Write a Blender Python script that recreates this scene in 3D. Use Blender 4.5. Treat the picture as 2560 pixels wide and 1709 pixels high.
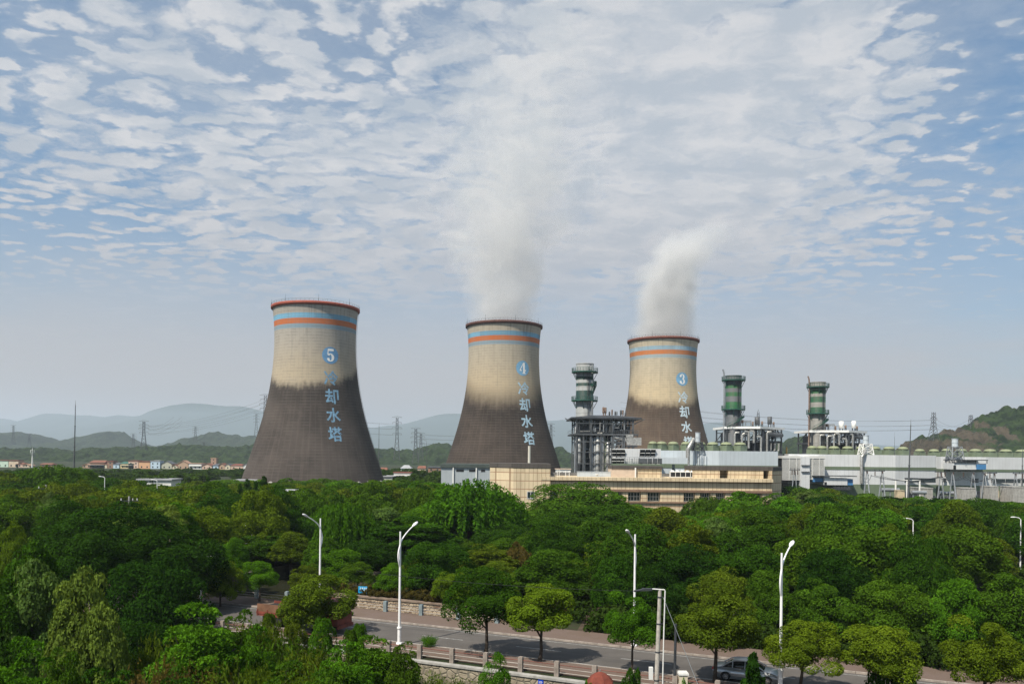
import bpy, bmesh, math, random
import numpy as np
from mathutils import Vector, Matrix, Euler
from math import radians as R, pi, sin, cos, sqrt, atan2

for o in list(bpy.data.objects): bpy.data.objects.remove(o)
sc = bpy.context.scene
COL = sc.collection

# ------------------------------------------------------------------ camera
FPX, UC, VH, CAMZ, ROLL = 1991.0, 1280.0, 1135.0, 16.0, R(0.6)
cd = bpy.data.cameras.new('camera'); cam = bpy.data.objects.new('camera', cd); COL.objects.link(cam)
cd.sensor_width = 36; cd.lens = 28.0; cd.shift_y = (VH - 854.5) / 2560; cd.clip_start = 0.5; cd.clip_end = 60000
cam.matrix_world = Matrix.Translation((0, 0, CAMZ)) @ Matrix.Rotation(pi/2, 4, 'X') @ Matrix.Rotation(ROLL, 4, 'Z')
sc.camera = cam

# ------------------------------------------------------------------ light and sky
SUN_AZ, SUN_EL = atan2(-0.66, -0.75), R(53)
sd = Vector((sin(SUN_AZ)*cos(SUN_EL), cos(SUN_AZ)*cos(SUN_EL), sin(SUN_EL)))
sl = bpy.data.lights.new('sun', 'SUN'); sun = bpy.data.objects.new('sun', sl); COL.objects.link(sun)
sl.energy = 5.0; sl.angle = R(0.6); sl.color = (1.0, 0.92, 0.79)
sun.rotation_euler = sd.to_track_quat('Z', 'Y').to_euler()

sc.view_settings.view_transform = 'Standard'; sc.view_settings.look = 'None'
sc.view_settings.exposure = 0.32; sc.view_settings.gamma = 1.0; sc.view_settings.use_curve_mapping = False
sc.cycles.max_bounces = 8; sc.cycles.diffuse_bounces = 2; sc.cycles.glossy_bounces = 2
sc.cycles.transmission_bounces = 4; sc.cycles.volume_bounces = 2; sc.cycles.transparent_max_bounces = 8
sc.cycles.caustics_reflective = False; sc.cycles.caustics_refractive = False
sc.cycles.use_denoising = True
try: sc.cycles.denoising_prefilter = 'NONE'; sc.cycles.denoising_input_passes = 'RGB_ALBEDO_NORMAL'
except Exception: pass
sc.cycles.volume_step_rate = 0.5; sc.cycles.volume_max_steps = 256

class NT:
    """terse node-tree builder"""
    def __init__(s, nt): s.nt = nt; s.L = nt.links
    def n(s, t, **kw):
        d = s.nt.nodes.new(t)
        for k, v in kw.items(): setattr(d, k, v)
        return d
    def put(s, d, i, v):
        if v is None: return
        if hasattr(v, 'links') or isinstance(v, bpy.types.NodeSocket): s.L.new(v, d.inputs[i])
        else:
            sk = d.inputs[i]
            if hasattr(sk.default_value, '__len__') and not hasattr(v, '__len__'): v = [v]*len(sk.default_value)
            if hasattr(sk.default_value, '__len__') and len(sk.default_value) == 4 and len(v) == 3: v = (*v, 1)
            sk.default_value = v
    def m(s, op, a, b=None, c=None, clamp=False):
        d = s.n('ShaderNodeMath', operation=op, use_clamp=clamp)
        for i, v in enumerate((a, b, c)): s.put(d, i, v)
        return d.outputs[0]
    def v(s, op, a, b=None, scale=None):
        d = s.n('ShaderNodeVectorMath', operation=op)
        s.put(d, 0, a)
        if b is not None: s.put(d, 1, b)
        if scale is not None: s.put(d, 'Scale', scale)
        return d.outputs['Value'] if op in ('LENGTH', 'DOT_PRODUCT', 'DISTANCE') else d.outputs[0]
    def xyz(s, v):
        d = s.n('ShaderNodeSeparateXYZ'); s.put(d, 0, v); return d.outputs
    def comb(s, x, y, z):
        d = s.n('ShaderNodeCombineXYZ')
        for i, q in enumerate((x, y, z)): s.put(d, i, q)
        return d.outputs[0]
    def mix(s, f, a, b, mode='MIX'):
        d = s.n('ShaderNodeMix', data_type='RGBA', blend_type=mode)
        s.put(d, 0, f); s.put(d, 6, a); s.put(d, 7, b)
        return d.outputs[2]
    def noise(s, vec, scale, detail=4, rough=0.55, dist=0.0, w=None):
        d = s.n('ShaderNodeTexNoise')
        if w is not None: d.noise_dimensions = '4D'; s.put(d, 'W', w)
        if vec is not None: s.put(d, 'Vector', vec)
        s.put(d, 'Scale', scale); s.put(d, 'Detail', detail); s.put(d, 'Roughness', rough); s.put(d, 'Distortion', dist)
        return d.outputs[0]
    def ramp(s, x, lo, hi, a=0.0, b=1.0, smooth=True):
        d = s.n('ShaderNodeMapRange', interpolation_type='SMOOTHSTEP' if smooth else 'LINEAR')
        for i, q in enumerate((x, lo, hi, a, b)): s.put(d, i, q)
        return d.outputs[0]
    def curve(s, x, pts):
        """piecewise linear function of x (pts: (x, y) with y in any range) out of a ColorRamp"""
        x0, x1 = pts[0][0], pts[-1][0]; y0 = min(p[1] for p in pts); y1 = max(p[1] for p in pts); y1 = y1 if y1 > y0 else y0+1
        d = s.n('ShaderNodeValToRGB'); e = d.color_ramp.elements
        while len(e) < len(pts): e.new(0.5)
        for el, p in zip(e, pts):
            el.position = (p[0]-x0)/(x1-x0); q = (p[1]-y0)/(y1-y0); el.color = (q, q, q, 1)
        s.put(d, 0, s.m('DIVIDE', s.m('SUBTRACT', x, x0), x1-x0))
        return s.m('MULTIPLY_ADD', d.outputs[0], y1-y0, y0)

# world: Nishita sky with a sheet of altocumulus
world = bpy.data.worlds.new('World'); sc.world = world; world.use_nodes = True
wt = world.node_tree; wt.nodes.clear(); W = NT(wt)
sky = W.n('ShaderNodeTexSky', sky_type='NISHITA'); sky.sun_disc = False
sky.sun_elevation = SUN_EL; sky.sun_rotation = SUN_AZ; sky.altitude = 50; sky.air_density = 1.0; sky.dust_density = 1.2; sky.ozone_density = 2.0
SKYS = 0.1
gen = W.n('ShaderNodeTexCoord').outputs['Generated']
dx, dy, dz = W.xyz(gen)[:3]
el = W.m('MAXIMUM', dz, 0.0)
den = W.m('ADD', el, 0.10)
cp = W.comb(W.m('DIVIDE', dx, den), W.m('MULTIPLY', W.m('DIVIDE', dy, den), 1.15), 0.0)
warp = W.n('ShaderNodeTexNoise'); W.put(warp, 'Vector', cp); W.put(warp, 'Scale', 7.0); W.put(warp, 'Detail', 4); W.put(warp, 'Roughness', 0.6)
wv = W.v('SUBTRACT', warp.outputs['Color'], (0.5, 0.5, 0.5))
wide = W.n('ShaderNodeTexNoise'); W.put(wide, 'Vector', cp); W.put(wide, 'Scale', 1.1); W.put(wide, 'Detail', 2)
cp2 = W.v('ADD', W.v('ADD', cp, W.v('SCALE', wv, scale=0.19)), W.v('SCALE', W.v('SUBTRACT', wide.outputs['Color'], (.5, .5, .5)), scale=0.35))
vor = W.n('ShaderNodeTexVoronoi', feature='SMOOTH_F1'); W.put(vor, 'Vector', W.v('MULTIPLY', cp2, (1.0, 1.25, 1.0))); W.put(vor, 'Scale', 12.5); W.put(vor, 'Smoothness', 0.8); W.put(vor, 'Randomness', 1.0)
puff = W.ramp(vor.outputs['Distance'], 0.62, 0.0)
wisp = W.noise(cp2, 15.0, 7, 0.62)
fine = W.m('ADD', W.m('MULTIPLY', puff, 0.68), W.m('MULTIPLY', wisp, 0.66))
mid = W.noise(W.v('ADD', cp2, (3.1, 7.7, 0)), 5.0, 3, 0.5)
big = W.noise(W.v('ADD', cp, (11.3, 2.2, 0)), 0.9, 2, 0.5)
def lobe(px, pz, sx, sz):   # a broad area of the cloud deck, as a direction
    a = W.m('DIVIDE', W.m('SUBTRACT', W.m('DIVIDE', dx, W.m('MAXIMUM', dy, 0.05)), px), sx)
    b = W.m('DIVIDE', W.m('SUBTRACT', W.m('DIVIDE', dz, W.m('MAXIMUM', dy, 0.05)), pz), sz)
    return W.m('EXPONENT', W.m('MULTIPLY', W.m('ADD', W.m('MULTIPLY', a, a), W.m('MULTIPLY', b, b)), -1.0))
cov = W.m('ADD', W.m('MULTIPLY', fine, 0.80), W.m('ADD', W.m('MULTIPLY', mid, 0.35), W.m('MULTIPLY', big, 0.15)))
for amp, *q in ((0.30, 0.16, 0.40, 0.28, 0.20), (0.14, -0.02, 0.24, 0.40, 0.10), (0.10, -0.42, 0.38, 0.25, 0.08), (0.08, -0.48, 0.52, 0.2, 0.05), (-0.24, 0.64, 0.44, 0.10, 0.24), (-0.10, -0.22, 0.50, 0.14, 0.05), (0.14, 0.36, 0.50, 0.12, 0.08),
                (-0.05, -0.66, 0.25, 0.22, 0.06), (-0.10, 0.60, 0.22, 0.20, 0.10), (0.05, 0.0, 0.45, 0.6, 0.3), (-0.10, -0.62, 0.55, 0.1, 0.04)):
    cov = W.m('ADD', cov, W.m('MULTIPLY', lobe(*q), amp))
mask = W.ramp(cov, 0.37, 0.84)
mask = W.m('MAXIMUM', mask, W.m('MULTIPLY', W.ramp(W.m('ADD', W.m('MULTIPLY', big, 0.6), W.m('MULTIPLY', cov, 0.5)), 0.28, 0.72), 0.52))
low = W.ramp(el, 0.38, 0.07)        # the deck seen edge-on thickens into a veil
lowf = W.m('ADD', W.m('MULTIPLY', W.noise(cp, 1.1, 3, 0.5), 0.7), 0.74)
lowf = W.m('SUBTRACT', lowf, W.m('ADD', W.m('MULTIPLY', lobe(-0.66, 0.25, 0.2, 0.08), 0.28), W.m('MULTIPLY', lobe(0.62, 0.2, 0.2, 0.12), 0.36)))
mask = W.m('MAXIMUM', W.m('MULTIPLY', mask, W.ramp(el, 0.05, 0.26, 0.35, 1.0)), W.m('MULTIPLY', low, W.m('MINIMUM', lowf, 1.0)))
dens = W.m('MULTIPLY', W.ramp(W.noise(W.v('ADD', cp2, (0.05, 0.06, 0.3)), 6.5, 6, 0.55), 0.35, 0.68), W.ramp(cov, 0.45, 0.85))
ccol = W.mix(dens, (0.40, 0.44, 0.49), (0.575, 0.575, 0.585))
ccol = W.mix(low, ccol, (0.425, 0.405, 0.41))
skyc = W.v('MULTIPLY', sky.outputs[0], (0.45*SKYS, 0.83*SKYS, 0.98*SKYS))
fin = W.mix(W.m('MULTIPLY', mask, 0.95), skyc, ccol)
bg = W.n('ShaderNodeBackground'); W.put(bg, 0, fin); W.put(bg, 1, 1.0)
wo = W.n('ShaderNodeOutputWorld'); W.L.new(bg.outputs[0], wo.inputs[0])

# ------------------------------------------------------------------ placing: a pixel of the 2560 x 1709 view at a distance
def ray(u, v):
    a, b = (u-UC)/FPX, (VH-v)/FPX
    return a*cos(ROLL)-b*sin(ROLL), a*sin(ROLL)+b*cos(ROLL)
def P(u, v, Y):
    a, b = ray(u, v); return Vector((a*Y, Y, CAMZ+b*Y))
def G(u, v, z=0.0):
    a, b = ray(u, v); Y = (z-CAMZ)/b; return Vector((a*Y, Y, z))
def px(x, y, z):
    """world point -> pixel"""
    a, b = x/y, (z-CAMZ)/y
    return UC+FPX*(a*cos(ROLL)+b*sin(ROLL)), VH-FPX*(-a*sin(ROLL)+b*cos(ROLL))
RA = R(23.6); RD = Vector((cos(RA), -sin(RA), 0)); RN = Vector((sin(RA), cos(RA), 0)); RO = Vector((-6.54, 65.3, 0))
def rd(s, t, z=0.0): return RO + RD*s + RN*t + Vector((0, 0, z))
def st(p): q = Vector((p[0], p[1], 0))-RO; return q.dot(RD), q.dot(RN)
def lane(u, t, z=0.0):
    """the point of the road-parallel line t seen in column u (ground height ignored)"""
    a = (u-UC)/FPX; o = RO+RN*t
    s = (a*o.y-o.x)/(RD.x-a*RD.y); return rd(s, t, z)

# ------------------------------------------------------------------ helpers
def tag(o, label=None, cat=None, group=None, kind=None):
    if label: o['label'] = label
    if cat: o['category'] = cat
    if group: o['group'] = group
    if kind: o['kind'] = kind
    return o
def empty(name, loc, rz=0.0, label=None, cat=None, group=None):
    o = bpy.data.objects.new(name, None); COL.objects.link(o); o.location = loc; o.rotation_euler = (0, 0, rz); o.empty_display_size = 0.5
    return tag(o, label, cat, group)
def link(name, me, parent=None, loc=None):
    o = bpy.data.objects.new(name, me); COL.objects.link(o); o.parent = parent
    if loc is not None: o.location = loc
    return o
def copy_tree(o, parent=None):
    c = o.copy(); COL.objects.link(c); c.parent = parent
    for ch in o.children: copy_tree(ch, c)
    return c
class MB:
    def __init__(s): s.v = []; s.f = []; s.sm = []
    def add(s, vs, fs, smooth=False):
        k = len(s.v); s.v += [tuple(p) for p in vs]; s.f += [tuple(i+k for i in f) for f in fs]; s.sm += [smooth]*len(fs); return s
    def box(s, x0, x1, y0, y1, z0, z1, M=None):
        vs = [Vector((x, y, z)) for z in (z0, z1) for x, y in ((x0, y0), (x1, y0), (x1, y1), (x0, y1))]
        if M is not None: vs = [M @ p for p in vs]
        return s.add(vs, [(3, 2, 1, 0), (4, 5, 6, 7), (0, 1, 5, 4), (1, 2, 6, 5), (2, 3, 7, 6), (3, 0, 4, 7)])
    def cbox(s, c, sx, sy, sz, M=None):
        M2 = Matrix.Translation(c) @ (M if M is not None else Matrix())
        return s.box(-sx/2, sx/2, -sy/2, sy/2, -sz/2, sz/2, M2)
    def bar(s, a, b, w, h=None):
        a, b = Vector(a), Vector(b); d = b-a; L = d.length
        if L < 1e-6: return s
        q = d.to_track_quat('X', 'Z').to_matrix().to_4x4(); h = h or w
        return s.box(0, L, -w/2, w/2, -h/2, h/2, Matrix.Translation(a) @ q)
    def tube(s, a, b, r0, r1=None, n=10, caps=True):
        a, b = Vector(a), Vector(b); r1 = r0 if r1 is None else r1; d = b-a
        q = d.to_track_quat('Z', 'Y').to_matrix()
        vs = [p + q @ Vector((r*cos(2*pi*i/n), r*sin(2*pi*i/n), 0)) for p, r in ((a, r0), (b, r1)) for i in range(n)]
        s.add(vs, [(i, (i+1) % n, n+(i+1) % n, n+i) for i in range(n)], True)
        if caps: s.add(vs, [tuple(range(n-1, -1, -1)), tuple(range(n, 2*n))])
        return s
    def pipe(s, pts, r, n=8, r1=None):
        pts = [Vector(p) for p in pts]; N = len(pts); k = len(s.v); fs = []; vs = []
        up = Vector((0, 0, 1)); prev = None
        for i, p in enumerate(pts):
            d = (pts[min(i+1, N-1)]-pts[max(i-1, 0)]).normalized()
            if prev is None:
                x = d.orthogonal().normalized()
            else:
                x = (prev - d*prev.dot(d)).normalized()
            prev = x; y = d.cross(x); rr = r if r1 is None else r+(r1-r)*i/(N-1)
            vs += [p+x*rr*cos(2*pi*j/n)+y*rr*sin(2*pi*j/n) for j in range(n)]
        for i in range(N-1):
            fs += [(i*n+j, i*n+(j+1) % n, (i+1)*n+(j+1) % n, (i+1)*n+j) for j in range(n)]
        s.add(vs, fs, True); s.add(vs, [tuple(range(n-1, -1, -1)), tuple(range((N-1)*n, N*n))]); return s
    def lathe(s, prof, n=32, c=(0, 0, 0), cap=True, smooth=True):
        c = Vector(c); m = len(prof)
        vs = [c+Vector((r*cos(2*pi*i/n), r*sin(2*pi*i/n), z)) for r, z in prof for i in range(n)]
        s.add(vs, [(k*n+i, k*n+(i+1) % n, (k+1)*n+(i+1) % n, (k+1)*n+i) for k in range(m-1) for i in range(n)], smooth)
        if cap: s.add(vs, [tuple(range(n-1, -1, -1)), tuple(range((m-1)*n, m*n))])
        return s
    def prism(s, poly, z0, z1, M=None):
        n = len(poly); vs = [Vector((x, y, z)) for z in (z0, z1) for x, y in poly]
        if M is not None: vs = [M @ p for p in vs]
        return s.add(vs, [tuple(range(n-1, -1, -1)), tuple(range(n, 2*n))]+[(i, (i+1) % n, n+(i+1) % n, n+i) for i in range(n)])
    def mesh(s, name, mat):
        me = bpy.data.meshes.new(name); me.from_pydata(s.v, [], s.f)
        me.polygons.foreach_set('use_smooth', s.sm)
        if mat: me.materials.append(mat)
        me.update(); return me
    def build(s, name, mat, parent=None, loc=None): return link(name, s.mesh(name, mat), parent, loc)

def mat(name, col, rough=0.7, metal=0.0, var=0.12, scale=0.6, bump=0.0, bscale=8.0, streak=0.0, spec=0.4, col2=None, obj=False):
    m = bpy.data.materials.new(name); m.use_nodes = True; t = m.node_tree; t.nodes.clear(); N = NT(t)
    b = N.n('ShaderNodeBsdfPrincipled'); o = N.n('ShaderNodeOutputMaterial'); N.L.new(b.outputs[0], o.inputs[0])
    co = N.n('ShaderNodeTexCoord').outputs['Object']
    nz = N.noise(co, scale, 5, 0.6)
    c = N.mix(N.ramp(nz, 0.3, 0.7), tuple(x*(1-var) for x in col), tuple(min(1, x*(1+var)) for x in (col2 or col)))
    if streak:
        sv = N.v('MULTIPLY', co, (1.0, 1.0, 0.08))
        c = N.mix(N.m('MULTIPLY', N.ramp(N.noise(sv, 1.3, 5, 0.65), 0.52, 0.72), streak), c, tuple(x*0.45 for x in col))
    if obj:
        c = N.mix(1.0, c, N.n('ShaderNodeObjectInfo').outputs['Color'], 'MULTIPLY')
    N.put(b, 'Base Color', c); N.put(b, 'Roughness', rough); N.put(b, 'Metallic', metal); N.put(b, 'Specular IOR Level', spec)
    if bump:
        bp = N.n('ShaderNodeBump'); N.put(bp, 'Height', N.noise(co, bscale, 5, 0.6)); N.put(bp, 'Strength', bump); N.put(bp, 'Distance', 0.05)
        N.L.new(bp.outputs[0], b.inputs['Normal'])
    return m
def base_nodes(name, rough=0.8):
    m = bpy.data.materials.new(name); m.use_nodes = True; t = m.node_tree; t.nodes.clear(); N = NT(t)
    b = N.n('ShaderNodeBsdfPrincipled'); o = N.n('ShaderNodeOutputMaterial'); N.L.new(b.outputs[0], o.inputs[0])
    N.put(b, 'Roughness', rough); N.put(b, 'Specular IOR Level', 0.3)
    return m, N, b, N.n('ShaderNodeTexCoord').outputs['Object']

M_WHITE = mat('white_paint', (0.72, 0.72, 0.70), 0.45, var=0.06, streak=0.15)
M_LAMP = mat('lamp_white_enamel', (0.80, 0.80, 0.80), 0.35, var=0.04, streak=0.12)
M_STEEL = mat('galvanised_steel', (0.27, 0.29, 0.31), 0.5, 0.3, var=0.15)
M_DSTEEL = mat('dark_steel', (0.045, 0.05, 0.058), 0.6, 0.2, var=0.3, streak=0.3)
M_GSTEEL = mat('grey_steel', (0.085, 0.092, 0.10), 0.6, 0.2, var=0.25, streak=0.3)
M_SILVER = mat('aluminium_cladding', (0.38, 0.375, 0.355), 0.38, 0.55, var=0.3, scale=1.5, streak=0.3)
M_RUST = mat('rusty_steel', (0.17, 0.09, 0.06), 0.85, var=0.4, scale=2.0, col2=(0.20, 0.15, 0.12))
M_CONC = mat('concrete', (0.34, 0.33, 0.31), 0.9, var=0.2, scale=1.2, streak=0.4, bump=0.2)
M_BLACK = mat('black_and_shade', (0.012, 0.013, 0.015), 0.6, var=0.2)  # true black parts, and dark slabs standing in for shade inside openings
M_GLASS = mat('window_glass', (0.03, 0.045, 0.05), 0.12, var=0.4, scale=0.5, spec=0.6)
M_FRAME = mat('window_frame_white', (0.62, 0.62, 0.60), 0.5, var=0.05)
M_DGREEN = mat('dark_green_paint', (0.018, 0.075, 0.055), 0.5, var=0.2, streak=0.3)
M_VENT = mat('vent_green_paint', (0.135, 0.17, 0.11), 0.6, var=0.12, streak=0.2)
M_BLUE = mat('blue_door_paint', (0.06, 0.20, 0.42), 0.5, var=0.12)
M_BARK = mat('bark', (0.055, 0.042, 0.032), 0.95, var=0.35, scale=3.0, bump=0.5)
# ------------------------------------------------------------------ ground, road, water, hills
S_BR = [-6000, -41, -22, 5, 6000]; T_BR = [-300, -3.4, 11.3, 15.8, 33, 11000]
def lvl(i, j):
    if j == 0: return -3.6
    if j == 2 and i in (1, 2): return -2.6
    if j == 3 and i == 1: return -2.6
    return 0.0
gb = MB()
for i in range(len(S_BR)-1):
    for j in range(len(T_BR)-1):
        z = lvl(i, j); s0, s1, t0, t1 = S_BR[i], S_BR[i+1], T_BR[j], T_BR[j+1]
        gb.add([rd(s0, t0, z), rd(s1, t0, z), rd(s1, t1, z), rd(s0, t1, z)], [(0, 1, 2, 3)])
        for (i2, j2, a, b) in ((i+1, j, (s1, t0), (s1, t1)), (i, j+1, (s0, t1), (s1, t1))):
            if i2 < len(S_BR)-1 and j2 < len(T_BR)-1:
                z2 = lvl(i2, j2)
                if z2 != z: gb.add([rd(*a, z), rd(*b, z), rd(*b, z2), rd(*a, z2)], [(0, 1, 2, 3)])
m, N, b, co = base_nodes('soil_and_grass', 0.95)
n1 = N.noise(co, 0.08, 6, 0.65); n2 = N.noise(co, 1.1, 5, 0.6)
c = N.mix(N.ramp(n1, 0.40, 0.62), (0.014, 0.028, 0.007), (0.034, 0.032, 0.016))
c = N.mix(N.ramp(n2, 0.45, 0.75), c, (0.028, 0.05, 0.012)); N.put(b, 'Base Color', c)
tag(gb.build('ground', m), kind='structure')

def sheet(name, polys, mt, z, kind='structure'):
    q = MB()
    for p in polys: q.add([Vector((a.x, a.y, z)) for a in p], [tuple(range(len(p)))])
    return tag(q.build(name, mt), kind=kind)
def strip(s0, s1, t0, t1): return [rd(s0, t0), rd(s1, t0), rd(s1, t1), rd(s0, t1)]
m, N, b, co = base_nodes('asphalt', 0.85)
n1 = N.noise(co, 0.35, 6, 0.6); n2 = N.noise(co, 14.0, 3, 0.6)
rot = N.n('ShaderNodeVectorRotate', rotation_type='Z_AXIS'); N.put(rot, 0, co); N.put(rot, 'Angle', RA)
trk = N.noise(N.v('MULTIPLY', rot.outputs[0], (0.03, 1.0, 1.0)), 0.9, 4, 0.6)
c = N.mix(N.ramp(n1, 0.3, 0.7), (0.082, 0.074, 0.068), (0.108, 0.098, 0.090))
c = N.mix(N.m('MULTIPLY', N.ramp(trk, 0.5, 0.68), 0.6), c, (0.056, 0.052, 0.050))
c = N.mix(N.m('MULTIPLY', N.ramp(n2, 0.45, 0.7), 0.35), c, (0.14, 0.13, 0.12)); N.put(b, 'Base Color', c)
M_ASPH = m
sheet('road', [strip(-400, 400, 0.5, 7.3)], M_ASPH, 0.004)
M_MARK = mat('worn_road_paint', (0.30, 0.30, 0.29), 0.8, var=0.35, scale=2.5)
mk = [strip(-120, 120, 6.72, 6.82), strip(-120, 120, 0.98, 1.08)]
for k in range(-12, 14): mk.append(strip(k*9.0-3, k*9.0+1.0, 3.83, 3.95))
sheet('road_marking', mk, M_MARK, 0.008)
def paving(name, ca, cb, cm, sx):
    m, N, b, co = base_nodes(name, 0.9)
    rot = N.n('ShaderNodeVectorRotate', rotation_type='Z_AXIS'); N.put(rot, 0, co); N.put(rot, 'Angle', RA)
    br = N.n('ShaderNodeTexBrick'); N.put(br, 0, rot.outputs[0]); N.put(br, 'Color1', ca); N.put(br, 'Color2', cb); N.put(br, 'Mortar', cm)
    N.put(br, 'Scale', sx); N.put(br, 'Mortar Size', 0.03)
    N.put(b, 'Base Color', N.mix(N.m('MULTIPLY', N.ramp(N.noise(co, 0.5, 6, 0.65), 0.35, 0.7), 0.6), br.outputs[0], (0.12, 0.085, 0.06)))
    return m
M_PAVE = paving('red_brown_paving', (0.165, 0.12, 0.098), (0.145, 0.106, 0.088), (0.11, 0.08, 0.07), 2.2)
for nm, a, bb in (('pavement', 7.45, 11.25), ('pavement', -2.65, 0.35)):
    pv = MB(); 
    for s0, s1 in ((-400, 400),):
        q = [rd(s0, a), rd(s1, a), rd(s1, bb), rd(s0, bb)]
        pv.prism([(p.x, p.y) for p in q], -0.2, 0.13)
    tag(pv.build(nm, M_PAVE), kind='structure')
kb = MB()
for a in (0.352, 7.30):
    for k in range(-90, 90):
        q = strip(k*2.0, k*2.0+1.97, a, a+0.147); kb.prism([(p.x, p.y) for p in q], -0.2, 0.142)
tag(kb.build('kerb', mat('kerb_stone', (0.30, 0.26, 0.23), 0.9, var=0.25, scale=2.0)), kind='structure')
# dirt drive that leaves the road between the trees
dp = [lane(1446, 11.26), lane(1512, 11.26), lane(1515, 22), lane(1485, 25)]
sheet('dirt_path', [dp], mat('bare_earth', (0.065, 0.046, 0.03), 0.95, var=0.3, scale=1.0, bump=0.4), 0.006)  # earth brown, darkened to carry the shade of the trees
# water of the canal and the pond it opens into
m, N, b, co = base_nodes('murky_water', 0.06)
N.put(b, 'Base Color', (0.030, 0.032, 0.018)); N.put(b, 'Specular IOR Level', 0.5)
bp = N.n('ShaderNodeBump'); N.put(bp, 'Height', N.noise(co, 1.4, 4, 0.6)); N.put(bp, 'Strength', 0.12); N.put(bp, 'Distance', 0.1); N.L.new(bp.outputs[0], b.inputs['Normal'])
sheet('water', [[rd(-41, 11.3), rd(-22, 11.3), rd(-22, 33), rd(-41, 33)], [rd(-22, 11.3), rd(5, 11.3), rd(5, 15.8), rd(-22, 15.8)]], m, -1.55)

# stone walls
def masonry(name, ca, cb, mortar, sc_, rnd=1.0):
    m, N, b, co = base_nodes(name, 0.92)
    vo = N.n('ShaderNodeTexVoronoi'); N.put(vo, 0, co); N.put(vo, 'Scale', sc_); N.put(vo, 'Randomness', rnd)
    ve = N.n('ShaderNodeTexVoronoi', feature='DISTANCE_TO_EDGE'); N.put(ve, 0, co); N.put(ve, 'Scale', sc_); N.put(ve, 'Randomness', rnd)
    c = N.mix(N.xyz(vo.outputs['Color'])[0], ca, cb)
    c = N.mix(N.m('MULTIPLY', N.ramp(N.noise(co, 1.4, 5, 0.6), 0.42, 0.7), 0.75), c, tuple(x*0.45 for x in ca))
    N.put(b, 'Base Color', N.mix(N.ramp(ve.outputs['Distance'], 0.01, 0.07), mortar, c))
    bp = N.n('ShaderNodeBump'); N.put(bp, 'Height', N.ramp(ve.outputs['Distance'], 0.0, 0.15)); N.put(bp, 'Strength', 0.7); N.put(bp, 'Distance', 0.06); N.L.new(bp.outputs[0], b.inputs['Normal'])
    return m
M_RUBBLE = masonry('rubble_masonry', (0.27, 0.23, 0.17), (0.38, 0.33, 0.25), (0.15, 0.14, 0.11), 1.9)
M_BANK = masonry('bank_masonry', (0.34, 0.26, 0.18), (0.46, 0.38, 0.28), (0.16, 0.10, 0.07), 2.6)
def wall(name, s0, s1, t0, t1, z0, z1, mt, label, cap=None):
    w = MB(); q = strip(s0, s1, t0, t1); w.prism([(p.x, p.y) for p in q], z0, z1); o = w.build(name, mt); tag(o, label, 'wall')
    if cap:
        c = MB(); q = strip(s0, s1, t0-0.1, t1+0.06); c.prism([(p.x, p.y) for p in q], z1+0.002, z1+0.16); c.build('coping', cap, o)
    return o
M_COPE = mat('brown_coping', (0.20, 0.15, 0.115), 0.9, var=0.25, scale=1.5)
wall('retaining_wall', -60, 90, -3.75, -3.42, -3.7, -0.12, M_RUBBLE, 'rubble stone retaining wall of mixed grey and ochre stones under the roadside rails', M_CONC)
wall('canal_wall', -21.95, 5, 15.78, 16.2, -2.7, 0.25, M_BANK, 'pale stone canal bank wall with brown coping behind the blue notice board', M_COPE)
for a in ((-41.4, -40.9, 11.3, 33),):
    w = MB(); q = [rd(-41.4, 11.3), rd(-40.95, 11.3), rd(-40.95, 33), rd(-41.4, 33)]; w.prism([(p.x, p.y) for p in q], -2.7, 0.2)
    q = [rd(-41.4, 32.6), rd(-21, 32.6), rd(-21, 33.1), rd(-41.4, 33.1)]; w.prism([(p.x, p.y) for p in q], -2.7, 0.19)
    tag(w.build('pond_wall', mat('dark_bank_stone', (0.085, 0.075, 0.06), 0.9, var=0.3, scale=1.4)), 'dark grey stone embankment around the far side of the murky pond', 'wall')

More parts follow.
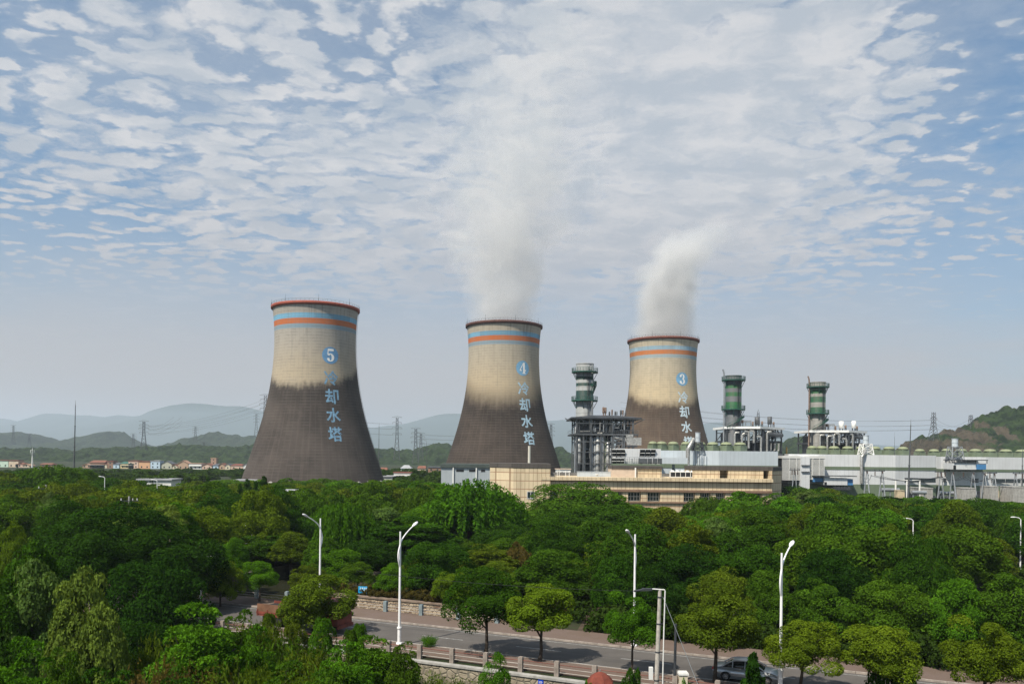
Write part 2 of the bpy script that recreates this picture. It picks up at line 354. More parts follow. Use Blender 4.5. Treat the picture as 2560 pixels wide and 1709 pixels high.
# hills as ridges with their own depth
def ridge(name, pts, Y0, D, mt, rough=0.0, rs=0.0, nx=220, ny=26, seed=1, canopy=0.0, cs=10.0, ext=True):
    rng = np.random.RandomState(seed)
    us = np.array([p[0] for p in pts], float); X = []; Z = []
    for u, v in pts:
        p = P(u, v, Y0); X.append(p.x); Z.append(max(p.z, 1.0))
    X = np.array(X); Z = np.array(Z)
    xs = np.linspace(X[0], X[-1], nx); k = np.interp(xs, X, Z)
    ker = np.array([1, 2, 3, 2, 1.])/9; k = np.convolve(np.pad(k, 2, mode='edge'), ker, 'valid')
    ds = np.linspace(-1, 1, ny)
    gx, gd = np.meshgrid(xs, ds, indexing='ij'); h = k[:, None]*np.clip(1-np.abs(gd)**1.25, 0, 1)
    def lat(sx, sy, amp, nn=64):
        g = rng.rand(nn, nn); fx = gx/sx; fy = gd*D/sy; ix = np.floor(fx).astype(int); iy = np.floor(fy).astype(int)
        tx = fx-ix; ty = fy-iy; tx = tx*tx*(3-2*tx); ty = ty*ty*(3-2*ty)
        A = lambda i, j: g[i % nn, j % nn]
        return amp*((A(ix, iy)*(1-tx)+A(ix+1, iy)*tx)*(1-ty)+(A(ix, iy+1)*(1-tx)+A(ix+1, iy+1)*tx)*ty-0.5)
    env = np.clip(h/(k.max()+1e-6), 0, 1)
    w = np.where(np.abs(gd) > 0.08, 1.0, 0.35)
    if rough: h = h+(lat(rs, rs, rough)+lat(rs/2.3, rs/2.3, rough*0.5)+lat(rs/5, rs/5, rough*0.22))*np.sqrt(env)*w
    if canopy: h = h+(lat(cs, cs, canopy)+lat(cs/2, cs/2, canopy*0.7))*np.clip(env*6, 0, 1)
    h = np.maximum(h, -2.0); h[:, 0] = h[:, -1] = -2.0
    vs = np.stack([gx, Y0+gd*D, h], -1).reshape(-1, 3)
    fs = [(i*ny+j, (i+1)*ny+j, (i+1)*ny+j+1, i*ny+j+1) for i in range(nx-1) for j in range(ny-1)]
    me = bpy.data.meshes.new(name); me.from_pydata(vs.tolist(), [], fs); me.polygons.foreach_set('use_smooth', [True]*len(fs)); me.materials.append(mt); me.update()
    return tag(link(name, me), kind='structure')
def hillmat(name, ca, cb, rock=None, rs=0.02, rocklo=0.62, fs=0.12, zc=None):
    m, N, b, co = base_nodes(name, 0.95)
    c = N.mix(N.ramp(N.noise(co, fs, 5, 0.7), 0.38, 0.62), ca, cb)
    if rock:
        mk_ = N.ramp(N.noise(N.v('MULTIPLY', co, (1.0, 0.6, 1.0)), rs, 6, 0.68), rocklo, rocklo+0.06)
        if zc: mk_ = N.m('MAXIMUM', mk_, zc(N, co))
        c = N.mix(mk_, c, N.mix(N.ramp(N.noise(co, 0.15, 6, 0.7), 0.35, 0.68), rock, tuple(x*0.45 for x in rock)))
    N.put(b, 'Base Color', c)
    bp = N.n('ShaderNodeBump'); N.put(bp, 'Height', N.noise(co, fs*1.3, 6, 0.75)); N.put(bp, 'Strength', 1.0); N.put(bp, 'Distance', 6.0); N.L.new(bp.outputs[0], b.inputs['Normal'])
    return m
MH1 = hillmat('far_forest', (0.020, 0.036, 0.02), (0.035, 0.055, 0.028), fs=0.02)
ridge('mountain_range', [(-500, 1075), (-300, 1060), (-150, 1050), (0, 1044), (30, 1056), (60, 1063), (95, 1049), (130, 1037), (165, 1036), (200, 1039), (228, 1035), (268, 1043), (305, 1036), (345, 1041),
      (400, 1026), (440, 1010), (480, 1004), (520, 1005), (570, 1011), (610, 1010), (650, 1020), (720, 1045), (800, 1075), (860, 1085), (917, 1065), (936, 1072), (954, 1065), (1014, 1059), (1073, 1045), (1108, 1037),
      (1143, 1035), (1200, 1036), (1280, 1048), (1364, 1051), (1430, 1044), (1520, 1050), (1600, 1055), (1700, 1066), (1753, 1060), (1800, 1062), (1900, 1068), (2000, 1086), (2080, 1100), (2200, 1116), (2400, 1122), (2700, 1115), (3000, 1110)],
      11800, 2900, MH1, rough=150, rs=1100, nx=420, ny=30, seed=3)
MH2 = hillmat('hill_forest', (0.008, 0.018, 0.008), (0.036, 0.055, 0.020), rock=(0.20, 0.17, 0.13), rs=0.008, rocklo=0.69, fs=0.075)
ridge('hill', [(-260, 1100), (-100, 1085), (0, 1080), (45, 1079), (65, 1090), (90, 1108), (130, 1113), (165, 1110), (190, 1100), (230, 1090), (265, 1084), (285, 1083), (310, 1098), (340, 1110), (370, 1119), (410, 1124)],
      3100, 520, MH2, rough=38, rs=190, nx=300, seed=5, canopy=11, cs=20)
ridge('hill', [(400, 1123), (460, 1108), (500, 1093), (545, 1079), (570, 1080), (610, 1085), (650, 1084), (720, 1095), (800, 1112), (860, 1122)], 2800, 480, MH2, rough=34, rs=190, nx=220, seed=6, canopy=11, cs=18)
MH3 = hillmat('near_hill_forest', (0.007, 0.018, 0.005), (0.036, 0.064, 0.016), rock=(0.26, 0.20, 0.15), rs=0.012, rocklo=0.72, fs=0.11)
ridge('hill', [(-150, 1132), (0, 1124), (100, 1122), (190, 1138), (230, 1125), (300, 1119), (380, 1116), (450, 1113), (520, 1120), (590, 1118), (640, 1113), (720, 1116), (800, 1124), (880, 1127), (935, 1123), (990, 1126), (1040, 1130),
      (1070, 1119), (1100, 1113), (1130, 1117), (1200, 1120), (1300, 1128), (1340, 1132), (1365, 1128), (1385, 1117), (1405, 1114), (1425, 1132), (1450, 1142)], 1250, 190, MH3, rough=14, rs=70, nx=620, ny=40, seed=8, canopy=8, cs=10)
ridge('hill', [(1700, 1140), (1800, 1128), (1880, 1115), (1960, 1105), (2000, 1097), (2020, 1096), (2060, 1103), (2110, 1118), (2180, 1135)], 1100, 160, MH3, rough=12, rs=60, nx=240, ny=34, seed=9, canopy=8, cs=9)
def scar(N, co):
    x, y, z = N.xyz(co)[:3]
    q = P(2400, 1095, 720); q2 = P(2490, 1085, 720)
    w = N.m('MULTIPLY', N.m('SUBTRACT', N.noise(co, 0.06, 6, 0.75), 0.5), 3.6)
    def el(q, a, bz):
        d = N.m('ADD', N.m('POWER', N.m('ABSOLUTE', N.m('DIVIDE', N.m('SUBTRACT', x, q.x), a)), 2.0), N.m('POWER', N.m('ABSOLUTE', N.m('DIVIDE', N.m('SUBTRACT', z, q.z), bz)), 2.0))
        return N.ramp(N.m('ADD', d, w), 1.0, 0.5)
    return N.m('MULTIPLY', N.m('MAXIMUM', el(P(2362, 1118, 720), 27, 9), N.m('MAXIMUM', el(P(2430, 1088, 720), 13, 10), el(P(2500, 1078, 720), 4, 15))), 0.85)
MH4 = hillmat('quarry_hill_forest', (0.006, 0.018, 0.005), (0.036, 0.066, 0.016), rock=(0.125, 0.098, 0.072), rs=0.02, rocklo=0.70, fs=0.10, zc=scar)
ridge('quarry_hill', [(2262, 1150), (2285, 1127), (2293, 1104), (2310, 1094), (2350, 1089), (2400, 1070), (2430, 1060), (2450, 1046), (2470, 1032), (2510, 1022), (2560, 1019), (2640, 1010), (2760, 1012), (2900, 1040), (3050, 1090)],
      760, 150, MH4, rough=12, rs=34, nx=420, ny=90, seed=12, canopy=7, cs=6.5)
# ------------------------------------------------------------------ cooling towers
PROF = [(3.0, 32.3), (6.5, 31.0), (13, 28.9), (20, 26.6), (26, 24.6), (32, 22.9), (38.5, 21.35), (46, 20.0), (51, 19.15), (57, 18.7), (62, 18.45), (67, 18.38), (72, 18.5), (77, 18.95), (80.6, 19.4)]
_pz = np.array([p[0] for p in PROF]); _pr = np.array([p[1]*.974 for p in PROF])
_cf = np.polyfit(_pz, _pr, 5)
def trad(z): return float(np.polyval(_cf, z))
def shell_mat(name, clean_a, clean_b, dark_a, dark_b, z0, soft, amp, bands, seed, ang0):
    m, N, b, co = base_nodes(name, 0.92)
    x, y, z = N.xyz(co)[:3]; ang = N.m('ARCTAN2', y, x)
    cyl = N.comb(N.m('MULTIPLY', ang, 19.0), z, seed)           # unrolled surface, metres
    strk = N.noise(N.comb(N.m('MULTIPLY', ang, 19.0), N.m('MULTIPLY', z, 0.05), seed), 0.8, 5, 0.65)
    big = N.noise(cyl, 0.045, 5, 0.6); med = N.noise(cyl, 0.35, 5, 0.65)
    clean = N.mix(N.ramp(z, z0+3, 71), clean_b, clean_a)
    clean = N.mix(N.m('MULTIPLY', N.ramp(med, 0.42, 0.72), 0.22), clean, tuple(q*0.62 for q in clean_a))
    clean = N.mix(N.m('MULTIPLY', N.ramp(strk, 0.50, 0.68), 0.30), clean, tuple(q*0.55 for q in clean_a))
    dark = N.mix(N.ramp(N.m('ADD', N.m('MULTIPLY', big, .6), N.m('MULTIPLY', N.noise(cyl, 0.14, 6, 0.7), .4)), 0.40, 0.60), dark_a, dark_b)
    dark = N.mix(N.m('MULTIPLY', N.ramp(strk, 0.48, 0.74), 0.32), dark, tuple(min(1, q*1.7) for q in dark_b))
    # the soot line: a sag over the angle, ragged dripping edge
    lim = N.m('ADD', z0, N.m('MULTIPLY', N.m('SUBTRACT', N.noise(N.comb(N.m('MULTIPLY', ang, 19.0), 0.0, seed), 0.05, 3, 0.5), 0.5), amp))
    lim = N.m('ADD', lim, N.m('MULTIPLY', N.m('POWER', N.m('ABSOLUTE', N.m('SUBTRACT', ang, ang0)), 2.0), 3.0))
    edge = N.m('ADD', N.m('MULTIPLY', N.m('SUBTRACT', strk, 0.5), 4.5), N.m('MULTIPLY', N.m('SUBTRACT', med, 0.5), 5.5))
    dk = N.ramp(N.m('ADD', z, edge), N.m('ADD', lim, soft), N.m('SUBTRACT', lim, soft))
    black = N.m('MULTIPLY', N.ramp(N.m('ABSOLUTE', N.m('SUBTRACT', N.m('ADD', z, edge), N.m('SUBTRACT', lim, soft*0.9+2.0))), 7.0, 0.0), N.ramp(strk, 0.3, 0.6))
    dark = N.mix(N.m('MULTIPLY', black, 0.55), dark, tuple(q*0.5 for q in dark_a))
    c = N.mix(dk, clean, dark)
    # painted rings
    def ring(c, za, zb, col, fade=0.0):
        f = N.m('MULTIPLY', N.m('GREATER_THAN', z, za), N.m('LESS_THAN', z, zb))
        f = N.m('MULTIPLY', f, N.ramp(med, 0.25, 0.95, 1.0, 0.72-fade))
        return N.mix(f, c, col)
    tone = N.ramp(N.noise(N.comb(ang, 0.0, seed), 1.2, 0, 0.5), 0.47, 0.50)
    c = ring(c, 73.7, 75.9, N.mix(tone, bands[0], tuple(q*0.78 for q in bands[0])))
    c = ring(c, 71.3, 73.7, bands[1]); c = ring(c, 69.4, 71.3, bands[2], 0.1)
    # casting lifts and meridian formwork lines
    fz = N.m('FRACT', N.m('DIVIDE', z, 1.3)); fa = N.m('FRACT', N.m('MULTIPLY', ang, 62/(2*pi)*1.0))
    ln = N.m('MAXIMUM', N.m('MULTIPLY', N.m('LESS_THAN', fz, 0.13), N.ramp(med, 0.35, 0.6)), N.m('MULTIPLY', N.m('LESS_THAN', fa, 0.07), 0.45))
    c = N.mix(N.m('MULTIPLY', ln, N.ramp(dk, 0, 1, 0.55, 0.42)), c, tuple(q*0.4 for q in clean_a))
    # rain streaks from the lip
    drip = N.m('MULTIPLY', N.ramp(z, 70.0, 81.0), N.ramp(N.noise(N.comb(N.m('MULTIPLY', ang, 19.0), N.m('MULTIPLY', z, 0.03), seed+4.0), 1.1, 4, 0.6), 0.5, 0.7))
    c = N.mix(N.m('MULTIPLY', drip, 0.5), c, (0.10, 0.085, 0.07))
    N.put(b, 'Base Color', c)
    bp = N.n('ShaderNodeBump'); N.put(bp, 'Height', N.m('ADD', N.m('MULTIPLY', ln, -0.5), med)); N.put(bp, 'Strength', 0.35); N.put(bp, 'Distance', 0.1); N.L.new(bp.outputs[0], b.inputs['Normal'])
    return m
GLYPH = {}
def glyph(ch, off=0.022):
    if (ch, off) not in GLYPH:
        c = bpy.data.curves.new('lettering', 'FONT'); c.body = ch; c.offset = off; c.resolution_u = 3
        o = bpy.data.objects.new('lettering', c); COL.objects.link(o)
        me = bpy.data.meshes.new_from_object(o.evaluated_get(bpy.context.evaluated_depsgraph_get()))
        bm = bmesh.new(); bm.from_mesh(me); bpy.data.objects.remove(o); bpy.data.curves.remove(c); bpy.data.meshes.remove(me)
        xs = [v.co.x for v in bm.verts]; ys = [v.co.y for v in bm.verts]
        cx, cy = (min(xs)+max(xs))/2, (min(ys)+max(ys))/2; s = 1/max(max(xs)-min(xs), max(ys)-min(ys))
        for v in bm.verts: v.co = ((v.co.x-cx)*s, (v.co.y-cy)*s, 0)
        for k in range(-4, 5):
            for nn in ((1, 0, 0), (0, 1, 0)):
                bmesh.ops.bisect_plane(bm, geom=bm.verts[:]+bm.edges[:]+bm.faces[:], plane_co=tuple(q*k*0.11 for q in nn), plane_no=nn)
        GLYPH[ch, off] = ([tuple(v.co) for v in bm.verts], [tuple(v.index for v in f.verts) for f in bm.faces]); bm.free()
    return GLYPH[ch, off]
# fat-face numerals: strokes as (x, y, width across) lists, drawn in a unit box
def stroke(pts):
    """variable-width ribbon along pts [(x, y, w)]"""
    vs = []; fs = []
    for i, (x, y, w) in enumerate(pts):
        a = pts[max(i-1, 0)]; b = pts[min(i+1, len(pts)-1)]; tx, ty = b[0]-a[0], b[1]-a[1]; l = sqrt(tx*tx+ty*ty) or 1
        vs += [(x-ty/l*w/2, y+tx/l*w/2, 0), (x+ty/l*w/2, y-tx/l*w/2, 0)]
    fs = [(2*i, 2*i+1, 2*i+3, 2*i+2) for i in range(len(pts)-1)]
    return vs, fs
def arc(cx, cy, rx, ry, a0, a1, w0, w1, n=14):
    """thick where it runs vertically, thin where horizontal"""
    return [(cx+rx*cos(a), cy+ry*sin(a), w0+(w1-w0)*abs(cos(a))**1.5) for a in np.linspace(R(a0), R(a1), n)]
def dot(x, y, r, n=14): return [(x+r*cos(2*pi*i/n), y+r*sin(2*pi*i/n), 0) for i in range(n)], [tuple(range(n))]
NUM = {'5': [stroke([(-0.22, 0.42, 0.16), (0.26, 0.42, 0.16)]), stroke([(-0.19, 0.42, 0.07), (-0.22, 0.02, 0.07)]), stroke(arc(-0.02, -0.17, 0.21, 0.27, 140, -140, 0.07, 0.22)), dot(-0.18, -0.30, 0.10)],
       '4': [stroke([(0.10, 0.48, 0.19), (0.10, -0.46, 0.19)]), stroke([(0.06, 0.46, 0.07), (-0.30, -0.16, 0.07)]), stroke([(-0.32, -0.19, 0.10), (0.32, -0.19, 0.10)]), stroke([(-0.07, -0.45, 0.07), (0.27, -0.45, 0.07)])],
       '3': [stroke(arc(-0.02, 0.23, 0.18, 0.22, 150, -90, 0.07, 0.18)), stroke(arc(-0.02, -0.21, 0.21, 0.24, 90, -150, 0.07, 0.20)), dot(-0.19, 0.27, 0.10), dot(-0.20, -0.28, 0.11)]}
def wrap(vs, fs, size, zc, ang, off, name, mt, parent):
    out = []
    for x, y, _ in vs:
        z = zc+y*size; r = trad(z)+off; a = ang+x*size/r
        out.append((r*cos(a), r*sin(a), z))
    q = MB(); q.add(out, fs); return q.build(name, mt, parent)
def plus(parts):
    vs, fs = [], []
    for i, (a, b) in enumerate(parts):
        k = len(vs); vs += a; fs += [tuple(j+k for j in f) for f in b]
    return vs, fs
M_RIM5 = mat('red_rim_paint', (0.27, 0.055, 0.03), 0.7, var=0.2, scale=0.8, streak=0.3)
M_RIM4 = mat('dark_red_rim_paint', (0.085, 0.032, 0.024), 0.8, var=0.35, scale=0.8, streak=0.5)
M_RIM3 = mat('brown_red_rim_paint', (0.15, 0.045, 0.03), 0.8, var=0.25, scale=0.8, streak=0.4)
M_NUM = mat('white_numeral_paint', (0.78, 0.78, 0.76), 0.7, var=0.04)
def cooling_tower(u, Y, ang_rel, digit, smat, rimm, charm, discm, label):
    b0 = P(u, 1135, Y); root = empty('cooling_tower', (b0.x, Y, 0), 0, label, 'cooling tower', 'hyperbolic cooling towers of the power plant')
    q = MB(); zs = np.linspace(3.2, 80.2, 90)
    q.lathe([(trad(z), z) for z in zs]+[(trad(z)-0.9, z) for z in zs[::-1]], 128, cap=False); q.build('shell', smat, root)
    q = MB(); rt = trad(80)
    q.lathe([(rt-1.0, 79.4), (rt+0.1, 79.4), (rt+0.75, 79.8), (rt+0.75, 80.9), (rt-1.0, 80.9), (rt-1.0, 79.4)], 128, cap=False); rim = q.build('rim', rimm, root)
    q = MB(); n = 64
    for h in (81.4, 81.95):
        q.pipe([((rt+.6)*cos(2*pi*i/n), (rt+.6)*sin(2*pi*i/n), h) for i in range(n+1)], 0.035, 5)
    for i in range(n): q.tube(((rt+.6)*cos(2*pi*i/n), (rt+.6)*sin(2*pi*i/n), 80.85), ((rt+.6)*cos(2*pi*i/n), (rt+.6)*sin(2*pi*i/n), 81.95), 0.03, n=5)
    q.build('railing', M_DSTEEL, rim)
    for i in range(8):
        a = 2*pi*i/8+0.3; q = MB(); q.tube(((rt+.4)*cos(a), (rt+.4)*sin(a), 80.85), ((rt+.4)*cos(a), (rt+.4)*sin(a), 83.8), 0.07, 0.03, 6); q.build('lightning_rod', M_DSTEEL, rim)
    q = MB(); n = 36
    for i in range(n):
        a, a1 = 2*pi*i/n, 2*pi*(i+1)/n
        for p, w in ((a, a1), (a1, a)): q.tube((33.0*cos(p), 33.0*sin(p), -0.2), (31.4*cos(w), 31.4*sin(w), 3.4), 0.45, n=6)
    q.build('support_columns', M_CONC, root)
    q = MB(); q.lathe([(34.5, -0.3), (34.5, 1.6), (33.9, 1.6), (33.9, -0.3)], 96, cap=False); q.build('basin', M_CONC, root)
    ac = atan2(-Y, -b0.x)+ang_rel                     # towards the camera, turned to the lettered side
    n = 40; disc = ([(0.5*cos(2*pi*i/n)*k, 0.5*sin(2*pi*i/n)*k, 0) for k in (1, .75, .5, .25) for i in range(n)]+[(0, 0, 0)],
                    [(k*n+i, k*n+(i+1) % n, (k+1)*n+(i+1) % n, (k+1)*n+i) for k in range(3) for i in range(n)]+[(3*n+i, 3*n+(i+1) % n, 4*n) for i in range(n)])
    d = wrap(*disc, 7.4, 58.0, ac, 0.05, 'number_disc', discm, root)
    for k, part in enumerate(NUM[digit]):
        pass
    q = MB()
    for k, (vs, fs) in enumerate(NUM[digit]):
        out = []
        for x, y, _ in vs:
            z = 58.0+y*5.6; r = trad(z)+0.11+0.006*k; a = ac+x*5.6/r; out.append((r*cos(a), r*sin(a), z))
        q.add(out, fs)
    tag(q.build('numeral', M_NUM, d), 'white fat-face numeral '+digit)
    for ch, zc in zip('冷却水塔', (48.1, 40.1, 32.0, 23.8)):
        vs, fs = glyph(ch); o = wrap(vs, fs, 6.5, zc, ac, 0.06, 'character', charm, root); o['label'] = 'painted blue character '+ch
    q = MB()
    for i in range(60):
        z0, z1 = 8+i*1.2, 9.2+i*1.2; aa = ac+1.25
        for s_ in (-0.012, 0.012): q.bar(((trad(z0)+.35)*cos(aa+s_), (trad(z0)+.35)*sin(aa+s_), z0), ((trad(z1)+.35)*cos(aa+s_), (trad(z1)+.35)*sin(aa+s_), z1), 0.08)
        q.bar(((trad(z0)+.35)*cos(aa-.012), (trad(z0)+.35)*sin(aa-.012), z0), ((trad(z0)+.35)*cos(aa+.012), (trad(z0)+.35)*sin(aa+.012), z0), 0.05)
    q.build('ladder', M_DSTEEL, root)
    return root
LB, OR_, GB = (0.16, 0.38, 0.55), (0.46, 0.125, 0.035), (0.20, 0.28, 0.34)
a5, a4, a3 = [atan2(-Y, -P(u, 1135, Y).x) for u, Y in ((786, 360), (1257, 404), (1655, 437))]
S5 = shell_mat('stained_concrete_grey', (0.35, 0.325, 0.29), (0.37, 0.31, 0.225), (0.042, 0.034, 0.030), (0.070, 0.057, 0.050), 44.8, 2.4, 5.0, (LB, OR_, GB), 1.3, a5-0.38)
S4 = shell_mat('stained_concrete_tan', (0.40, 0.355, 0.285), (0.40, 0.325, 0.22), (0.032, 0.024, 0.020), (0.054, 0.041, 0.034), 43.6, 7.5, 4.0, (LB, OR_, GB), 5.7, a4)
S3 = shell_mat('stained_concrete_cream', (0.48, 0.42, 0.32), (0.48, 0.39, 0.255), (0.066, 0.046, 0.034), (0.105, 0.075, 0.054), 44.6, 3.4, 5.0, ((0.33, 0.50, 0.62), (0.52, 0.17, 0.05), (0.30, 0.38, 0.42)), 9.1, a3+0.1)
C5 = mat('faded_blue_lettering', (0.145, 0.27, 0.39), 0.8, var=0.3, scale=0.9); D5 = mat('blue_disc_paint', (0.12, 0.27, 0.46), 0.8, var=0.15)
C4 = mat('pale_blue_lettering', (0.31, 0.44, 0.53), 0.8, var=0.2, scale=0.9); D4 = mat('light_blue_disc_paint', (0.17, 0.36, 0.54), 0.8, var=0.15)
cooling_tower(786, 360, R(20.5), '5', S5, M_RIM5, C5, D5, 'cooling tower numbered 5 with bright red rim and grey soot, giving off no steam')
cooling_tower(1257, 404, R(31), '4', S4, M_RIM4, C4, D4, 'cooling tower numbered 4 with dark rim and nearly black brown base, tall steam column above')
t3_ = cooling_tower(1655, 437, R(34), '3', S3, M_RIM3, mat('white_blue_lettering', (0.46, 0.56, 0.61), 0.8, var=0.15, scale=0.9), D4, 'cream and brown cooling tower numbered 3 behind the pipe-covered boiler'); t3_.scale = (1, 1, .976)

# steam: a real volume in a closed plume-shaped hull
def steam(u, Y, z0, H, axis, rad, dns, gain, label, alb, seed, nsc):
    b0 = P(u, 1135, Y); q = MB(); n = 28; hs = np.linspace(0, H, 26)
    ax = lambda h: float(np.interp(h, [a[0] for a in axis], [a[1] for a in axis])); rr = lambda h: float(np.interp(h, [a[0] for a in rad], [a[1] for a in rad]))
    vs = [((ax(h)+rr(h)*1.42*cos(2*pi*i/n)), rr(h)*1.42*sin(2*pi*i/n), h) for h in hs for i in range(n)]; m_ = len(hs)
    q.add(vs, [(k*n+i, k*n+(i+1) % n, (k+1)*n+(i+1) % n, (k+1)*n+i) for k in range(m_-1) for i in range(n)]+[tuple(range(n-1, -1, -1)), tuple(range((m_-1)*n, m_*n))])
    m = bpy.data.materials.new('steam'); m.use_nodes = True; t = m.node_tree; t.nodes.clear(); N = NT(t)
    pv = N.n('ShaderNodeVolumePrincipled'); o = N.n('ShaderNodeOutputMaterial'); N.L.new(pv.outputs[0], o.inputs['Volume'])
    co = N.n('ShaderNodeTexCoord').outputs['Object']; x, y, z = N.xyz(co)[:3]
    low = N.noise(co, nsc*0.35, 2, 0.5, w=seed+3.0)
    xx = N.m('SUBTRACT', N.m('ADD', x, N.m('MULTIPLY', N.m('SUBTRACT', low, 0.5), N.m('MINIMUM', N.m('MULTIPLY', z, 0.6), 26.0))), N.curve(z, axis))
    d = N.m('DIVIDE', N.m('SQRT', N.m('ADD', N.m('MULTIPLY', xx, xx), N.m('MULTIPLY', y, y))), N.curve(z, rad))
    nz = N.noise(N.v('MULTIPLY', co, (1, 1, 0.8)), nsc, 6, 0.64, 0.8, w=seed)
    e = N.m('ADD', N.m('SUBTRACT', 1.0, d), N.m('MULTIPLY', N.m('SUBTRACT', nz, 0.52), N.curve(z, gain)))
    den = N.m('MULTIPLY', N.ramp(e, -0.10, 0.45), N.curve(z, dns))
    N.put(pv, 'Density', den); N.put(pv, 'Color', (alb, alb, alb)); N.put(pv, 'Anisotropy', 0.1)
    ob = q.build('steam_plume', m, None, (b0.x, Y, z0)); tag(ob, label, 'steam', None, 'stuff'); return ob
steam(1257, 404, 78.5, 168, [(0, 0), (40, 1), (80, 3), (120, 10), (168, 20)], [(0, 18.2), (14, 19.5), (40, 27), (70, 35), (100, 33), (168, 32)],
      [(0, 0.062), (8, 0.065), (30, 0.046), (60, 0.027), (90, 0.016), (120, 0.009), (168, 0.003)], [(0, 0.4), (15, 2.2), (60, 4.2), (168, 5.0)], 'tall thin grey-white steam column rising out of the dark-rimmed tower into the clouds', 0.955, 2.0, 0.062)  # this plume's albedo is lowered to grey it like shadowed steam
steam(1655, 437, 76.0, 68, [(0, 0), (14, 0), (28, 1), (42, 5), (54, 13), (62, 23), (68, 31)], [(0, 18.3), (10, 18.8), (24, 18.5), (40, 20), (54, 21), (62, 16), (68, 6)],
      [(0, 0.085), (10, 0.105), (30, 0.115), (50, 0.075), (62, 0.035), (68, 0.006)], [(0, 0.5), (15, 1.7), (68, 2.8)], 'short dense cream-white steam plume bending over the tower numbered 3', 0.985, 8.0, 0.055)
# ------------------------------------------------------------------ power plant buildings
def tilemat(name, col, line, sx, sz, lw=0.1, hl=0.1, dirt=0.25, hcol=None):
    """tiled wall: joints every sx metres along the wall and sz metres up it"""
    m, N, b, co = base_nodes(name, 0.75)
    x, y, z = N.xyz(co)[:3]
    w = N.m('ADD', x, N.m('MULTIPLY', y, 0.83))
    fx = N.m('LESS_THAN', N.m('FRACT', N.m('DIVIDE', w, sx)), lw/sx); fz = N.m('LESS_THAN', N.m('FRACT', N.m('DIVIDE', z, sz)), hl/sz)
    pan = N.comb(N.m('FLOOR', N.m('DIVIDE', w, sx)), N.m('FLOOR', N.m('DIVIDE', z, sz)), 0.0)
    wn = N.n('ShaderNodeTexWhiteNoise'); N.put(wn, 0, pan)
    c = N.mix(wn.outputs[0], tuple(q*0.88 for q in col), tuple(q*1.08 for q in col))
    c = N.mix(N.m('MULTIPLY', N.ramp(N.noise(N.v('MULTIPLY', co, (1, 1, 0.15)), 0.5, 5, 0.65), 0.45, 0.7), dirt), c, tuple(q*0.5 for q in line))
    c = N.mix(N.m('MULTIPLY', fx, 0.75), c, line); c = N.mix(N.m('MULTIPLY', fz, 0.8), c, hcol or line)
    N.put(b, 'Base Color', c); return m
M_TILE = tilemat('beige_wall_tile', (0.62, 0.51, 0.345), (0.21, 0.13, 0.075), 1.12, 2.2, 0.12, 0.20, hcol=(0.25, 0.12, 0.07))
M_TILE2 = tilemat('dark_parapet_tile', (0.085, 0.075, 0.068), (0.045, 0.04, 0.036), 1.12, 3.0, 0.12, 0.1)
M_PINK = mat('pale_pink_render', (0.58, 0.46, 0.36), 0.85, var=0.1, streak=0.25)
M_BAND = mat('brown_stone_band', (0.20, 0.125, 0.085), 0.8, var=0.2)
M_ROOF = mat('grey_roof_felt', (0.14, 0.14, 0.14), 0.9, var=0.25)
def panelmat(name, col, sx=1.6, amp=0.05):
    m, N, b, co = base_nodes(name, 0.5)
    x, y, z = N.xyz(co)[:3]; w = N.m('ADD', x, N.m('MULTIPLY', y, 0.6))
    f = N.m('LESS_THAN', N.m('FRACT', N.m('DIVIDE', w, sx)), 0.06)
    rib = N.m('SINE', N.m('MULTIPLY', w, 2*pi/0.4))
    c = N.mix(N.ramp(N.noise(co, 0.15, 4, 0.6), 0.3, 0.7), tuple(q*(1-amp) for q in col), tuple(q*(1+amp) for q in col))
    c = N.mix(N.m('MULTIPLY', N.ramp(N.noise(N.v('MULTIPLY', co, (1, 1, 0.1)), 0.8, 5, 0.65), 0.48, 0.75), 0.28), c, tuple(q*0.6 for q in col))
    c = N.mix(N.m('MULTIPLY', f, 0.35), c, tuple(q*0.5 for q in col)); N.put(b, 'Base Color', c)
    bp = N.n('ShaderNodeBump'); N.put(bp, 'Height', rib); N.put(bp, 'Strength', 0.25); N.put(bp, 'Distance', 0.03); N.L.new(bp.outputs[0], b.inputs['Normal'])
    return m
M_CLAD = panelmat('white_cladding', (0.60, 0.615, 0.63)); M_CLADG = panelmat('grey_cladding', (0.36, 0.40, 0.43)); M_GBAND = panelmat('green_cladding', (0.135, 0.175, 0.115))
M_CLADB = panelmat('pale_blue_cladding', (0.50, 0.55, 0.59))

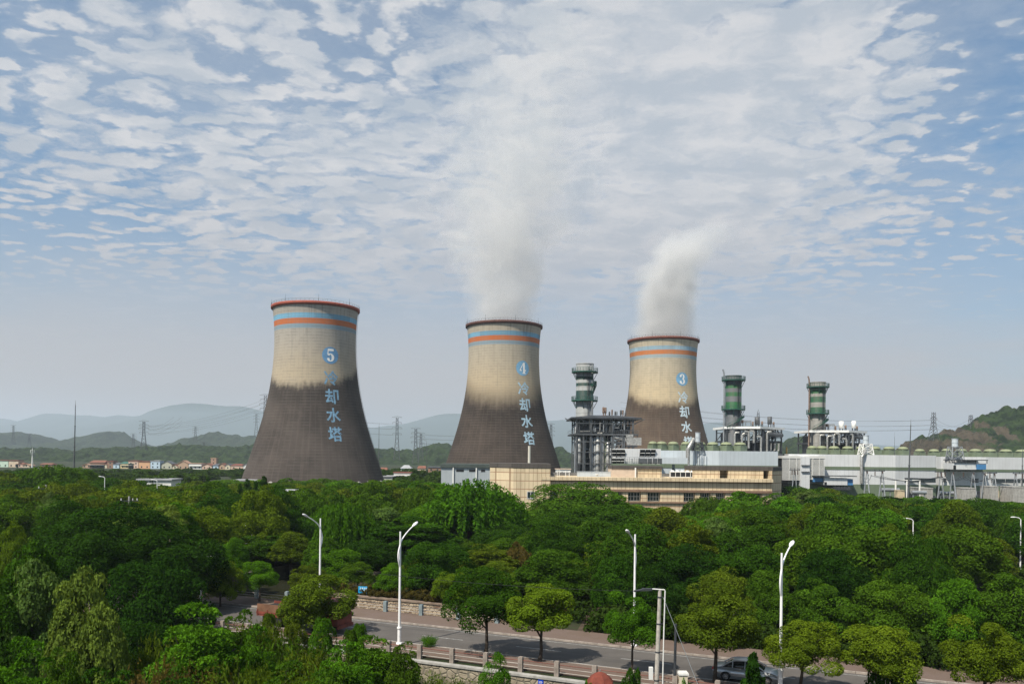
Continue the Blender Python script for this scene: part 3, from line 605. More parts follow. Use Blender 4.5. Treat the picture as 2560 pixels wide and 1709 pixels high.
def XZ(u, v, Y): p = P(u, v, Y); return p.x, p.z
def pbox(q, u0, u1, v0, v1, Y, D, base=None):
    """box whose front face at distance Y covers columns u0..u1 and rows v0..v1 (base: overrides the bottom height)"""
    um = (u0+u1)/2; x0 = P(u0, v0, Y).x; x1 = P(u1, v0, Y).x; z1 = P(um, v0, Y).z; z0 = P(um, v1, Y).z if base is None else base
    q.box(x0, x1, Y, Y+D, z0, z1); return x0, x1, z0, z1
def window(parent, x0, x1, z0, z1, Y, nx=2, nz=1, fw=0.17, name='window', fr=None):
    """a framed window part standing 2 cm proud of a wall at Y; its pane is a sub-part"""
    q = MB(); y0, y1 = Y-0.10, Y-0.004
    for a, bb, c, d in ((x0, x1, z0, z0+fw), (x0, x1, z1-fw, z1), (x0, x0+fw, z0+fw, z1-fw), (x1-fw, x1, z0+fw, z1-fw)): q.box(a, bb, y0, y1, c, d)
    for i in range(1, nx): xm = x0+(x1-x0)*i/nx; q.box(xm-fw/3, xm+fw/3, y0+.01, y1, z0+fw, z1-fw)
    for i in range(1, nz): zm = z0+(z1-z0)*i/nz; q.box(x0+fw, x1-fw, y0+.02, y1, zm-fw/3, zm+fw/3)
    w = q.build(name, fr or M_FRAME, parent); q = MB(); q.box(x0+fw*.5, x1-fw*.5, Y-0.05, Y-0.008, z0+fw*.5, z1-fw*.5); q.build('pane', M_GLASS, w); return w

# --- beige tiled office block
Y0 = 215.0
o0 = P(1600, 1135, Y0)
root = empty('office_building', (0, 0, 0), 0, 'long beige tiled office building with dark parapets, rising out of the trees below the boiler', 'building')
q = MB()
xa, xb, xc = P(1225, 1158, Y0+5).x, P(1284, 1158, Y0).x, P(1376, 1158, Y0).x
zt = P(1300, 1158, Y0).z; zp = P(1300, 1168.6, Y0).z
LB_poly = [(xa, Y0+5), (xb, Y0-0.6), (xc, Y0-0.6), (xc, Y0+16), (xa, Y0+16)]
q.prism(LB_poly, -0.3, zp); q.build('corner_block', M_TILE, root)
q = MB(); grow = [(xa-.12, Y0+4.95), (xb-.05, Y0-0.75), (xc+.12, Y0-0.75), (xc+.12, Y0+16.1), (xa-.12, Y0+16.1)]; q.prism(grow, zp+0.002, zt); q.build('parapet', M_TILE2, root)
# long low wing
xl, xr = P(1353, 1195, Y0).x, P(1931, 1195, Y0).x
zr = P(1640, 1194, Y0).z; zl = P(1640, 1202, Y0).z; zb = P(1640, 1226, Y0).z; zw = P(1640, 1253.5, Y0).z
xs = xc+0.002
q = MB(); q.box(xs, xr, Y0+0.3, Y0+15, zb, zl); q.box(xs, xr, Y0+0.3, Y0+15, -0.3, zw); q.build('wall', M_TILE, root)
q = MB(); q.box(xl, xr-.01, Y0-.72, Y0+15.1, zl+.003, zr); q.build('cornice', M_TILE, root)
q = MB(); q.box(xl+.1, xr-.02, Y0-0.2, Y0+0.28, zb-0.35, zb+0.25); q.box(xs+.1, xr-.02, Y0-0.15, Y0+0.28, zw-0.4, zw-.003); q.build('stone_band', M_BAND, root)
q = MB(); q.box(xs, xr, Y0+1.6, Y0+14.9, zw+.003, zb-.003); q.build('recess', M_TILE, root)
# piers between the windows of the recessed row
WU = [(1356, 1394), (1432, 1462), (1484, 1512), (1535, 1555), (1571, 1602), (1620, 1650), (1711, 1737), (1752, 1776), (1791, 1812), (1833, 1860), (1878, 1905)]
edge = xs
for a, bb in WU:
    x0, x1 = P(a, 1240, Y0).x, P(bb, 1240, Y0).x
    if x0-0.1 > edge+0.3: MB().box(edge+.02, x0-.1, Y0+0.25, Y0+1.55, zw+.004, zb-.36).build('window_pier', M_TILE, root)
    edge = x1+.1
MB().box(edge, xr-.03, Y0+0.25, Y0+1.55, zw+.004, zb-.36).build('window_pier', M_TILE, root)
for a, bb in WU:
    x0, x1 = P(a, 1240, Y0).x, P(bb, 1240, Y0).x
    window(root, max(x0, xs+.15), x1, zw+.05, zb-.45, Y0+1.55, 4, 2)
x0, x1 = P(1317, 1240, Y0).x, P(1336, 1240, Y0).x; window(root, x0, x1, P(1326, 1246, Y0).z, P(1326, 1227, Y0).z, Y0-0.62, 2, 1)
x0, x1 = P(1312, 1240, Y0).x, P(1331, 1240, Y0).x; window(root, x0, x1, 0.4, P(1326, 1278, Y0).z, Y0-0.62, 2, 1)
# upper rooms
pz = P(1840, 1176, Y0).z; pt = P(1840, 1166, Y0).z
q = MB()
for u0, u1, dy in ((1750, 1819, 3.0), (1819.2, 1840, 6.5), (1840.2, 1930, 3.0)): q.box(P(u0, 1, Y0).x, P(u1, 1, Y0).x, Y0+dy, Y0+13, zr+.002, pz)
xe0, xe1 = P(1928, 1, Y0).x, P(1966, 1, Y0+7).x
q.prism([(xr+.01, Y0+.31), (xe1, Y0+7), (xe1, Y0+15), (xr+.01, Y0+15)], -0.3, pz+.001)
q.build('upper_wall', M_TILE, root)
q = MB(); q.box(P(1749, 1, Y0).x, xr+.2, Y0+2.85, Y0+13.1, pz+.004, pt); q.prism([(xr+.21, Y0+.25), (xe1+.15, Y0+7), (xe1+.15, Y0+13.1), (xr+.21, Y0+13.1)], pz+.005, pt+.01); q.build('parapet', M_TILE2, root)
q = MB(); z1 = P(1600, 1172, Y0).z; z2 = P(1600, 1164.5, Y0).z; z3 = P(1600, 1159, Y0).z
q.box(P(1546, 1, Y0).x, P(1606, 1, Y0).x, Y0+3, Y0+12, zr+.002, z1); q.build('pink_room', M_PINK, root)
q = MB(); q.box(P(1606.2, 1, Y0).x, P(1672, 1, Y0).x, Y0+3.2, Y0+12, zr+.003, z1-.003); q.build('roof_room', M_TILE, root)
q = MB(); q.box(P(1545, 1, Y0).x, P(1673, 1, Y0).x, Y0+2.8, Y0+12.2, z1+.002, z2); q.build('parapet', M_TILE2, root)
q = MB(); q.tube((P(1605, 1, Y0).x, Y0+2.7, zr), (P(1605, 1, Y0).x, Y0+2.7, z1+.3), 0.22, n=8); q.build('downpipe', M_WHITE, root)
q = MB(); q.box(xs, xr, Y0+15.102, Y0+15.3, zr-.4, zr+.9); q.build('rear_parapet', M_ROOF, root)
for k, u in enumerate((1393, 1398, 1414, 1423)):
    p = P(u, 1196, Y0+3); o = MB().tube((0, 0, 0), (0, 0, 1.55-0.2*(k > 1)), 0.09, n=8)
    o.pipe([(0, 0, 1.5-0.2*(k > 1)), (0, 0, 1.65-0.2*(k > 1)), (.12, 0, 1.72-0.2*(k > 1))], 0.13, 8)
    o = o.build('vent_pipe', M_WHITE, None, (p.x, p.y, zr)); tag(o, ['outermost white vent pipe on the office roof beside the dark tower foot', 'second white vent pipe on the office roof, close to the outermost', 'shorter white vent pipe on the office roof before the white hut', 'shorter white vent pipe on the office roof nearest the boiler foot'][k], 'vent pipe', 'white vent pipes on the office roof')
# things on the office roof
p = P(1706, 1197, Y0+4); ac = empty('cooling_unit', (p.x, p.y, zr), 0, 'long white air conditioning unit with black coil bays on the office roof', 'cooling unit')
q = MB(); q.box(-3.5, 3.5, -.8, .8, .15, .3); q.box(-3.5, 3.5, -.85, .85, 1.5, 1.75)
for i in range(6): x = -3.45+i*1.38; q.box(x-.06 if i else x, x+.06, -.84, .84, .3, 1.5)
q.build('casing', M_WHITE, ac); q = MB()
for i in range(5): q.box(-3.36+i*1.38, -2.16+i*1.38, -.75, .75, .31, 1.49)
q.build('coil', M_BLACK, ac)
for i in range(5): q = MB(); q.tube((-2.75+i*1.38, 0, 1.755), (-2.75+i*1.38, 0, 2.05), .55, .42, 14); q.build('fan_cowl', M_WHITE, ac)
p = P(1557, 1196, Y0+2); q = MB(); q.tube((0, 0, 0), (0, 0, .5), .08, n=8); q.lathe([(0.02, .45), (.35, .55), (.6, .8), (.55, .82), (.3, .62), (.02, .52)], 16, cap=False)
tag(q.build('satellite_dish', M_WHITE, None, (p.x-7, p.y, zr)), 'small white dish standing on the office roof by the grey crate', 'dish')
p0 = P(1462, 1194, Y0+6); q = MB(); q.box(-2, 14.5, 0, 2.6, 0, 1.25); q.box(-2.1, 14.6, -.1, 2.7, 1.26, 1.36); q.box(1.5, 6.0, -.02, -.003, .2, 1.0)
tag(q.build('plant_housing', M_CLADB, None, (p0.x, p0.y, zr)), 'low pale blue equipment housing on the office roof in front of the boiler', 'housing')

# --- grey workshop behind the trees
Yw = 300
g = empty('workshop_hall', (0, 0, 0), 0, 'low blue-grey workshop hall with three dark slots, joining the beige office corner', 'building')
q = MB(); x0, x1, zz0, zz1 = pbox(q, 1103, 1226, 1168, 1200, Yw, 20, -0.3); q.build('wall', M_CLADG, g)
q = MB(); zc_ = P(1165, 1159.5, Yw).z; q.box(x0-.3, x1+.3, Yw-.6, Yw+20.2, zz1+.002, zc_); q.build('roof', mat('dark_green_fascia', (0.055, 0.072, 0.066), 0.7, var=0.2), g)
for a, bb in ((1153, 1172), (1185, 1203), (1215, 1225)): w = MB(); xx0, xx1 = P(a, 1, Yw).x, P(bb, 1, Yw).x; w.box(xx0, xx1, Yw-.06, Yw-.003, P(1190, 1179, Yw).z, P(1190, 1172.5, Yw).z); w.build('window', M_BLACK, g)
for a in (1146, 1203.6): w = MB(); xx = P(a, 1, Yw).x; w.tube((xx, Yw-.3, 0), (xx, Yw-.3, zz1+.2), .3, n=8); w.build('downpipe', M_WHITE, g)
p = P(1323, 1158, 250); q = MB(); q.tube((0, 0, 0), (0, 0, 13.0), .48, n=14); q.tube((0, 0, 13), (0, 0, P(1323, 1114, 250).z), .44, .42, 14); q.lathe([(.52, 12.9), (.52, 13.2)], 14)
tag(q.build('vent_stack', mat('cream_stack_paint', (0.56, 0.54, 0.47), 0.6, var=0.1, streak=0.3), None, (p.x, 250, 0)), 'plain cream vent stack standing before the tower numbered 4', 'stack')
p = P(1412, 1185, 262); hut = empty('roof_hut', (p.x, 262, 0), 0, 'small white hut between the dark tower foot and the boiler', 'hut')
q = MB(); zh = P(1412, 1173, 262).z; q.box(-2.9, 1.9, 0, 4, 0, zh); q.build('wall', M_WHITE, hut); q = MB(); q.box(-3.1, 2.1, -.2, 4.2, zh+.002, zh+.25); q.build('roof', M_PINK, hut)
for x in (-2.2, -1.1): q = MB(); q.box(x, x+.4, -.05, -.004, zh-1.3, zh-.8); q.build('window', M_BLACK, hut)

# --- roof ventilators (parts of their hall)
def ventilator(parent, x, y, z, w, h, rz=0.6):
    M = Matrix.Translation((x, y, z)) @ Matrix.Rotation(rz, 4, 'Z'); q = MB(); s = w*0.40
    q.box(-s, s, -s, s, 0, h*.62, M)
    q.add([M @ Vector(p) for p in ((-s*.86, -s*.86, h*.62), (s*.86, -s*.86, h*.62), (s*.86, s*.86, h*.62), (-s*.86, s*.86, h*.62), (-s*.5, -s*.5, h*.8), (s*.5, -s*.5, h*.8), (s*.5, s*.5, h*.8), (-s*.5, s*.5, h*.8))],
          [(0, 1, 5, 4), (1, 2, 6, 5), (2, 3, 7, 6), (3, 0, 4, 7), (4, 5, 6, 7)])
    v = q.build('roof_ventilator', M_VENT, parent); q = MB()
    q.lathe([(w*.46, h*.70), (w*.48, h*.74), (w*.44, h*.84), (w*.30, h*.95), (0.02, h)], 20, (x, y, z), cap=False); q.lathe([(w*.46, h*.70), (w*.2, h*.72)], 20, (x, y, z), cap=False)
    q.build('cowl', mat_cowl, v); return v
mat_cowl = mat('pale_green_cowl', (0.235, 0.265, 0.155), 0.55, var=0.1, streak=0.1)
# --- turbine hall behind the office
Yh = 285
h1 = empty('turbine_hall', (0, 0, 0), 0, 'pale blue-grey turbine hall with squat green ventilators, rising behind the office roof', 'turbine hall')
q = MB(); xa, xb = P(1640, 1, Yh).x, P(1964, 1, Yh).x; xf = P(1810, 1, Yh).x; xs1 = P(1748, 1, Yh).x; zt = P(1800, 1126.5, Yh).z; zg = P(1850, 1163, Yh).z
q.prism([(xa, Yh+6), (xs1, Yh+6), (xs1+.1, Yh+2), (xf, Yh), (xb, Yh+3), (xb, Yh+40), (xa, Yh+40)], zg+.002, zt); q.build('upper_wall', M_CLADB, h1)
q = MB(); q.prism([(xa, Yh+5.9), (xs1, Yh+5.9), (xs1+.1, Yh+1.9), (xf, Yh-.1), (xb+.1, Yh+2.9), (xb+.1, Yh+40), (xa, Yh+40)], zg-1.6, zg-.001); q.build('green_band', M_GBAND, h1)
q = MB(); q.prism([(xa, Yh+6), (xs1, Yh+6), (xs1+.1, Yh+2), (xf, Yh), (xb, Yh+3), (xb, Yh+39.9), (xa, Yh+39.9)], -.3, zg-1.603); q.build('lower_wall', M_CLADG, h1)
q = MB(); xx0, xx1 = P(1664, 1, 275).x, P(1731, 1, 275).x; zz = [P(1697, v, 275).z for v in (1144, 1159, 1169.5)]
q.box(xx0, xx1, 275, 290.8, zz[1]+.002, zz[0]); q.build('annex', M_CLADB, h1); q = MB(); q.box(xx0-.05, xx1+.05, 274.9, 290.7, zz[2], zz[1]); q.build('annex_band', M_GBAND, h1)
q = MB(); q.box(xx0, xx1+8, 275.02, 290.6, -.3, zz[2]-.003); q.build('annex_wall', M_CLADB, h1)
q = MB(); q.box(P(1692, 1, 275).x, P(1699, 1, 275).x, 274.85, 274.9, zz[2]-3, zz[1]-.2); q.build('window', M_GLASS, h1)
for u0, u1 in ((1632, 1655), (1652, 1679), (1681, 1708), (1714, 1739), (1750, 1776), (1779, 1808), (1812, 1842), (1846, 1877)):
    Yv = Yh+16; w = (u1-u0)/FPX*Yv; pv_ = P((u0+u1)/2, 1, Yv); ventilator(h1, pv_.x, Yv, zt-.05, w, (zt and (1127-1103.5)/FPX*Yv))
q = MB(); pw = P(1732, 1, Yh).x; q.pipe([(pw-.3, Yh-1, 8), (pw-.3, Yh-1, zt+.5), (pw+.4, Yh-1, zt+1.6), (pw+2.2, Yh+1, zt+4.2)], .75, 10); q.build('exhaust_pipe', M_SILVER, h1)
q = MB()
for k in range(14): q.bar((pw+3.2, Yh-.6, zg+k*.5), (pw+4.0, Yh-.6, zg+k*.5), .08)
for x in (2.6, 3.2, 4.0, 5.6): q.bar((pw+x, Yh-.6, zg-1), (pw+x, Yh-.6, zt+.6), .16)
q.build('ladder', M_DSTEEL, h1)
def lattice_stack(u, Y, v_top, v_cyl, v_base, zb, wl, label, cyl, leg):
    p = P(u, 1135, Y); z1, z2, z3 = (P(u, v, Y).z for v in (v_top, v_cyl, v_base)); zb = z3 if zb is None else zb
    r_ = empty('oil_vapour_stack', (p.x, Y, zb), 0, label, 'stack', 'short banded stacks on lattice legs on the hall roofs'); h = z2-zb
    q = MB(); rc = wl*.29
    q.tube((0, 0, h-.3), (0, 0, z1-zb), rc, n=16); 
    for f in (0.0, .5, .97): zz = h+(z1-z2)*f; q.lathe([(rc+.12, zz), (rc+.12, zz+.16)], 16)
    q.build('stack_pipe', cyl, r_); q = MB(); w0, w1 = wl*.62, wl*.46; cs = [(-1, -1), (1, -1), (1, 1), (-1, 1)]
    for i in range(4):
        a, b2 = cs[i], cs[(i+1) % 4]; L = lambda c, t: (c[0]*(w0+(w1-w0)*t), c[1]*(w0+(w1-w0)*t), h*t)
        q.bar(L(a, 0), L(a, 1), .28)
        for k in range(2):
            q.bar(L(a, k/2), L(b2, (k+1)/2), .2); q.bar(L(b2, k/2), L(a, (k+1)/2), .2)
        for t in (.5, 1): q.bar(L(a, t), L(b2, t), .2)
    q.build('lattice_frame', leg, r_); return r_
lattice_stack(1744, Yh+2, 1081, 1105, 1126, zt, 3.0, 'blue-grey vapour stack on dark lattice legs before the tower numbered 3', M_CLADB, M_DSTEEL)

# --- filter house with black louvres
Yf = 262
fh = empty('air_filter_house', (0, 0, 0), 0, 'white air intake filter house with slanting black louvre panels beside the boiler', 'filter house')
q = MB(); x0, x1, z0, z1 = pbox(q, 1541, 1652, 1121, 1162, Yf, 14, 2.0); q.build('casing', M_CLAD, fh)
def louver(parent, u0, u1, v0, v1, Y, sl=0.35):
    xa, xb = P(u0, 1, Y).x, P(u1, 1, Y).x; zt_, zb_ = P((u0+u1)/2, v0, Y).z, P((u0+u1)/2, v1, Y).z
    q = MB(); q.add([(xa, Y-.9, zt_), (xb, Y-.9, zt_), (xb+sl, Y-.1, zb_), (xa+sl, Y-.1, zb_), (xa, Y-.01, zt_), (xb, Y-.01, zt_), (xb+sl, Y-.01, zb_), (xa+sl, Y-.01, zb_)],
                    [(0, 3, 2, 1), (0, 1, 5, 4), (1, 2, 6, 5), (2, 3, 7, 6), (3, 0, 4, 7)]); lv = q.build('louvre_panel', M_BLACK, parent)
    q = MB()
    for f in (0, .5, 1): 
        zz = zb_+(zt_-zb_)*f; yy = Y-.1-.8*f-.06; q.box(xa-.05, xb+.05+sl*(1-f), yy, yy+.05, zz-.08, zz+.08)
    q.build('louvre_frame', M_FRAME, lv)
for a, bb in ((1541, 1551), (1552, 1562), (1563, 1573), (1612, 1624), (1626, 1637), (1639, 1650)): louver(fh, a, bb, 1123, 1141, Yf, .35 if a < 1600 else -.2)
for a, bb in ((1541, 1551), (1552, 1562), (1563, 1573)): louver(fh, a, bb, 1145, 1159, Yf, .35)
q = MB()
for k in range(15): x = P(1574+k*6, 1, Yf-1).x; q.tube((x, Yf-1, P(1620, 1158, Yf).z), (x, Yf-1, P(1620, 1143+3*(k % 2), Yf).z), .07+.12*(k % 3 == 0), n=6)
for v in (1143, 1148, 1153): q.bar((P(1572, 1, Yf-1).x, Yf-1, P(1620, v, Yf).z), (P(1664, 1, Yf-1).x, Yf-1, P(1620, v, Yf).z), .09)
q.build('gantry_railing', M_STEEL, fh)
for k, u in enumerate((1613, 1624, 1636, 1649, 1661)):
    q = MB(); a, bb = P(u-4, 1, Yf-2).x, P(u+4, 1, Yf-2).x; za = P(u, 1158.5, Yf).z; q.prism([(a-.2, Yf-2.4), (bb+.2, Yf-2.4), (bb, Yf-1.3), (a, Yf-1.3)], za, za+1.7); q.tube(((a+bb)/2, Yf-2.5, za+.5), ((a+bb)/2, Yf-2.8, za+.5), .35, n=10); q.build('cooling_fan', M_GSTEEL, fh)
q = MB(); xg0, xg1 = P(1543, 1, Yf-4).x, P(1672, 1, Yf-4).x; q.box(xg0, xg1, Yf-4, Yf-.05, P(1600, 1164.5, Yf).z, P(1600, 1159, Yf).z); q.build('green_fascia', M_GBAND, fh)

# --- stacks
def stack(u, Y, v_top, v_base, wpx, bands, plats, upper, label, low=1, pipe=None):
    p = P(u, 1135, Y); ZV = lambda v: P(u, v, Y).z; r = wpx/2/FPX*Y; zt = ZV(v_top)
    root = empty('exhaust_stack', (p.x, Y, 0), 0, label, 'stack', 'exhaust stacks with green and white rings')
    m, N, b, co = base_nodes('stack_paint', 0.6); x, y, z = N.xyz(co)[:3]
    strk = N.noise(N.v('MULTIPLY', co, (1, 1, 0.1)), 1.2, 5, 0.65); nz = N.noise(co, 0.6, 5, 0.65)
    c = N.mix(N.ramp(nz, .3, .7), tuple(q*.85 for q in upper), upper)
    for v0, v1, col in bands:
        f = N.m('MULTIPLY', N.m('GREATER_THAN', z, ZV(v1)), N.m('LESS_THAN', z, ZV(v0))); c = N.mix(f, c, col)
    c = N.mix(N.m('MULTIPLY', N.ramp(strk, .46, .70), .40), c, (.09, .065, .05))
    fz = N.m('LESS_THAN', N.m('FRACT', N.m('DIVIDE', z, 3.1)), .05); c = N.mix(N.m('MULTIPLY', fz, .5), c, (.05, .05, .05)); N.put(b, 'Base Color', c)
    q = MB(); q.lathe([(r, -.3), (r, zt), (r-.25, zt), (r-.25, zt-6)], 40, cap=False); q.lathe([(r+.1, zt-.35), (r+.1, zt+.02), (r-.1, zt+.02)], 40, cap=False); q.build('shaft', m, root)
    for v, ro, half in plats:
        z = ZV(v); R_ = ro/FPX*Y; q = MB(); n = 28
        a0, a1 = (0, 2*pi) if not half else (-0.9, 0.9); A = np.linspace(a0, a1, n+1)
        vs = []
        for a in A: vs += [(k*cos(a), k*sin(a), zz) for k, zz in ((r+.01, z), (R_, z), (R_, z+.45), (r+.01, z+.45))]
        q.add(vs, [(4*i+j, 4*i+(j+1) % 4, 4*i+4+(j+1) % 4, 4*i+4+j) for i in range(n) for j in range(4)]+([] if not half else [(0, 1, 2, 3), (4*n+3, 4*n+2, 4*n+1, 4*n)]))
        pl = q.build('platform', M_DGREEN, root); q = MB()
        for i, a in enumerate(A):
            q.tube((R_*cos(a)*.98, R_*sin(a)*.98, z+.45), (R_*cos(a)*.98, R_*sin(a)*.98, z+1.75), .07, n=5)
            if i % 4 == 0: q.bar((R_*cos(a)*.95, R_*sin(a)*.95, z), (r*cos(a), r*sin(a), z-2.6), .18)
        for hh in (1.1, 1.7): q.pipe([(R_*cos(a)*.98, R_*sin(a)*.98, z+hh) for a in A], .06, 5)
        q.build('railing', M_DGREEN, pl)
    q = MB(); aa = -1.25
    zl0, zl1 = 5, zt-1
    for s_ in (-.1, .1): q.bar(((r+.35)*cos(aa+s_), (r+.35)*sin(aa+s_), zl0), ((r+.35)*cos(aa+s_), (r+.35)*sin(aa+s_), zl1), .1)
    z = zl0
    while z < zl1: q.bar(((r+.35)*cos(aa-.1), (r+.35)*sin(aa-.1), z), ((r+.35)*cos(aa+.1), (r+.35)*sin(aa+.1), z), .06); z += .6
    q.build('ladder', M_DSTEEL, root)
    if pipe:
        q = MB(); q.pipe([(-r-.7, -.6, 4), (-r-.7, -.6, zt-1), (-r-.9, -.6, zt+1.2), (-r-1.3, -.6, zt+2.4)], .32, 8); q.build('side_pipe', M_STEEL if pipe == 1 else M_RUST, root)
        q = MB(); z0, z1 = ZV(v_base-4), ZV(v_base-30)
        for i in range(15):
            t0 = i/14; a = -2.4+1.9*t0; zz = z0+(z1-z0)*t0; a2 = a+.14; q.box(-.5, .5, -.1, .1, -.05, .25, Matrix.Translation(((r+.7)*cos(a), (r+.7)*sin(a), zz)) @ Matrix.Rotation(a, 4, 'Z') @ Matrix.Scale(1.2, 4)); 
        q.pipe([((r+1.2)*cos(-2.4+1.9*t), (r+1.2)*sin(-2.4+1.9*t), z0+(z1-z0)*t+1.0) for t in np.linspace(0, 1, 12)], .09, 5)
        q.build('spiral_stair', M_DGREEN, root)
    return root
DG, BG = (.010, .038, .034), (.010, .085, .026)
stack(1460, 288, 909, 1080, 43.5, [(942, 950, DG), (958, 966, DG), (977, 1001, DG)], [(932, 33, False), (965, 30, True), (1003, 33, False)], (.27, .285, .29), 'tallest grey exhaust stack with dark green rings, behind the pipe-covered boiler')
stack(1832, 312, 939, 1072, 39.5, [(963, 971, BG), (981, 991, BG), (1005, 1025, BG)], [(952, 29, False), (1025, 29, False)], (.09, .10, .11), 'dark grey exhaust stack with bright green rings above the turbine hall', pipe=1)
stack(2043, 328, 955, 1078, 37, [(967, 973, (.03, .09, .05)), (975, 984, BG), (992, 1006, (.018, .075, .038)), (1018, 1034, (.018, .07, .035))], [(969, 27, False), (1035, 27, False)], (.20, .198, .185), 'weathered white exhaust stack with green rings and rusty side pipe, behind the louvred hall', pipe=2)
# --- boiler house 1: a steel frame hung with pipes under a low hipped roof
rng = random.Random(4)
Yb = 280
p = P(1508, 1135, Yb); bh = empty('boiler_house', (p.x, Yb, 0), 0, 'dark open steel boiler house hung with silver pipes, joined to the tallest grey stack', 'boiler house')
m_ = lambda u: (u-1508)/FPX*Yb            # local x of a column
zV = lambda v, u=1508: P(u, v, Yb).z
q = MB(); ze, zr_, zf = zV(1046), zV(1036.5), zV(1050)
xl_, xr_ = m_(1422), m_(1594); yl, yr = -9, 15
q.add([(xl_, yl, ze), (xr_, yl, ze), (xr_, yr, ze), (xl_, yr, ze), (xl_+9, 3, zr_), (xr_-7, 3, zr_), (xl_, yl, ze-.5), (xr_, yl, ze-.5), (xr_, yr, ze-.5), (xl_, yr, ze-.5)],
      [(0, 1, 5, 4), (1, 2, 5), (2, 3, 4, 5), (3, 0, 4), (9, 8, 7, 6), (6, 7, 1, 0), (7, 8, 2, 1), (8, 9, 3, 2), (9, 6, 0, 3)]); q.build('roof', M_DSTEEL, bh)
q = MB(); zp_ = zV(1085)
q.box(m_(1425), m_(1586), -8.6, 13, zp_-.55, zp_); pl = q.build('platform', M_GSTEEL, bh)
q = MB()
for hh in (.55, 1.1):
    for a, bb in (((m_(1425), -8.5), (m_(1586), -8.5)), ((m_(1425), -8.5), (m_(1425), 13)), ((m_(1586), -8.5), (m_(1586), 13))): q.bar((*a, zp_+hh), (*bb, zp_+hh), .08)
for i in range(34): x = m_(1425)+(m_(1586)-m_(1425))*i/33; q.bar((x, -8.5, zp_), (x, -8.5, zp_+1.1), .07)
q.build('railing', M_GSTEEL, pl)
q = MB(); cols = [1436, 1453, 1471, 1495, 1523, 1552, 1573]
for i, u in enumerate(cols):
    for y in (-8, 1, 11):
        top = ze-.5; q.bar((m_(u), y, -.2), (m_(u), y, top if y > -8 or i % 2 == 0 or i > 3 else zp_-.5), .55 if y == -8 else .45)
for y in (-8, 11):
    for v in (1060, 1105, 1130, 1158):
        if v > 1120: q.bar((m_(1436), y, zV(v)), (m_(1523), y, zV(v)), .32)
        else: q.bar((m_(1436), y, zV(v)), (m_(1573), y, zV(v)), .36)
for a, bb in zip(cols, cols[1:]):
    q.bar((m_(a), 10.9, zV(1060)), (m_(bb), 10.9, ze-.6), .25); q.bar((m_(bb), 10.9, zV(1085)), (m_(a), 10.9, zV(1060)), .25)
for u in (1436, 1471, 1523, 1573):
    q.bar((m_(u), -8, zV(1062)), (m_(u)-4*(1 if u < 1500 else -1), -8, ze-.4), .28)
q.bar((m_(1436), -8, zp_-6), (m_(1426), -8, zp_-.4), .25); q.bar((m_(1573), -8, zp_-6), (m_(1585), -8, zp_-.4), .25)
for v0, v1, u0, u1 in ((1118, 1102, 1526, 1552), (1118, 1102, 1552, 1526), (1130, 1118, 1526, 1550)): q.bar((m_(u0), -8.1, zV(v0)), (m_(u1), -8.1, zV(v1)), .3)
q.build('frame', M_GSTEEL, bh)
q = MB(); q.box(m_(1441), m_(1523), -4.5, 10, 0, zp_-.6); q.box(m_(1523.2), m_(1575), -2, 10, 0, zV(1122)); q.build('boiler_casing', M_DSTEEL, bh)
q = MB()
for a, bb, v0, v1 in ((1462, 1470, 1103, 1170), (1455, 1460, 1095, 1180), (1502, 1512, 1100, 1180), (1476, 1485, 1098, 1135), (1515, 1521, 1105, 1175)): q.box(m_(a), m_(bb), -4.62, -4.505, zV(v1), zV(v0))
q.build('recess_shade_panel', M_BLACK, bh)  # black panels laid on the casing front stand in for deep shade
q = MB(); q.box(m_(1446), m_(1565), -5.5, 9, zp_+.05, zp_+2.6); q.box(m_(1452), m_(1530), -3, 8, zp_+2.65, zV(1054)); q.build('upper_drum_room', M_DSTEEL, bh)
PIPES = [(1488.5, 1.05, M_SILVER, 1086, 1184), (1498, 1.1, M_SILVER, 1086, 1178), (1513, .7, M_SILVER, 1104, 1184), (1508, .35, M_VENT, 1098, 1184), (1457, .45, M_SILVER, 1097, 1184), (1443, .95, M_SILVER, 1090, 1160), (1475, .35, M_STEEL, 1092, 1184), (1481, .3, M_STEEL, 1092, 1184), (1434, .3, M_STEEL, 1060, 1184), (1520, .4, M_STEEL, 1112, 1184)]
for u, r_, mt, v0, v1 in PIPES:
    q = MB(); y = -6.6-rng.random()*.8; q.pipe([(m_(u), y, zV(v1)), (m_(u), y, zV(v0)-.8), (m_(u)+.2, y+.7, zV(v0)-.1), (m_(u)+.3, y+2.6, zV(v0)+.1)], r_, 12)
    for k in range(4): zz = zV(v1)+(zV(v0)-zV(v1))*(k+.5)/4.4; q.lathe([(r_+.1, zz), (r_+.1, zz+.3)], 12, (m_(u), y, 0))
    q.build('pipe', mt, bh)
q = MB(); q.lathe([(.1, 0), (1.5, .4), (1.6, 1.2), (1.6, 5.4), (1.2, 6.3), (.3, 6.8)], 18, (m_(1444), -7, 0.5)); q.build('vessel', M_SILVER, bh)
q = MB(); q.pipe([(m_(1528), -7.3, zV(1093)), (m_(1545), -7.3, zV(1096)), (m_(1572), -7.3, zV(1103))], .95, 12); q.lathe([(1.0, -.2), (1.0, .3)], 12, (m_(1530), -7.3, zV(1094))); q.build('pipe', M_SILVER, bh)
q = MB(); q.prism([(-2.6, -1.8), (2.4, -1.8), (3.0, 1.8), (-2.2, 1.8)], 0, 2.6, Matrix.Translation((m_(1576), -6.8, zV(1112)))); q.prism([(-1.2, -1.9), (1.3, -1.9), (1.3, 1.9), (-1.2, 1.9)], 2.6, 3.6, Matrix.Translation((m_(1564), -6.8, zV(1112)))); q.build('duct_cap', M_SILVER, bh)
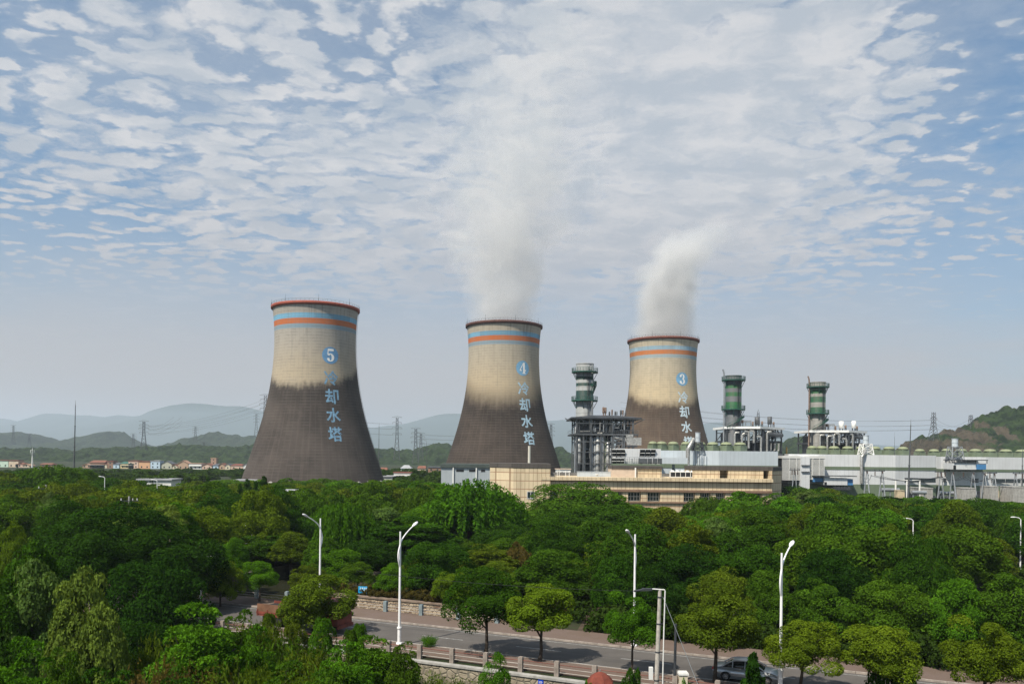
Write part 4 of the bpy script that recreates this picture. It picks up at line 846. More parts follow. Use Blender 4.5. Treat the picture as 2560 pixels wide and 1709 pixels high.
q = MB(); q.box(m_(1556), m_(1584), -8.6, 2, zV(1117), zV(1113)); q.build('duct_floor', M_DSTEEL, bh)
for i in range(46):
    q = MB()
    x = m_(1440+rng.random()*128); y = -8.2+rng.random()*5; z = zp_+.2+rng.random()*1.2; h = 1+rng.random()*4.5; q.tube((x, y, z), (x+.3*(rng.random()-.5), y, min(z+h, ze-.8)), .1+.16*rng.random(), n=6)
    if rng.random() < .5: zz = z+rng.random()*3.4; q.tube((x, y, zz), (x+(rng.random()-.5)*7, y, zz), .1+.12*rng.random(), n=6)
    q.build('small_pipe', (M_STEEL, M_SILVER, M_DSTEEL, M_STEEL)[i % 4], bh)
for i in range(26):
    q = MB()
    u = 1440+rng.random()*82; z = rng.random()*zp_*.9; h = 2+rng.random()*9; q.tube((m_(u), -5.6-rng.random(), z), (m_(u), -5.6-rng.random(), min(z+h, zp_-.7)), .08+.14*rng.random(), n=6)
    if rng.random() < .6: q.tube((m_(u), -5.9, z), (m_(u)+(rng.random()-.5)*9, -5.9, z), .08+.12*rng.random(), n=6)
    q.build('small_pipe', (M_STEEL, M_SILVER)[i % 2], bh)
q = MB()
for k in range(8): z = 1.5+k*(zp_-2)/8; q.box(m_(1526), m_(1548), -8.4, -6.2, z, z+.12); q.bar((m_(1526), -8.4, z+1.1), (m_(1548), -8.4, z+1.1), .08); q.bar((m_(1527), -8.3, z), (m_(1547), -8.3, z+(zp_-2)/8), .3)
for u in (1526, 1548): q.bar((m_(u), -8.4, 0), (m_(u), -8.4, zp_-.6), .3)
q.build('stair_tower', M_GSTEEL, bh)
for u, r_, v0, v1, mt in ((1507.5, .42, 1017, 1031, M_RUST), (1512.5, .42, 1018, 1031, M_RUST), (1522.5, .3, 1028, 1036, M_GSTEEL), (1529, .28, 1023, 1035, M_RUST), (1537, .3, 1027, 1035, M_GSTEEL), (1541, .28, 1027, 1035, M_STEEL), (1551, .34, 1024, 1035, M_GSTEEL), (1556, .3, 1024, 1035, M_RUST), (1563, .2, 1028, 1036, M_GSTEEL)):
    q = MB(); x = m_(u); y = 0; z0, z1 = zV(1042), zV(v1); zt_ = zV(v0); q.tube((x, y, z0), (x, y, z1), r_*.5, n=8); q.lathe([(r_*.5, z1-.4), (r_, z1), (r_, zt_-.3), (r_*.7, zt_)], 12, (x, y, 0)); q.build('silencer', mt, bh)

# --- boiler houses 2 and 3: white slab roof over an open pipe deck
def boiler_deck(Y, ul, uf, ur, v_roof, v_deck, v_base, tanks, label, tankm, vessel, lwall):
    uc = (ul+ur)/2; p = P(uc, 1135, Y); root = empty('boiler_house', (p.x, Y, 0), 0, label, 'boiler house')
    m_ = lambda u: (u-uc)/FPX*Y
    zV = lambda v: P(uc, v, Y).z; rg = random.Random(int(uc)); zr0, zr1 = zV(v_roof+5.5), zV(v_roof)
    q = MB(); q.prism([(m_(ul), -2), (m_(uf), -7), (m_(ur), 4), (m_(ur), 16), (m_(ul), 16)], zr0, zr1); q.build('roof', M_WHITE, root)
    q = MB(); zd = zV(v_deck); q.prism([(m_(ul+4), -1), (m_(uf), -6), (m_(ur-8), 3.6), (m_(ur-8), 15), (m_(ul+4), 15)], zd-.7, zd); q.build('platform', M_DSTEEL, root)
    q = MB(); us = np.linspace(ul+6, ur-12, 8)
    front = lambda x: float(np.interp(x, [m_(ul), m_(uf), m_(ur)], [-1.6, -6.4, 3.8]))
    for u in us:
        for y in (front(m_(u)), 13.5): q.bar((m_(u), y, 0), (m_(u), y, zr0), .5)
    for a, bb in zip(us, us[1:]): q.bar((m_(a), 13.3, zd), (m_(bb), 13.3, zr0), .28); q.bar((m_(a), front(m_(a)), zd+3.4), (m_(bb), front(m_(bb)), zd+3.4), .25)
    q.bar((m_(us[-1]), front(m_(us[-1])), zd+1), (m_(us[-1]-14), front(m_(us[-1]-14)), zr0-.3), .4); q.bar((m_(us[-1]), front(m_(us[-1])), zd), (m_(ur-18), front(m_(ur-18)), zd-6), .3)
    q.build('frame', M_DSTEEL, root)
    q = MB(); q.box(m_(ul+14), m_(ur-26), 1.5, 12.5, 0, zd-.71); q.box(m_(ul+14), m_(ul+50), 2.5, 12, zd+.02, zr0-1.2); q.build('boiler_casing', M_DSTEEL, root)
    q = MB(); x = m_(ul+15); q.box(x, x+3.5, -1.9, 1, zd-3, zd+1.0); q.build('equipment_box', M_DSTEEL, root)
    for k in range(5):
        for i in range(11):
            q = MB(); x = m_(ul+10+rg.random()*(ur-ul-40)); y = front(x)+.5+rg.random()*5; z = zd+rg.random()*1.5; h = 1.5+rg.random()*5.5; r_ = .08+.15*rg.random()
            q.tube((x, y, z), (x, y, min(z+h, zr0-.3)), r_, n=6)
            if rg.random() < .6: zz = z+rg.random()*3; q.tube((x, y, zz), (x+(rg.random()-.5)*9, y, zz), r_*.8, n=6)
            q.build('small_pipe', (M_STEEL, M_GSTEEL, M_DSTEEL, M_SILVER, M_GSTEEL)[k], root)
    for fx, za, zb_ in ((.14, 3, -6), (.24, 2.6, -4), (.33, 3.4, -3), (.40, 3.6, -1), (.50, 1.5, -7), (.62, 3.4, -8)):
        x = m_(ul+(ur-ul)*fx); y = front(x)-.8; q = MB(); L = rg.choice((1.6, 2.4, -1.6)); q.pipe([(x, y, zd+zb_), (x, y, zd+za-.6), (x+L*.15, y, zd+za-.1), (x+L, y, zd+za)], .42, 8); q.build('pipe', M_SILVER, root)
    x0 = m_(ul+(ur-ul)*.57); x1 = m_(ul+(ur-ul)*.93); q = MB(); q.pipe([(x0, -3.6, zd-7), (x0, -3.6, zd+1.6), (x0+.5, -3.4, zd+2.5), (x0+1.4, -3.2, zd+2.6), (x1, 2.2, zd+2.2)], .85, 10); q.build('header_pipe', M_GSTEEL, root)
    for fx in (.70, .78, .86):
        x = m_(ul+(ur-ul)*fx); y = front(x)-.6; q = MB(); q.pipe([(x-2.6, y, zd-4.2), (x-.6, y, zd-4.2), (x, y, zd-3.6), (x, y, zd-1)], .34, 8); q.build('pipe', M_SILVER, root)
    if vessel: q = MB(); q.pipe([(x0+2, -3, zd-6.5), (x1-1, 1, zd-6.5)], 1.7, 14); q.build('horizontal_drum', M_DSTEEL, root)
    for u, v0, v1, wpx, big in tanks:
        x = m_(u); r_ = wpx/2/FPX*Y; z1, zt_ = zV(v1), zV(v0); y = 4; q = MB(); q.lathe([(.05, z1), (r_, z1+.1), (r_, zt_-.1), (.05, zt_)], 18, (x, y, 0), cap=False)
        tk = q.build('roof_tank' if big else 'silencer', tankm if big else M_RUST, root); q = MB()
        for a in range(4): q.bar((x+r_*.8*cos(a*pi/2+.6), y+r_*.8*sin(a*pi/2+.6), zr1), (x+r_*.8*cos(a*pi/2+.6), y+r_*.8*sin(a*pi/2+.6), z1+.2), .18)
        q.build('legs', M_DSTEEL, tk)
    q = MB(); xa, xb = m_(ul+20), m_(ul+80); zc = zr1+(zV(v_roof-18)-zr1); q.box(xa, xb, 5, 6, zc-.9, zc)
    for f in (0, .2, .55, .75, .98): x = xa+(xb-xa)*f; q.bar((x+.2, 5.5, zr1), (x+.2, 5.5, zc-.9), .35)
    q.build('roof_gantry', M_WHITE, root)
    return root
boiler_deck(312, 1807, 1886, 1970, 1067, 1101, 1127, [(1900, 1040, 1060, 12.5, True), (1931.5, 1039, 1059, 11, True), (1912.5, 1051, 1060, 5, False), (1941.5, 1052.5, 1060, 5, False), (1861, 1048, 1057, 9, False), (1889, 1052, 1063, 4, False)], 'boiler house with thin white roof and two dark grey roof tanks above the turbine hall', M_GSTEEL, True, 0)
boiler_deck(328, 2019, 2104, 2178, 1076, 1106, 1140, [(2112.5, 1051, 1070, 12, True), (2144, 1050, 1069, 11, True), (2123.5, 1061, 1070, 5, False), (2152, 1063, 1071, 5, False), (2076, 1058, 1066, 9, False), (2098, 1063, 1074, 4, False), (2040, 1058, 1066, 5, False)], 'boiler house with thin white roof and two white roof tanks behind the louvred hall', M_WHITE, False, 0)
p = P(1894.5, 1135, 318); q = MB(); z0 = P(1894, 1064, 318).z; z1 = P(1894, 1023, 318).z
for sx in (-.7, .7): q.bar((sx, 0, 0), (sx*.5, 0, z1-z0-1.2), .16)
q.pipe([(-.35, 0, z1-z0-1.2), (0, 0, z1-z0), (.35, 0, z1-z0-1.2)], .09, 5)
for k in range(7): z = k*(z1-z0-1.4)/7; q.bar((-.7+.05*k, 0, z), (.7-.05*k, 0, z+.8), .1); q.bar((.7-.05*k, 0, z), (-.7+.05*k, 0, z+.8), .1)
tag(q.build('lattice_mast', M_GSTEEL, None, (p.x, 318, z0)), 'thin lattice mast on the boiler house roof beside the dark grey tanks', 'mast')

# --- louvred turbine hall and its neighbour
Y2 = 310; h2 = empty('turbine_hall', (0, 0, 0), 0, 'long white turbine hall with louvred end, olive band and a row of olive ventilators', 'turbine hall')
Z2 = lambda v, u=2165: P(u, v, Y2).z
X2 = lambda u: P(u, 1135, Y2).x
q = MB(); zt = Z2(1136.3); zg1, zg0 = Z2(1166.3), Z2(1174.2); zk = Z2(1210)
fp = lambda d=0: [(X2(1974)-d, Y2+1-d), (X2(2235), Y2-1.2-d), (X2(2354)+d, Y2+4-d), (X2(2354)+d, Y2+40), (X2(1974)-d, Y2+40)]
q.prism(fp(), zg1+.002, zt); q.build('upper_wall', M_CLAD, h2); q = MB(); q.prism(fp(.12), zg0, zg1); q.build('olive_band', M_GBAND, h2)
q = MB(); q.prism(fp(), zk, zg0-.002); q.build('lower_wall', M_CLAD, h2); q = MB(); q.prism(fp(.08), -.3, zk-.002); q.build('olive_base', M_GBAND, h2)
for u0, u1 in ((2030, 2054), (2053, 2079), (2083, 2110), (2117, 2145), (2152, 2176), (2185, 2213), (2220, 2249), (2256, 2282)):
    Yv = Y2+10; w = (u1-u0)/FPX*Yv; ventilator(h2, P((u0+u1)/2, 1, Yv).x, Yv, zt-.05, w, (1136-1114)/FPX*Yv, .3)
def slats(u0, u1, v0, v1, Y, nz, posts, name='louvre_wall'):
    xa, xb = P(u0, 1, Y).x, P(u1, 1, Y).x; z0, z1 = Z2(v1), Z2(v0); q = MB(); q.box(xa, xb, Y+.3, Y2+1.5, z0, z1); lw = q.build(name, M_BLACK, h2); q = MB()
    for i in range(nz): z = z0+(z1-z0)*(i+.5)/nz; q.box(xa-.25, xb+.25, Y-.35, Y+.29, z-.11, z+.14)
    q.box(xa-.3, xb+.3, Y-.5, Y2+1.4, z1+.002, z1+1.0); q.build('slats', M_FRAME, lw); q = MB()
    for f in posts: x = xa+(xb-xa)*f; q.box(x-.12, x+.12, Y-.5, Y-.36, z0, z1)
    q.build('posts', M_FRAME, lw)
slats(1969, 2010, 1147, 1201, Y2-5, 20, (.38, .82)); slats(2036, 2072, 1147, 1199, Y2-5, 19, (.2, .65))
q = MB(); xa, xb = P(2011.5, 1, 305).x, P(2034.5, 1, 305).x; q.box(xa, xb, 304, 310.6, -.2, Z2(1143)); sb = q.build('stair_block', M_CLAD, h2); q = MB()
for v in (1163, 1179): q.box(xa+.2, xb-.2, 303.4, 303.99, Z2(v+1), Z2(v)); 
q.build('landing', M_DSTEEL, sb)
for a, bb in ((2165, 2191), (2198, 2225)): window(h2, X2(a), X2(bb), Z2(1204), Z2(1191.5), Y2-.25 if a < 2190 else Y2-.85, 6, 1, fr=M_DSTEEL)
window(h2, X2(2246), X2(2296), Z2(1205, 2280), Z2(1194, 2280), Y2-.35+.4, 8, 1, fr=M_DSTEEL); window(h2, X2(2300), X2(2345), Z2(1205.5, 2280), Z2(1194.5, 2280), Y2+1.55, 8, 1, fr=M_DSTEEL)
q = MB(); pw = X2(2150); q.pipe([(pw, Y2-1.5, Z2(1208)), (pw, Y2-1.5, Z2(1142)), (pw+.5, Y2-1.4, Z2(1138)), (pw+1.8, Y2-.6, Z2(1130)), (pw+2.4, Y2+1, Z2(1127))], .62, 10); q.build('exhaust_pipe', M_SILVER, h2)
lattice_stack(2164.5, Y2+3, 1088, 1109, 1135, zt, 3.6, 'pale banded vapour stack on white lattice legs at the louvred hall roof edge', M_CLADB, M_WHITE)
q = MB(); xa, xb = P(2046, 1, 303).x, P(2152, 1, 303).x; q.box(P(2073, 1, 303).x, P(2131, 1, 303).x, 303, 310.5, Z2(1211), Z2(1194)); an = q.build('annex', M_CLAD, h2)
q = MB(); q.box(xa, xb, 302, 309, Z2(1190), Z2(1188)); q.build('annex_roof', M_GSTEEL, an)
q = MB(); q.box(P(2132, 1, 303).x, P(2146, 1, 303).x, 303.4, 310.4, Z2(1211), Z2(1196)); q.build('blue_door', M_BLUE, h2)
q = MB(); q.box(P(2046, 1, 304).x, P(2072, 1, 304).x, 304, 309, Z2(1204), Z2(1194)); q.build('blue_screen', M_BLUE, h2)
q = MB(); q.box(P(2076, 1, 302).x, P(2082, 1, 302).x, 302.9, 302.98, Z2(1212), Z2(1204)); q.build('door', M_BLACK, an)
q = MB(); q.box(P(2093, 1, 302).x, P(2136, 1, 302).x, 300, 309.7, Z2(1222), Z2(1218)); 
for k in range(5): q.box(P(2095+k*8.5, 1, 302).x, P(2100+k*8.5, 1, 302).x, 300.5, 302, Z2(1217.9), Z2(1214.5))
q.build('canopy', M_DSTEEL, h2)
q = MB(); q.tube((0, 0, 0), (0, 0, 2.4), .35, n=8); q.tube((0, 0, 2.4), (0, 0, 3.0), .2, n=8); pp = P(1978, 1, 320); tag(q.build('roof_marker', mat('ochre_paint', (.42, .26, .06), .7, var=.2), None, (pp.x, 320, zt)), 'small ochre stub post at the end of the louvred hall roof', 'post')

Y3 = 322; h3 = empty('turbine_hall', (0, 0, 0), 0, 'white turbine hall with olive band and blue door, below the wooded quarry hill', 'turbine hall')
Z3 = lambda v, u=2460: P(u, v, Y3).z
X3 = lambda u: P(u, 1135, Y3).x
fp3 = lambda d=0: [(X3(2352.5)-d, Y3-d), (X3(2458), Y3-2-d), (X3(2700)+d, Y3+4-d), (X3(2700)+d, Y3+40), (X3(2352.5)-d, Y3+40)]
zt3 = Z3(1142); q = MB(); q.prism(fp3(), Z3(1172.5)+.002, zt3); q.build('upper_wall', M_CLAD, h3); q = MB(); q.prism(fp3(.12), Z3(1179), Z3(1172.5)); q.build('olive_band', M_GBAND, h3)
q = MB(); q.prism(fp3(), Z3(1213), Z3(1179)-.002); q.build('lower_wall', M_CLAD, h3); q = MB(); q.prism(fp3(.08), -.3, Z3(1213)-.002); q.build('olive_base', M_GBAND, h3)
for u0, u1 in ((2299, 2323), (2334, 2359), (2366, 2392), (2401, 2428), (2436, 2464), (2472, 2501), (2512, 2541), (2552, 2582)):
    Yv = Y3+12; w = (u1-u0)/FPX*Yv; ventilator(h3, P((u0+u1)/2, 1, Yv).x, Yv, zt3-.05 if u0 > 2350 else zt3-.3, w, (1142-1121)/FPX*Yv, .2)
q = MB(); xa, xb = X3(2354), X3(2436); q.box(xa, xb, Y3-8, Y3-.02-1.2, Z3(1172, 2390), Z3(1157, 2390)); an = q.build('annex', M_CLAD, h3); q = MB(); q.box(xa, xb+.2, Y3-9, Y3-1.25, Z3(1150, 2390), Z3(1148, 2390)); 
for f in (.02, .35, .65, .99): q.box(xa+(xb-xa)*f-.1, xa+(xb-xa)*f+.1, Y3-8.9, Y3-8.7, Z3(1157, 2390), Z3(1150, 2390))
q.build('annex_roof', M_DSTEEL, an); q = MB(); q.box(X3(2412), X3(2435), Y3-8.3, Y3-8.01, Z3(1171.8, 2420), Z3(1160, 2420)); q.build('blue_door', M_BLUE, an)
q = MB(); q.box(X3(2356), X3(2362), Y3-8.2, Y3-8.01, Z3(1171, 2360), Z3(1162, 2360)); q.build('opening_shade_panel', M_BLACK, an)  # last slab is solid black, painting the shade inside an opening
for a, bb in ((2355, 2363), (2424, 2452)): window(h3, X3(a), X3(bb), Z3(1205, 2440), Z3(1195, 2440), Y3-1.0-.6*(a > 2400), 5, 1, fr=M_DSTEEL)
for a, bb in ((2472, 2506), (2508, 2545), (2549, 2590)): window(h3, X3(a), X3(bb), Z3(1206, 2500), Z3(1196, 2500), Y3-2.0+.033*(X3(a)-X3(2458)), 8, 1, fr=M_DSTEEL)
q = MB(); q.tube((X3(2457), Y3-2.6, -.2), (X3(2457), Y3-2.6, Z3(1180)), .28, n=8); q.build('downpipe', M_WHITE, h3)
lattice_stack(2387, Y3-3, 1096, 1116, 1141, zt3-1.5, 4.0, 'banded vapour stack on white lattice legs before the quarry hill', M_CLADB, M_STEEL)

# --- switchyard
def gantry(u, Y, v_top, hw, kind, label):
    p = P(u, 1135, Y); h = P(u, v_top, Y).z; r_ = empty('switchyard_gantry', (p.x, Y, 0), 0, label, 'gantry', 'grey tubular gantries of the switchyard')
    q = MB()
    for x in ((-hw, hw) if kind else (0,)):
        q.tube((x-1.3, 0, 0), (x-.15, 0, h), .26, .16, 8); q.tube((x+1.3, 0, 0), (x+.15, 0, h), .26, .16, 8); q.bar((x-.75, 0, h*.45), (x+.75, 0, h*.45), .2)
        if kind: q.tube((x, -3, 0), (x, -.1, h), .22, .16, 8)
    q.build('legs', M_STEEL, r_)
    q = MB(); q.box(-hw-.8, hw+.8, -.35, .35, h, h+.25); q.box(-hw-.8, hw+.8, -.3, .3, h+.6, h+.7)
    n = max(3, int(hw*2)); 
    for i in range(n): x = -hw-.7+(2*hw+1.4)*i/(n-1); q.bar((x, 0, h+.2), (x, 0, h+.65), .1)
    q.build('crossbeam', M_GSTEEL, r_); q = MB()
    for i in range(3): x = -hw+hw*i; q.lathe([(.08, h-1.6)]+[(.09+.13*(k % 2), h-1.5+k*.1) for k in range(14)]+[(.06, h)], 8, (x, -.3, 0))
    q.build('insulators', mat_ins, r_); return r_, h
mat_ins = mat('brown_porcelain', (.10, .06, .045), .3, var=.2)
GAN = [(2187, 272, 1177.5, 2.6, 1, 'grey tubular gantry with slack cables in front of the long white hall'), (2353, 268, 1180, 1.2, 0, 'single grey trestle gantry where the two white halls meet'),
       (2408, 266, 1180, 3.4, 1, 'widest grey gantry cluster under the blue door'), (2474, 264, 1183, 1.6, 1, 'grey twin trestle gantry beside the concrete partition walls'),
       (2556, 266, 1184, 2.2, 1, 'grey gantry at the outer edge beyond the concrete partitions'), (1987, 284, 1175.5, 1.0, 0, 'lone grey trestle in front of the louvred wall')]
gt = []
for g_ in GAN: gt.append(gantry(*g_))
def cable(name, pts, sag, r, mt, label, group=None, n=14):
    q = MB()
    for a, bb in pts:
        a, bb = Vector(a), Vector(bb); q.pipe([a.lerp(bb, t)-Vector((0, 0, sag*4*t*(1-t))) for t in np.linspace(0, 1, n)], r, 5)
    return tag(q.build(name, mt), label, 'cable', group)
for k, (i, j) in enumerate(((0, 1), (1, 2), (2, 3), (3, 4))):
    a, bb = gt[i][0].location, gt[j][0].location; ha, hb_ = gt[i][1], gt[j][1]
    cable('conductor', [((a.x+dx_, a.y-.3, ha-1.4), (bb.x+dx_*.5, bb.y-.3, hb_-1.4)) for dx_ in (-1.5, 0, 1.5)], 1.3+.4*(k == 0), .07, M_DSTEEL, ['slack conductors sagging from the gantry before the long white hall', 'conductors sagging between the single trestle and the widest gantry cluster', 'short conductors between the widest gantry cluster and twin trestle', 'conductors running to the outermost gantry past the concrete partitions'][k], 'switchyard conductors')
cable('conductor', [((gt[0][0].location.x-2, 272, gt[0][1]-1.2), (X2(2153), Y2-2, Z2(1186))), ((gt[0][0].location.x-1, 272, gt[0][1]-1.2), (X2(2153), Y2-2, Z2(1200)))], 1.6, .07, M_DSTEEL, 'conductors looping from the gantry back to the silver wall pipe', 'switchyard conductors')
for k, (u0, u1, vt, Y, lb) in enumerate(((2419, 2452, 1221, 262, 'brown-stained concrete fire partition between the two wide gantries'), (2490, 2509, 1217, 260, 'tall pale concrete fire partition with a narrow face'), (2546, 2575, 1218, 260, 'pale concrete fire partition at the outer edge of the switchyard'), (2317, 2345, 1221, 275, 'dark shaded concrete partition behind the grey pipe'))):
    q = MB(); x0, x1 = P(u0, 1, Y).x, P(u1, 1, Y).x; h = P(u0, vt, Y).z; q.box(0, x1-x0, 0, 5+k, 0, h); q.box(-.1, x1-x0+.1, -.1, 5.1+k, h+.002, h+.3); tag(q.build('fire_partition', M_CONC, None, (x0, Y, 0)), lb, 'wall', 'concrete fire partitions of the switchyard')
for u0, u1, v, Y, lb in ((2279, 2315, 1230, 268, 'fat pale grey pipe on short posts beside the tall mast'), (2203, 2248, 1223.5, 280, 'pale grey pipe behind the green tree tops, before the olive wall base'), (2347, 2398, 1232, 272, 'grey pipe running between the trestle and the gantry cluster')):
    q = MB(); a, bb = P(u0, v, Y), P(u1, v, Y); q.tube((0, 0, a.z), (bb.x-a.x, 0, a.z), .62, n=12); o = q.build('busbar_pipe', M_STEEL, None, (a.x, Y, 0)); tag(o, lb, 'pipe', 'grey switchyard pipes'); q = MB()
    for f in (.1, .5, .9): q.tube(((bb.x-a.x)*f, 0, 0), ((bb.x-a.x)*f, 0, a.z-.6), .2, n=8)
    q.build('post', M_STEEL, o)
def frame(u0, u1, vt, Y, label):
    a, bb = P(u0, vt, Y), P(u1, vt, Y); q = MB(); L = bb.x-a.x
    q.box(0, L, -.2, .2, a.z-.35, a.z)
    for f in (0.02, .46, .96): q.tube((L*f, 0, 0), (L*f, 0, a.z-.36), .3, n=8)
    tag(q.build('pipe_portal', M_WHITE, None, (a.x, Y, 0)), label, 'frame')
frame(2238, 2302, 1198, 276, 'white portal frame of three posts beside the tall dark mast')
for k, (u, v, Y) in enumerate(((2253, 1230, 272), (2489, 1228, 266))):
    p = P(u, v, Y); q = MB(); q.box(-1.2, 1.2, 0, 2.4, 0, p.z+.6); q.box(-1.3, 1.3, -.1, 2.5, p.z+.602, p.z+.75)
    for i in range(5): q.box(-1.1, 1.1, -.05, -.003, .8+i*.55, 1.1+i*.55)
    tag(q.build('relay_kiosk', mat('cream_kiosk_paint', (.55, .45, .30), .7, var=.1), None, (p.x, Y, 0)), ['cream relay kiosk beside the portal frame and tall mast', 'cream relay kiosk between the concrete partitions'][k], 'kiosk')
q = MB()
for i in range(26):
    u = 2258+rng.random()*300; Y = 276+rng.random()*14; p = P(u, 1, Y); h = 1.5+rng.random()*3.2; w = .6+rng.random()*1.6
    if i % 3: q.tube((p.x, Y, 0), (p.x, Y, h), w*.35, n=8); q.lathe([(w*.5, h*.7), (w*.6, h*.8), (w*.3, h)], 10, (p.x, Y, 0))
    else: q.box(p.x-w, p.x+w, Y, Y+2, 0, h)
tag(q.build('transformer_gear', M_DSTEEL), 'dark clutter of transformer gear in the shade behind the gantries', 'transformer gear', None, 'stuff')

# --- masts
def mast(u, v_top, Y, r, label, cat='mast', mt=None, name='lightning_mast', lean=0.0):
    p = P(u, 1135, Y); h = P(u, v_top, Y).z; q = MB(); secs = 4; z = 0
    for k in range(secs):
        z1 = h*(k+1)/secs; ra = r*(1-.2*k); q.tube((lean*z/h, 0, z), (lean*z1/h, 0, z1), ra, ra*.85, 10); q.lathe([(ra*1.25, z1-.25), (ra*1.25, z1)], 10, (lean*z1/h, 0, 0)) if k < secs-1 else None; z = z1
    q.tube((lean, 0, h), (lean*1.03, 0, h+2), r*.2, r*.08, 6)
    return tag(q.build(name, mt or M_GSTEEL, None, (p.x, Y, 0)), label, cat)
mast(2271, 1062, 274, .38, 'tall dark stepped lightning mast in front of the long white hall', lean=.7)
mast(2236, 1092, 318, .16, 'thin short lightning rod mast on the long white hall roof line')
mast(2556, 1128, 270, .30, 'grey lightning mast beside the outermost gantry')
mast(185, 1012, 330, .40, 'tall dark lightning mast above the big tree, before the hazy mountains', lean=.4)
mast(947, 1065, 520, .34, 'thin lightning mast just beside the foot of the tower numbered 5')
mast(1066, 1105, 520, .26, 'faint thin mast between the pylons and the dark brown tower')
mast(1765, 1083, 420, .22, 'thin dark rod mast just past the foot of the tower numbered 3')
mm = mast(81, 1122, 700, .75, 'white telecom mast standing among the village roofs', 'telecom mast', M_WHITE, 'telecom_mast')
q = MB(); hz = P(81, 1122, 700).z
for zz in (hz-1, hz-4): q.lathe([(1.6, zz), (1.6, zz+.25)], 14)
for a in range(6): q.box(-.3, .3, -.15, .15, 0, 2.2, Matrix.Translation((1.5*cos(a*pi/3), 1.5*sin(a*pi/3), hz-3)) @ Matrix.Rotation(a*pi/3, 4, 'Z'))
q.build('antenna_ring', M_WHITE, mm)

# --- transmission pylons
def pylon(u, v_top, v_base, Y, arms, label, w=6.0, mt=None, th=.26):
    p = P(u, 1135, Y); zb = P(u, v_base, Y).z; h = P(u, v_top, Y).z-zb; r_ = empty('transmission_pylon', (p.x, Y, zb), 0.25, label, 'pylon', 'steel lattice transmission pylons'); mt = mt or M_GSTEEL
    q = MB(); cs = [(-1, -1), (1, -1), (1, 1), (-1, 1)]; wf = lambda t: w*(1-t)**1.4+.9 if t < .6 else w*(.4)**1.4+.9-(t-.6)*1.0
    ts = np.linspace(0, 1, 10)
    L = lambda c, t: (c[0]*wf(t)/2, c[1]*wf(t)/2, h*t)
    for i in range(4):
        a, b2 = cs[i], cs[(i+1) % 4]
        for t0, t1 in zip(ts, ts[1:]): q.bar(L(a, t0), L(a, t1), th); q.bar(L(a, t0), L(b2, t1), th*.6); q.bar(L(b2, t0), L(a, t1), th*.6)
    q.build('tower_frame', mt, r_)
    for t, half in arms:
        q = MB()
        for s_ in (-1, 1):
            for y in (-.4, .4): q.bar((0, y, h*t), (s_*half, 0, h*t+.15), th*.8); q.bar((0, y, h*t+1.6), (s_*half, 0, h*t+.2), th*.6)
        q.build('crossarm', mt, r_); 
    q = MB()
    for t, half in arms[:3]:
        for s_ in (-1, 1): q.tube((s_*half, 0, h*t-1.6), (s_*half, 0, h*t+.1), .13, n=6)
    q.build('insulators', mat_ins, r_); return r_, Vector((p.x, Y, zb)), h
M_HAZY = M_GSTEEL
A4 = [(.62, 5), (.76, 5.6), (.88, 5), (1.0, 5.6)]
PY = [(359, 1053, 1125, 950, A4, 'largest lattice pylon above the village houses, with four crossarms'), (662, 988, 1075, 800, A4, 'lattice pylon peeping out just beside the tower numbered 5'), (992, 1043, 1150, 900, A4, 'taller lattice pylon in the gap between the towers numbered 5 and 4'),
      (1039, 1071, 1158, 900, A4, 'wide lattice pylon second in the gap between the towers'), (1052, 1083, 1150, 1050, A4, 'smaller lattice pylon half hidden behind the second one in the gap'), (1377, 1060, 1130, 1100, A4, 'faint lattice pylon between the tower numbered 4 and the tall stack'),
      (2333, 1030, 1100, 700, [(.45, 3.2), (.78, 3.4), (.6, 2.8)], 'slim dark pylon on the near shoulder of the quarry hill'), (2426, 1037, 1080, 760, [(.45, 3), (.7, 3), (.9, 2)], 'slim pylon further up the quarry hill slope'),
      (33, 1063, 1110, 1700, A4, 'tiny pylon on the first wooded hill behind the mint house'), (73, 1085, 1115, 1700, A4, 'tiny pylon on the wooded hill above the telecom mast'), (333, 1084, 1125, 1500, A4, 'small faint pylon close behind the largest village pylon'), (488, 1066, 1105, 1500, A4, 'faint pylon in the saddle before the pale mountains'), (509, 1105, 1130, 1300, A4, 'tiny pylon on the low wooded ridge above the tan houses'), (640, 1033, 1090, 1500, A4, 'faint distant pylon beside the soot-grey tower flank')]
pyl = [pylon(*a) for a in PY]
def span(i, p2, h2, lb):
    _, b0, h = pyl[i]; b1 = Vector(p2); segs = []
    for t, half in PY[i][4][:3]:
        for s_ in (-1, 1): segs.append(((b0.x+s_*half, b0.y, b0.z+h*t-1.5), (b1.x+s_*half, b1.y, b1.z+h2*t-1.5)))
    cable('power_line', segs, 6, .07, M_GSTEEL, lb, 'overhead power lines', 16)
span(2, pyl[1][1], pyl[1][2], 'overhead wires passing behind the tower numbered 5'); span(0, pyl[1][1], pyl[1][2], 'overhead wires crossing the pale mountains above the village'); span(0, (-420, 1000, 30), 34, 'overhead wires leaving the village pylon over the wooded hills')
span(3, pyl[5][1], pyl[5][2], 'overhead wires passing behind the tower numbered 4'); span(6, (90, 640, 40), 26, 'overhead wires crossing the sky above the louvred hall'); span(6, pyl[7][1], pyl[7][2], 'overhead wires along the quarry hill')
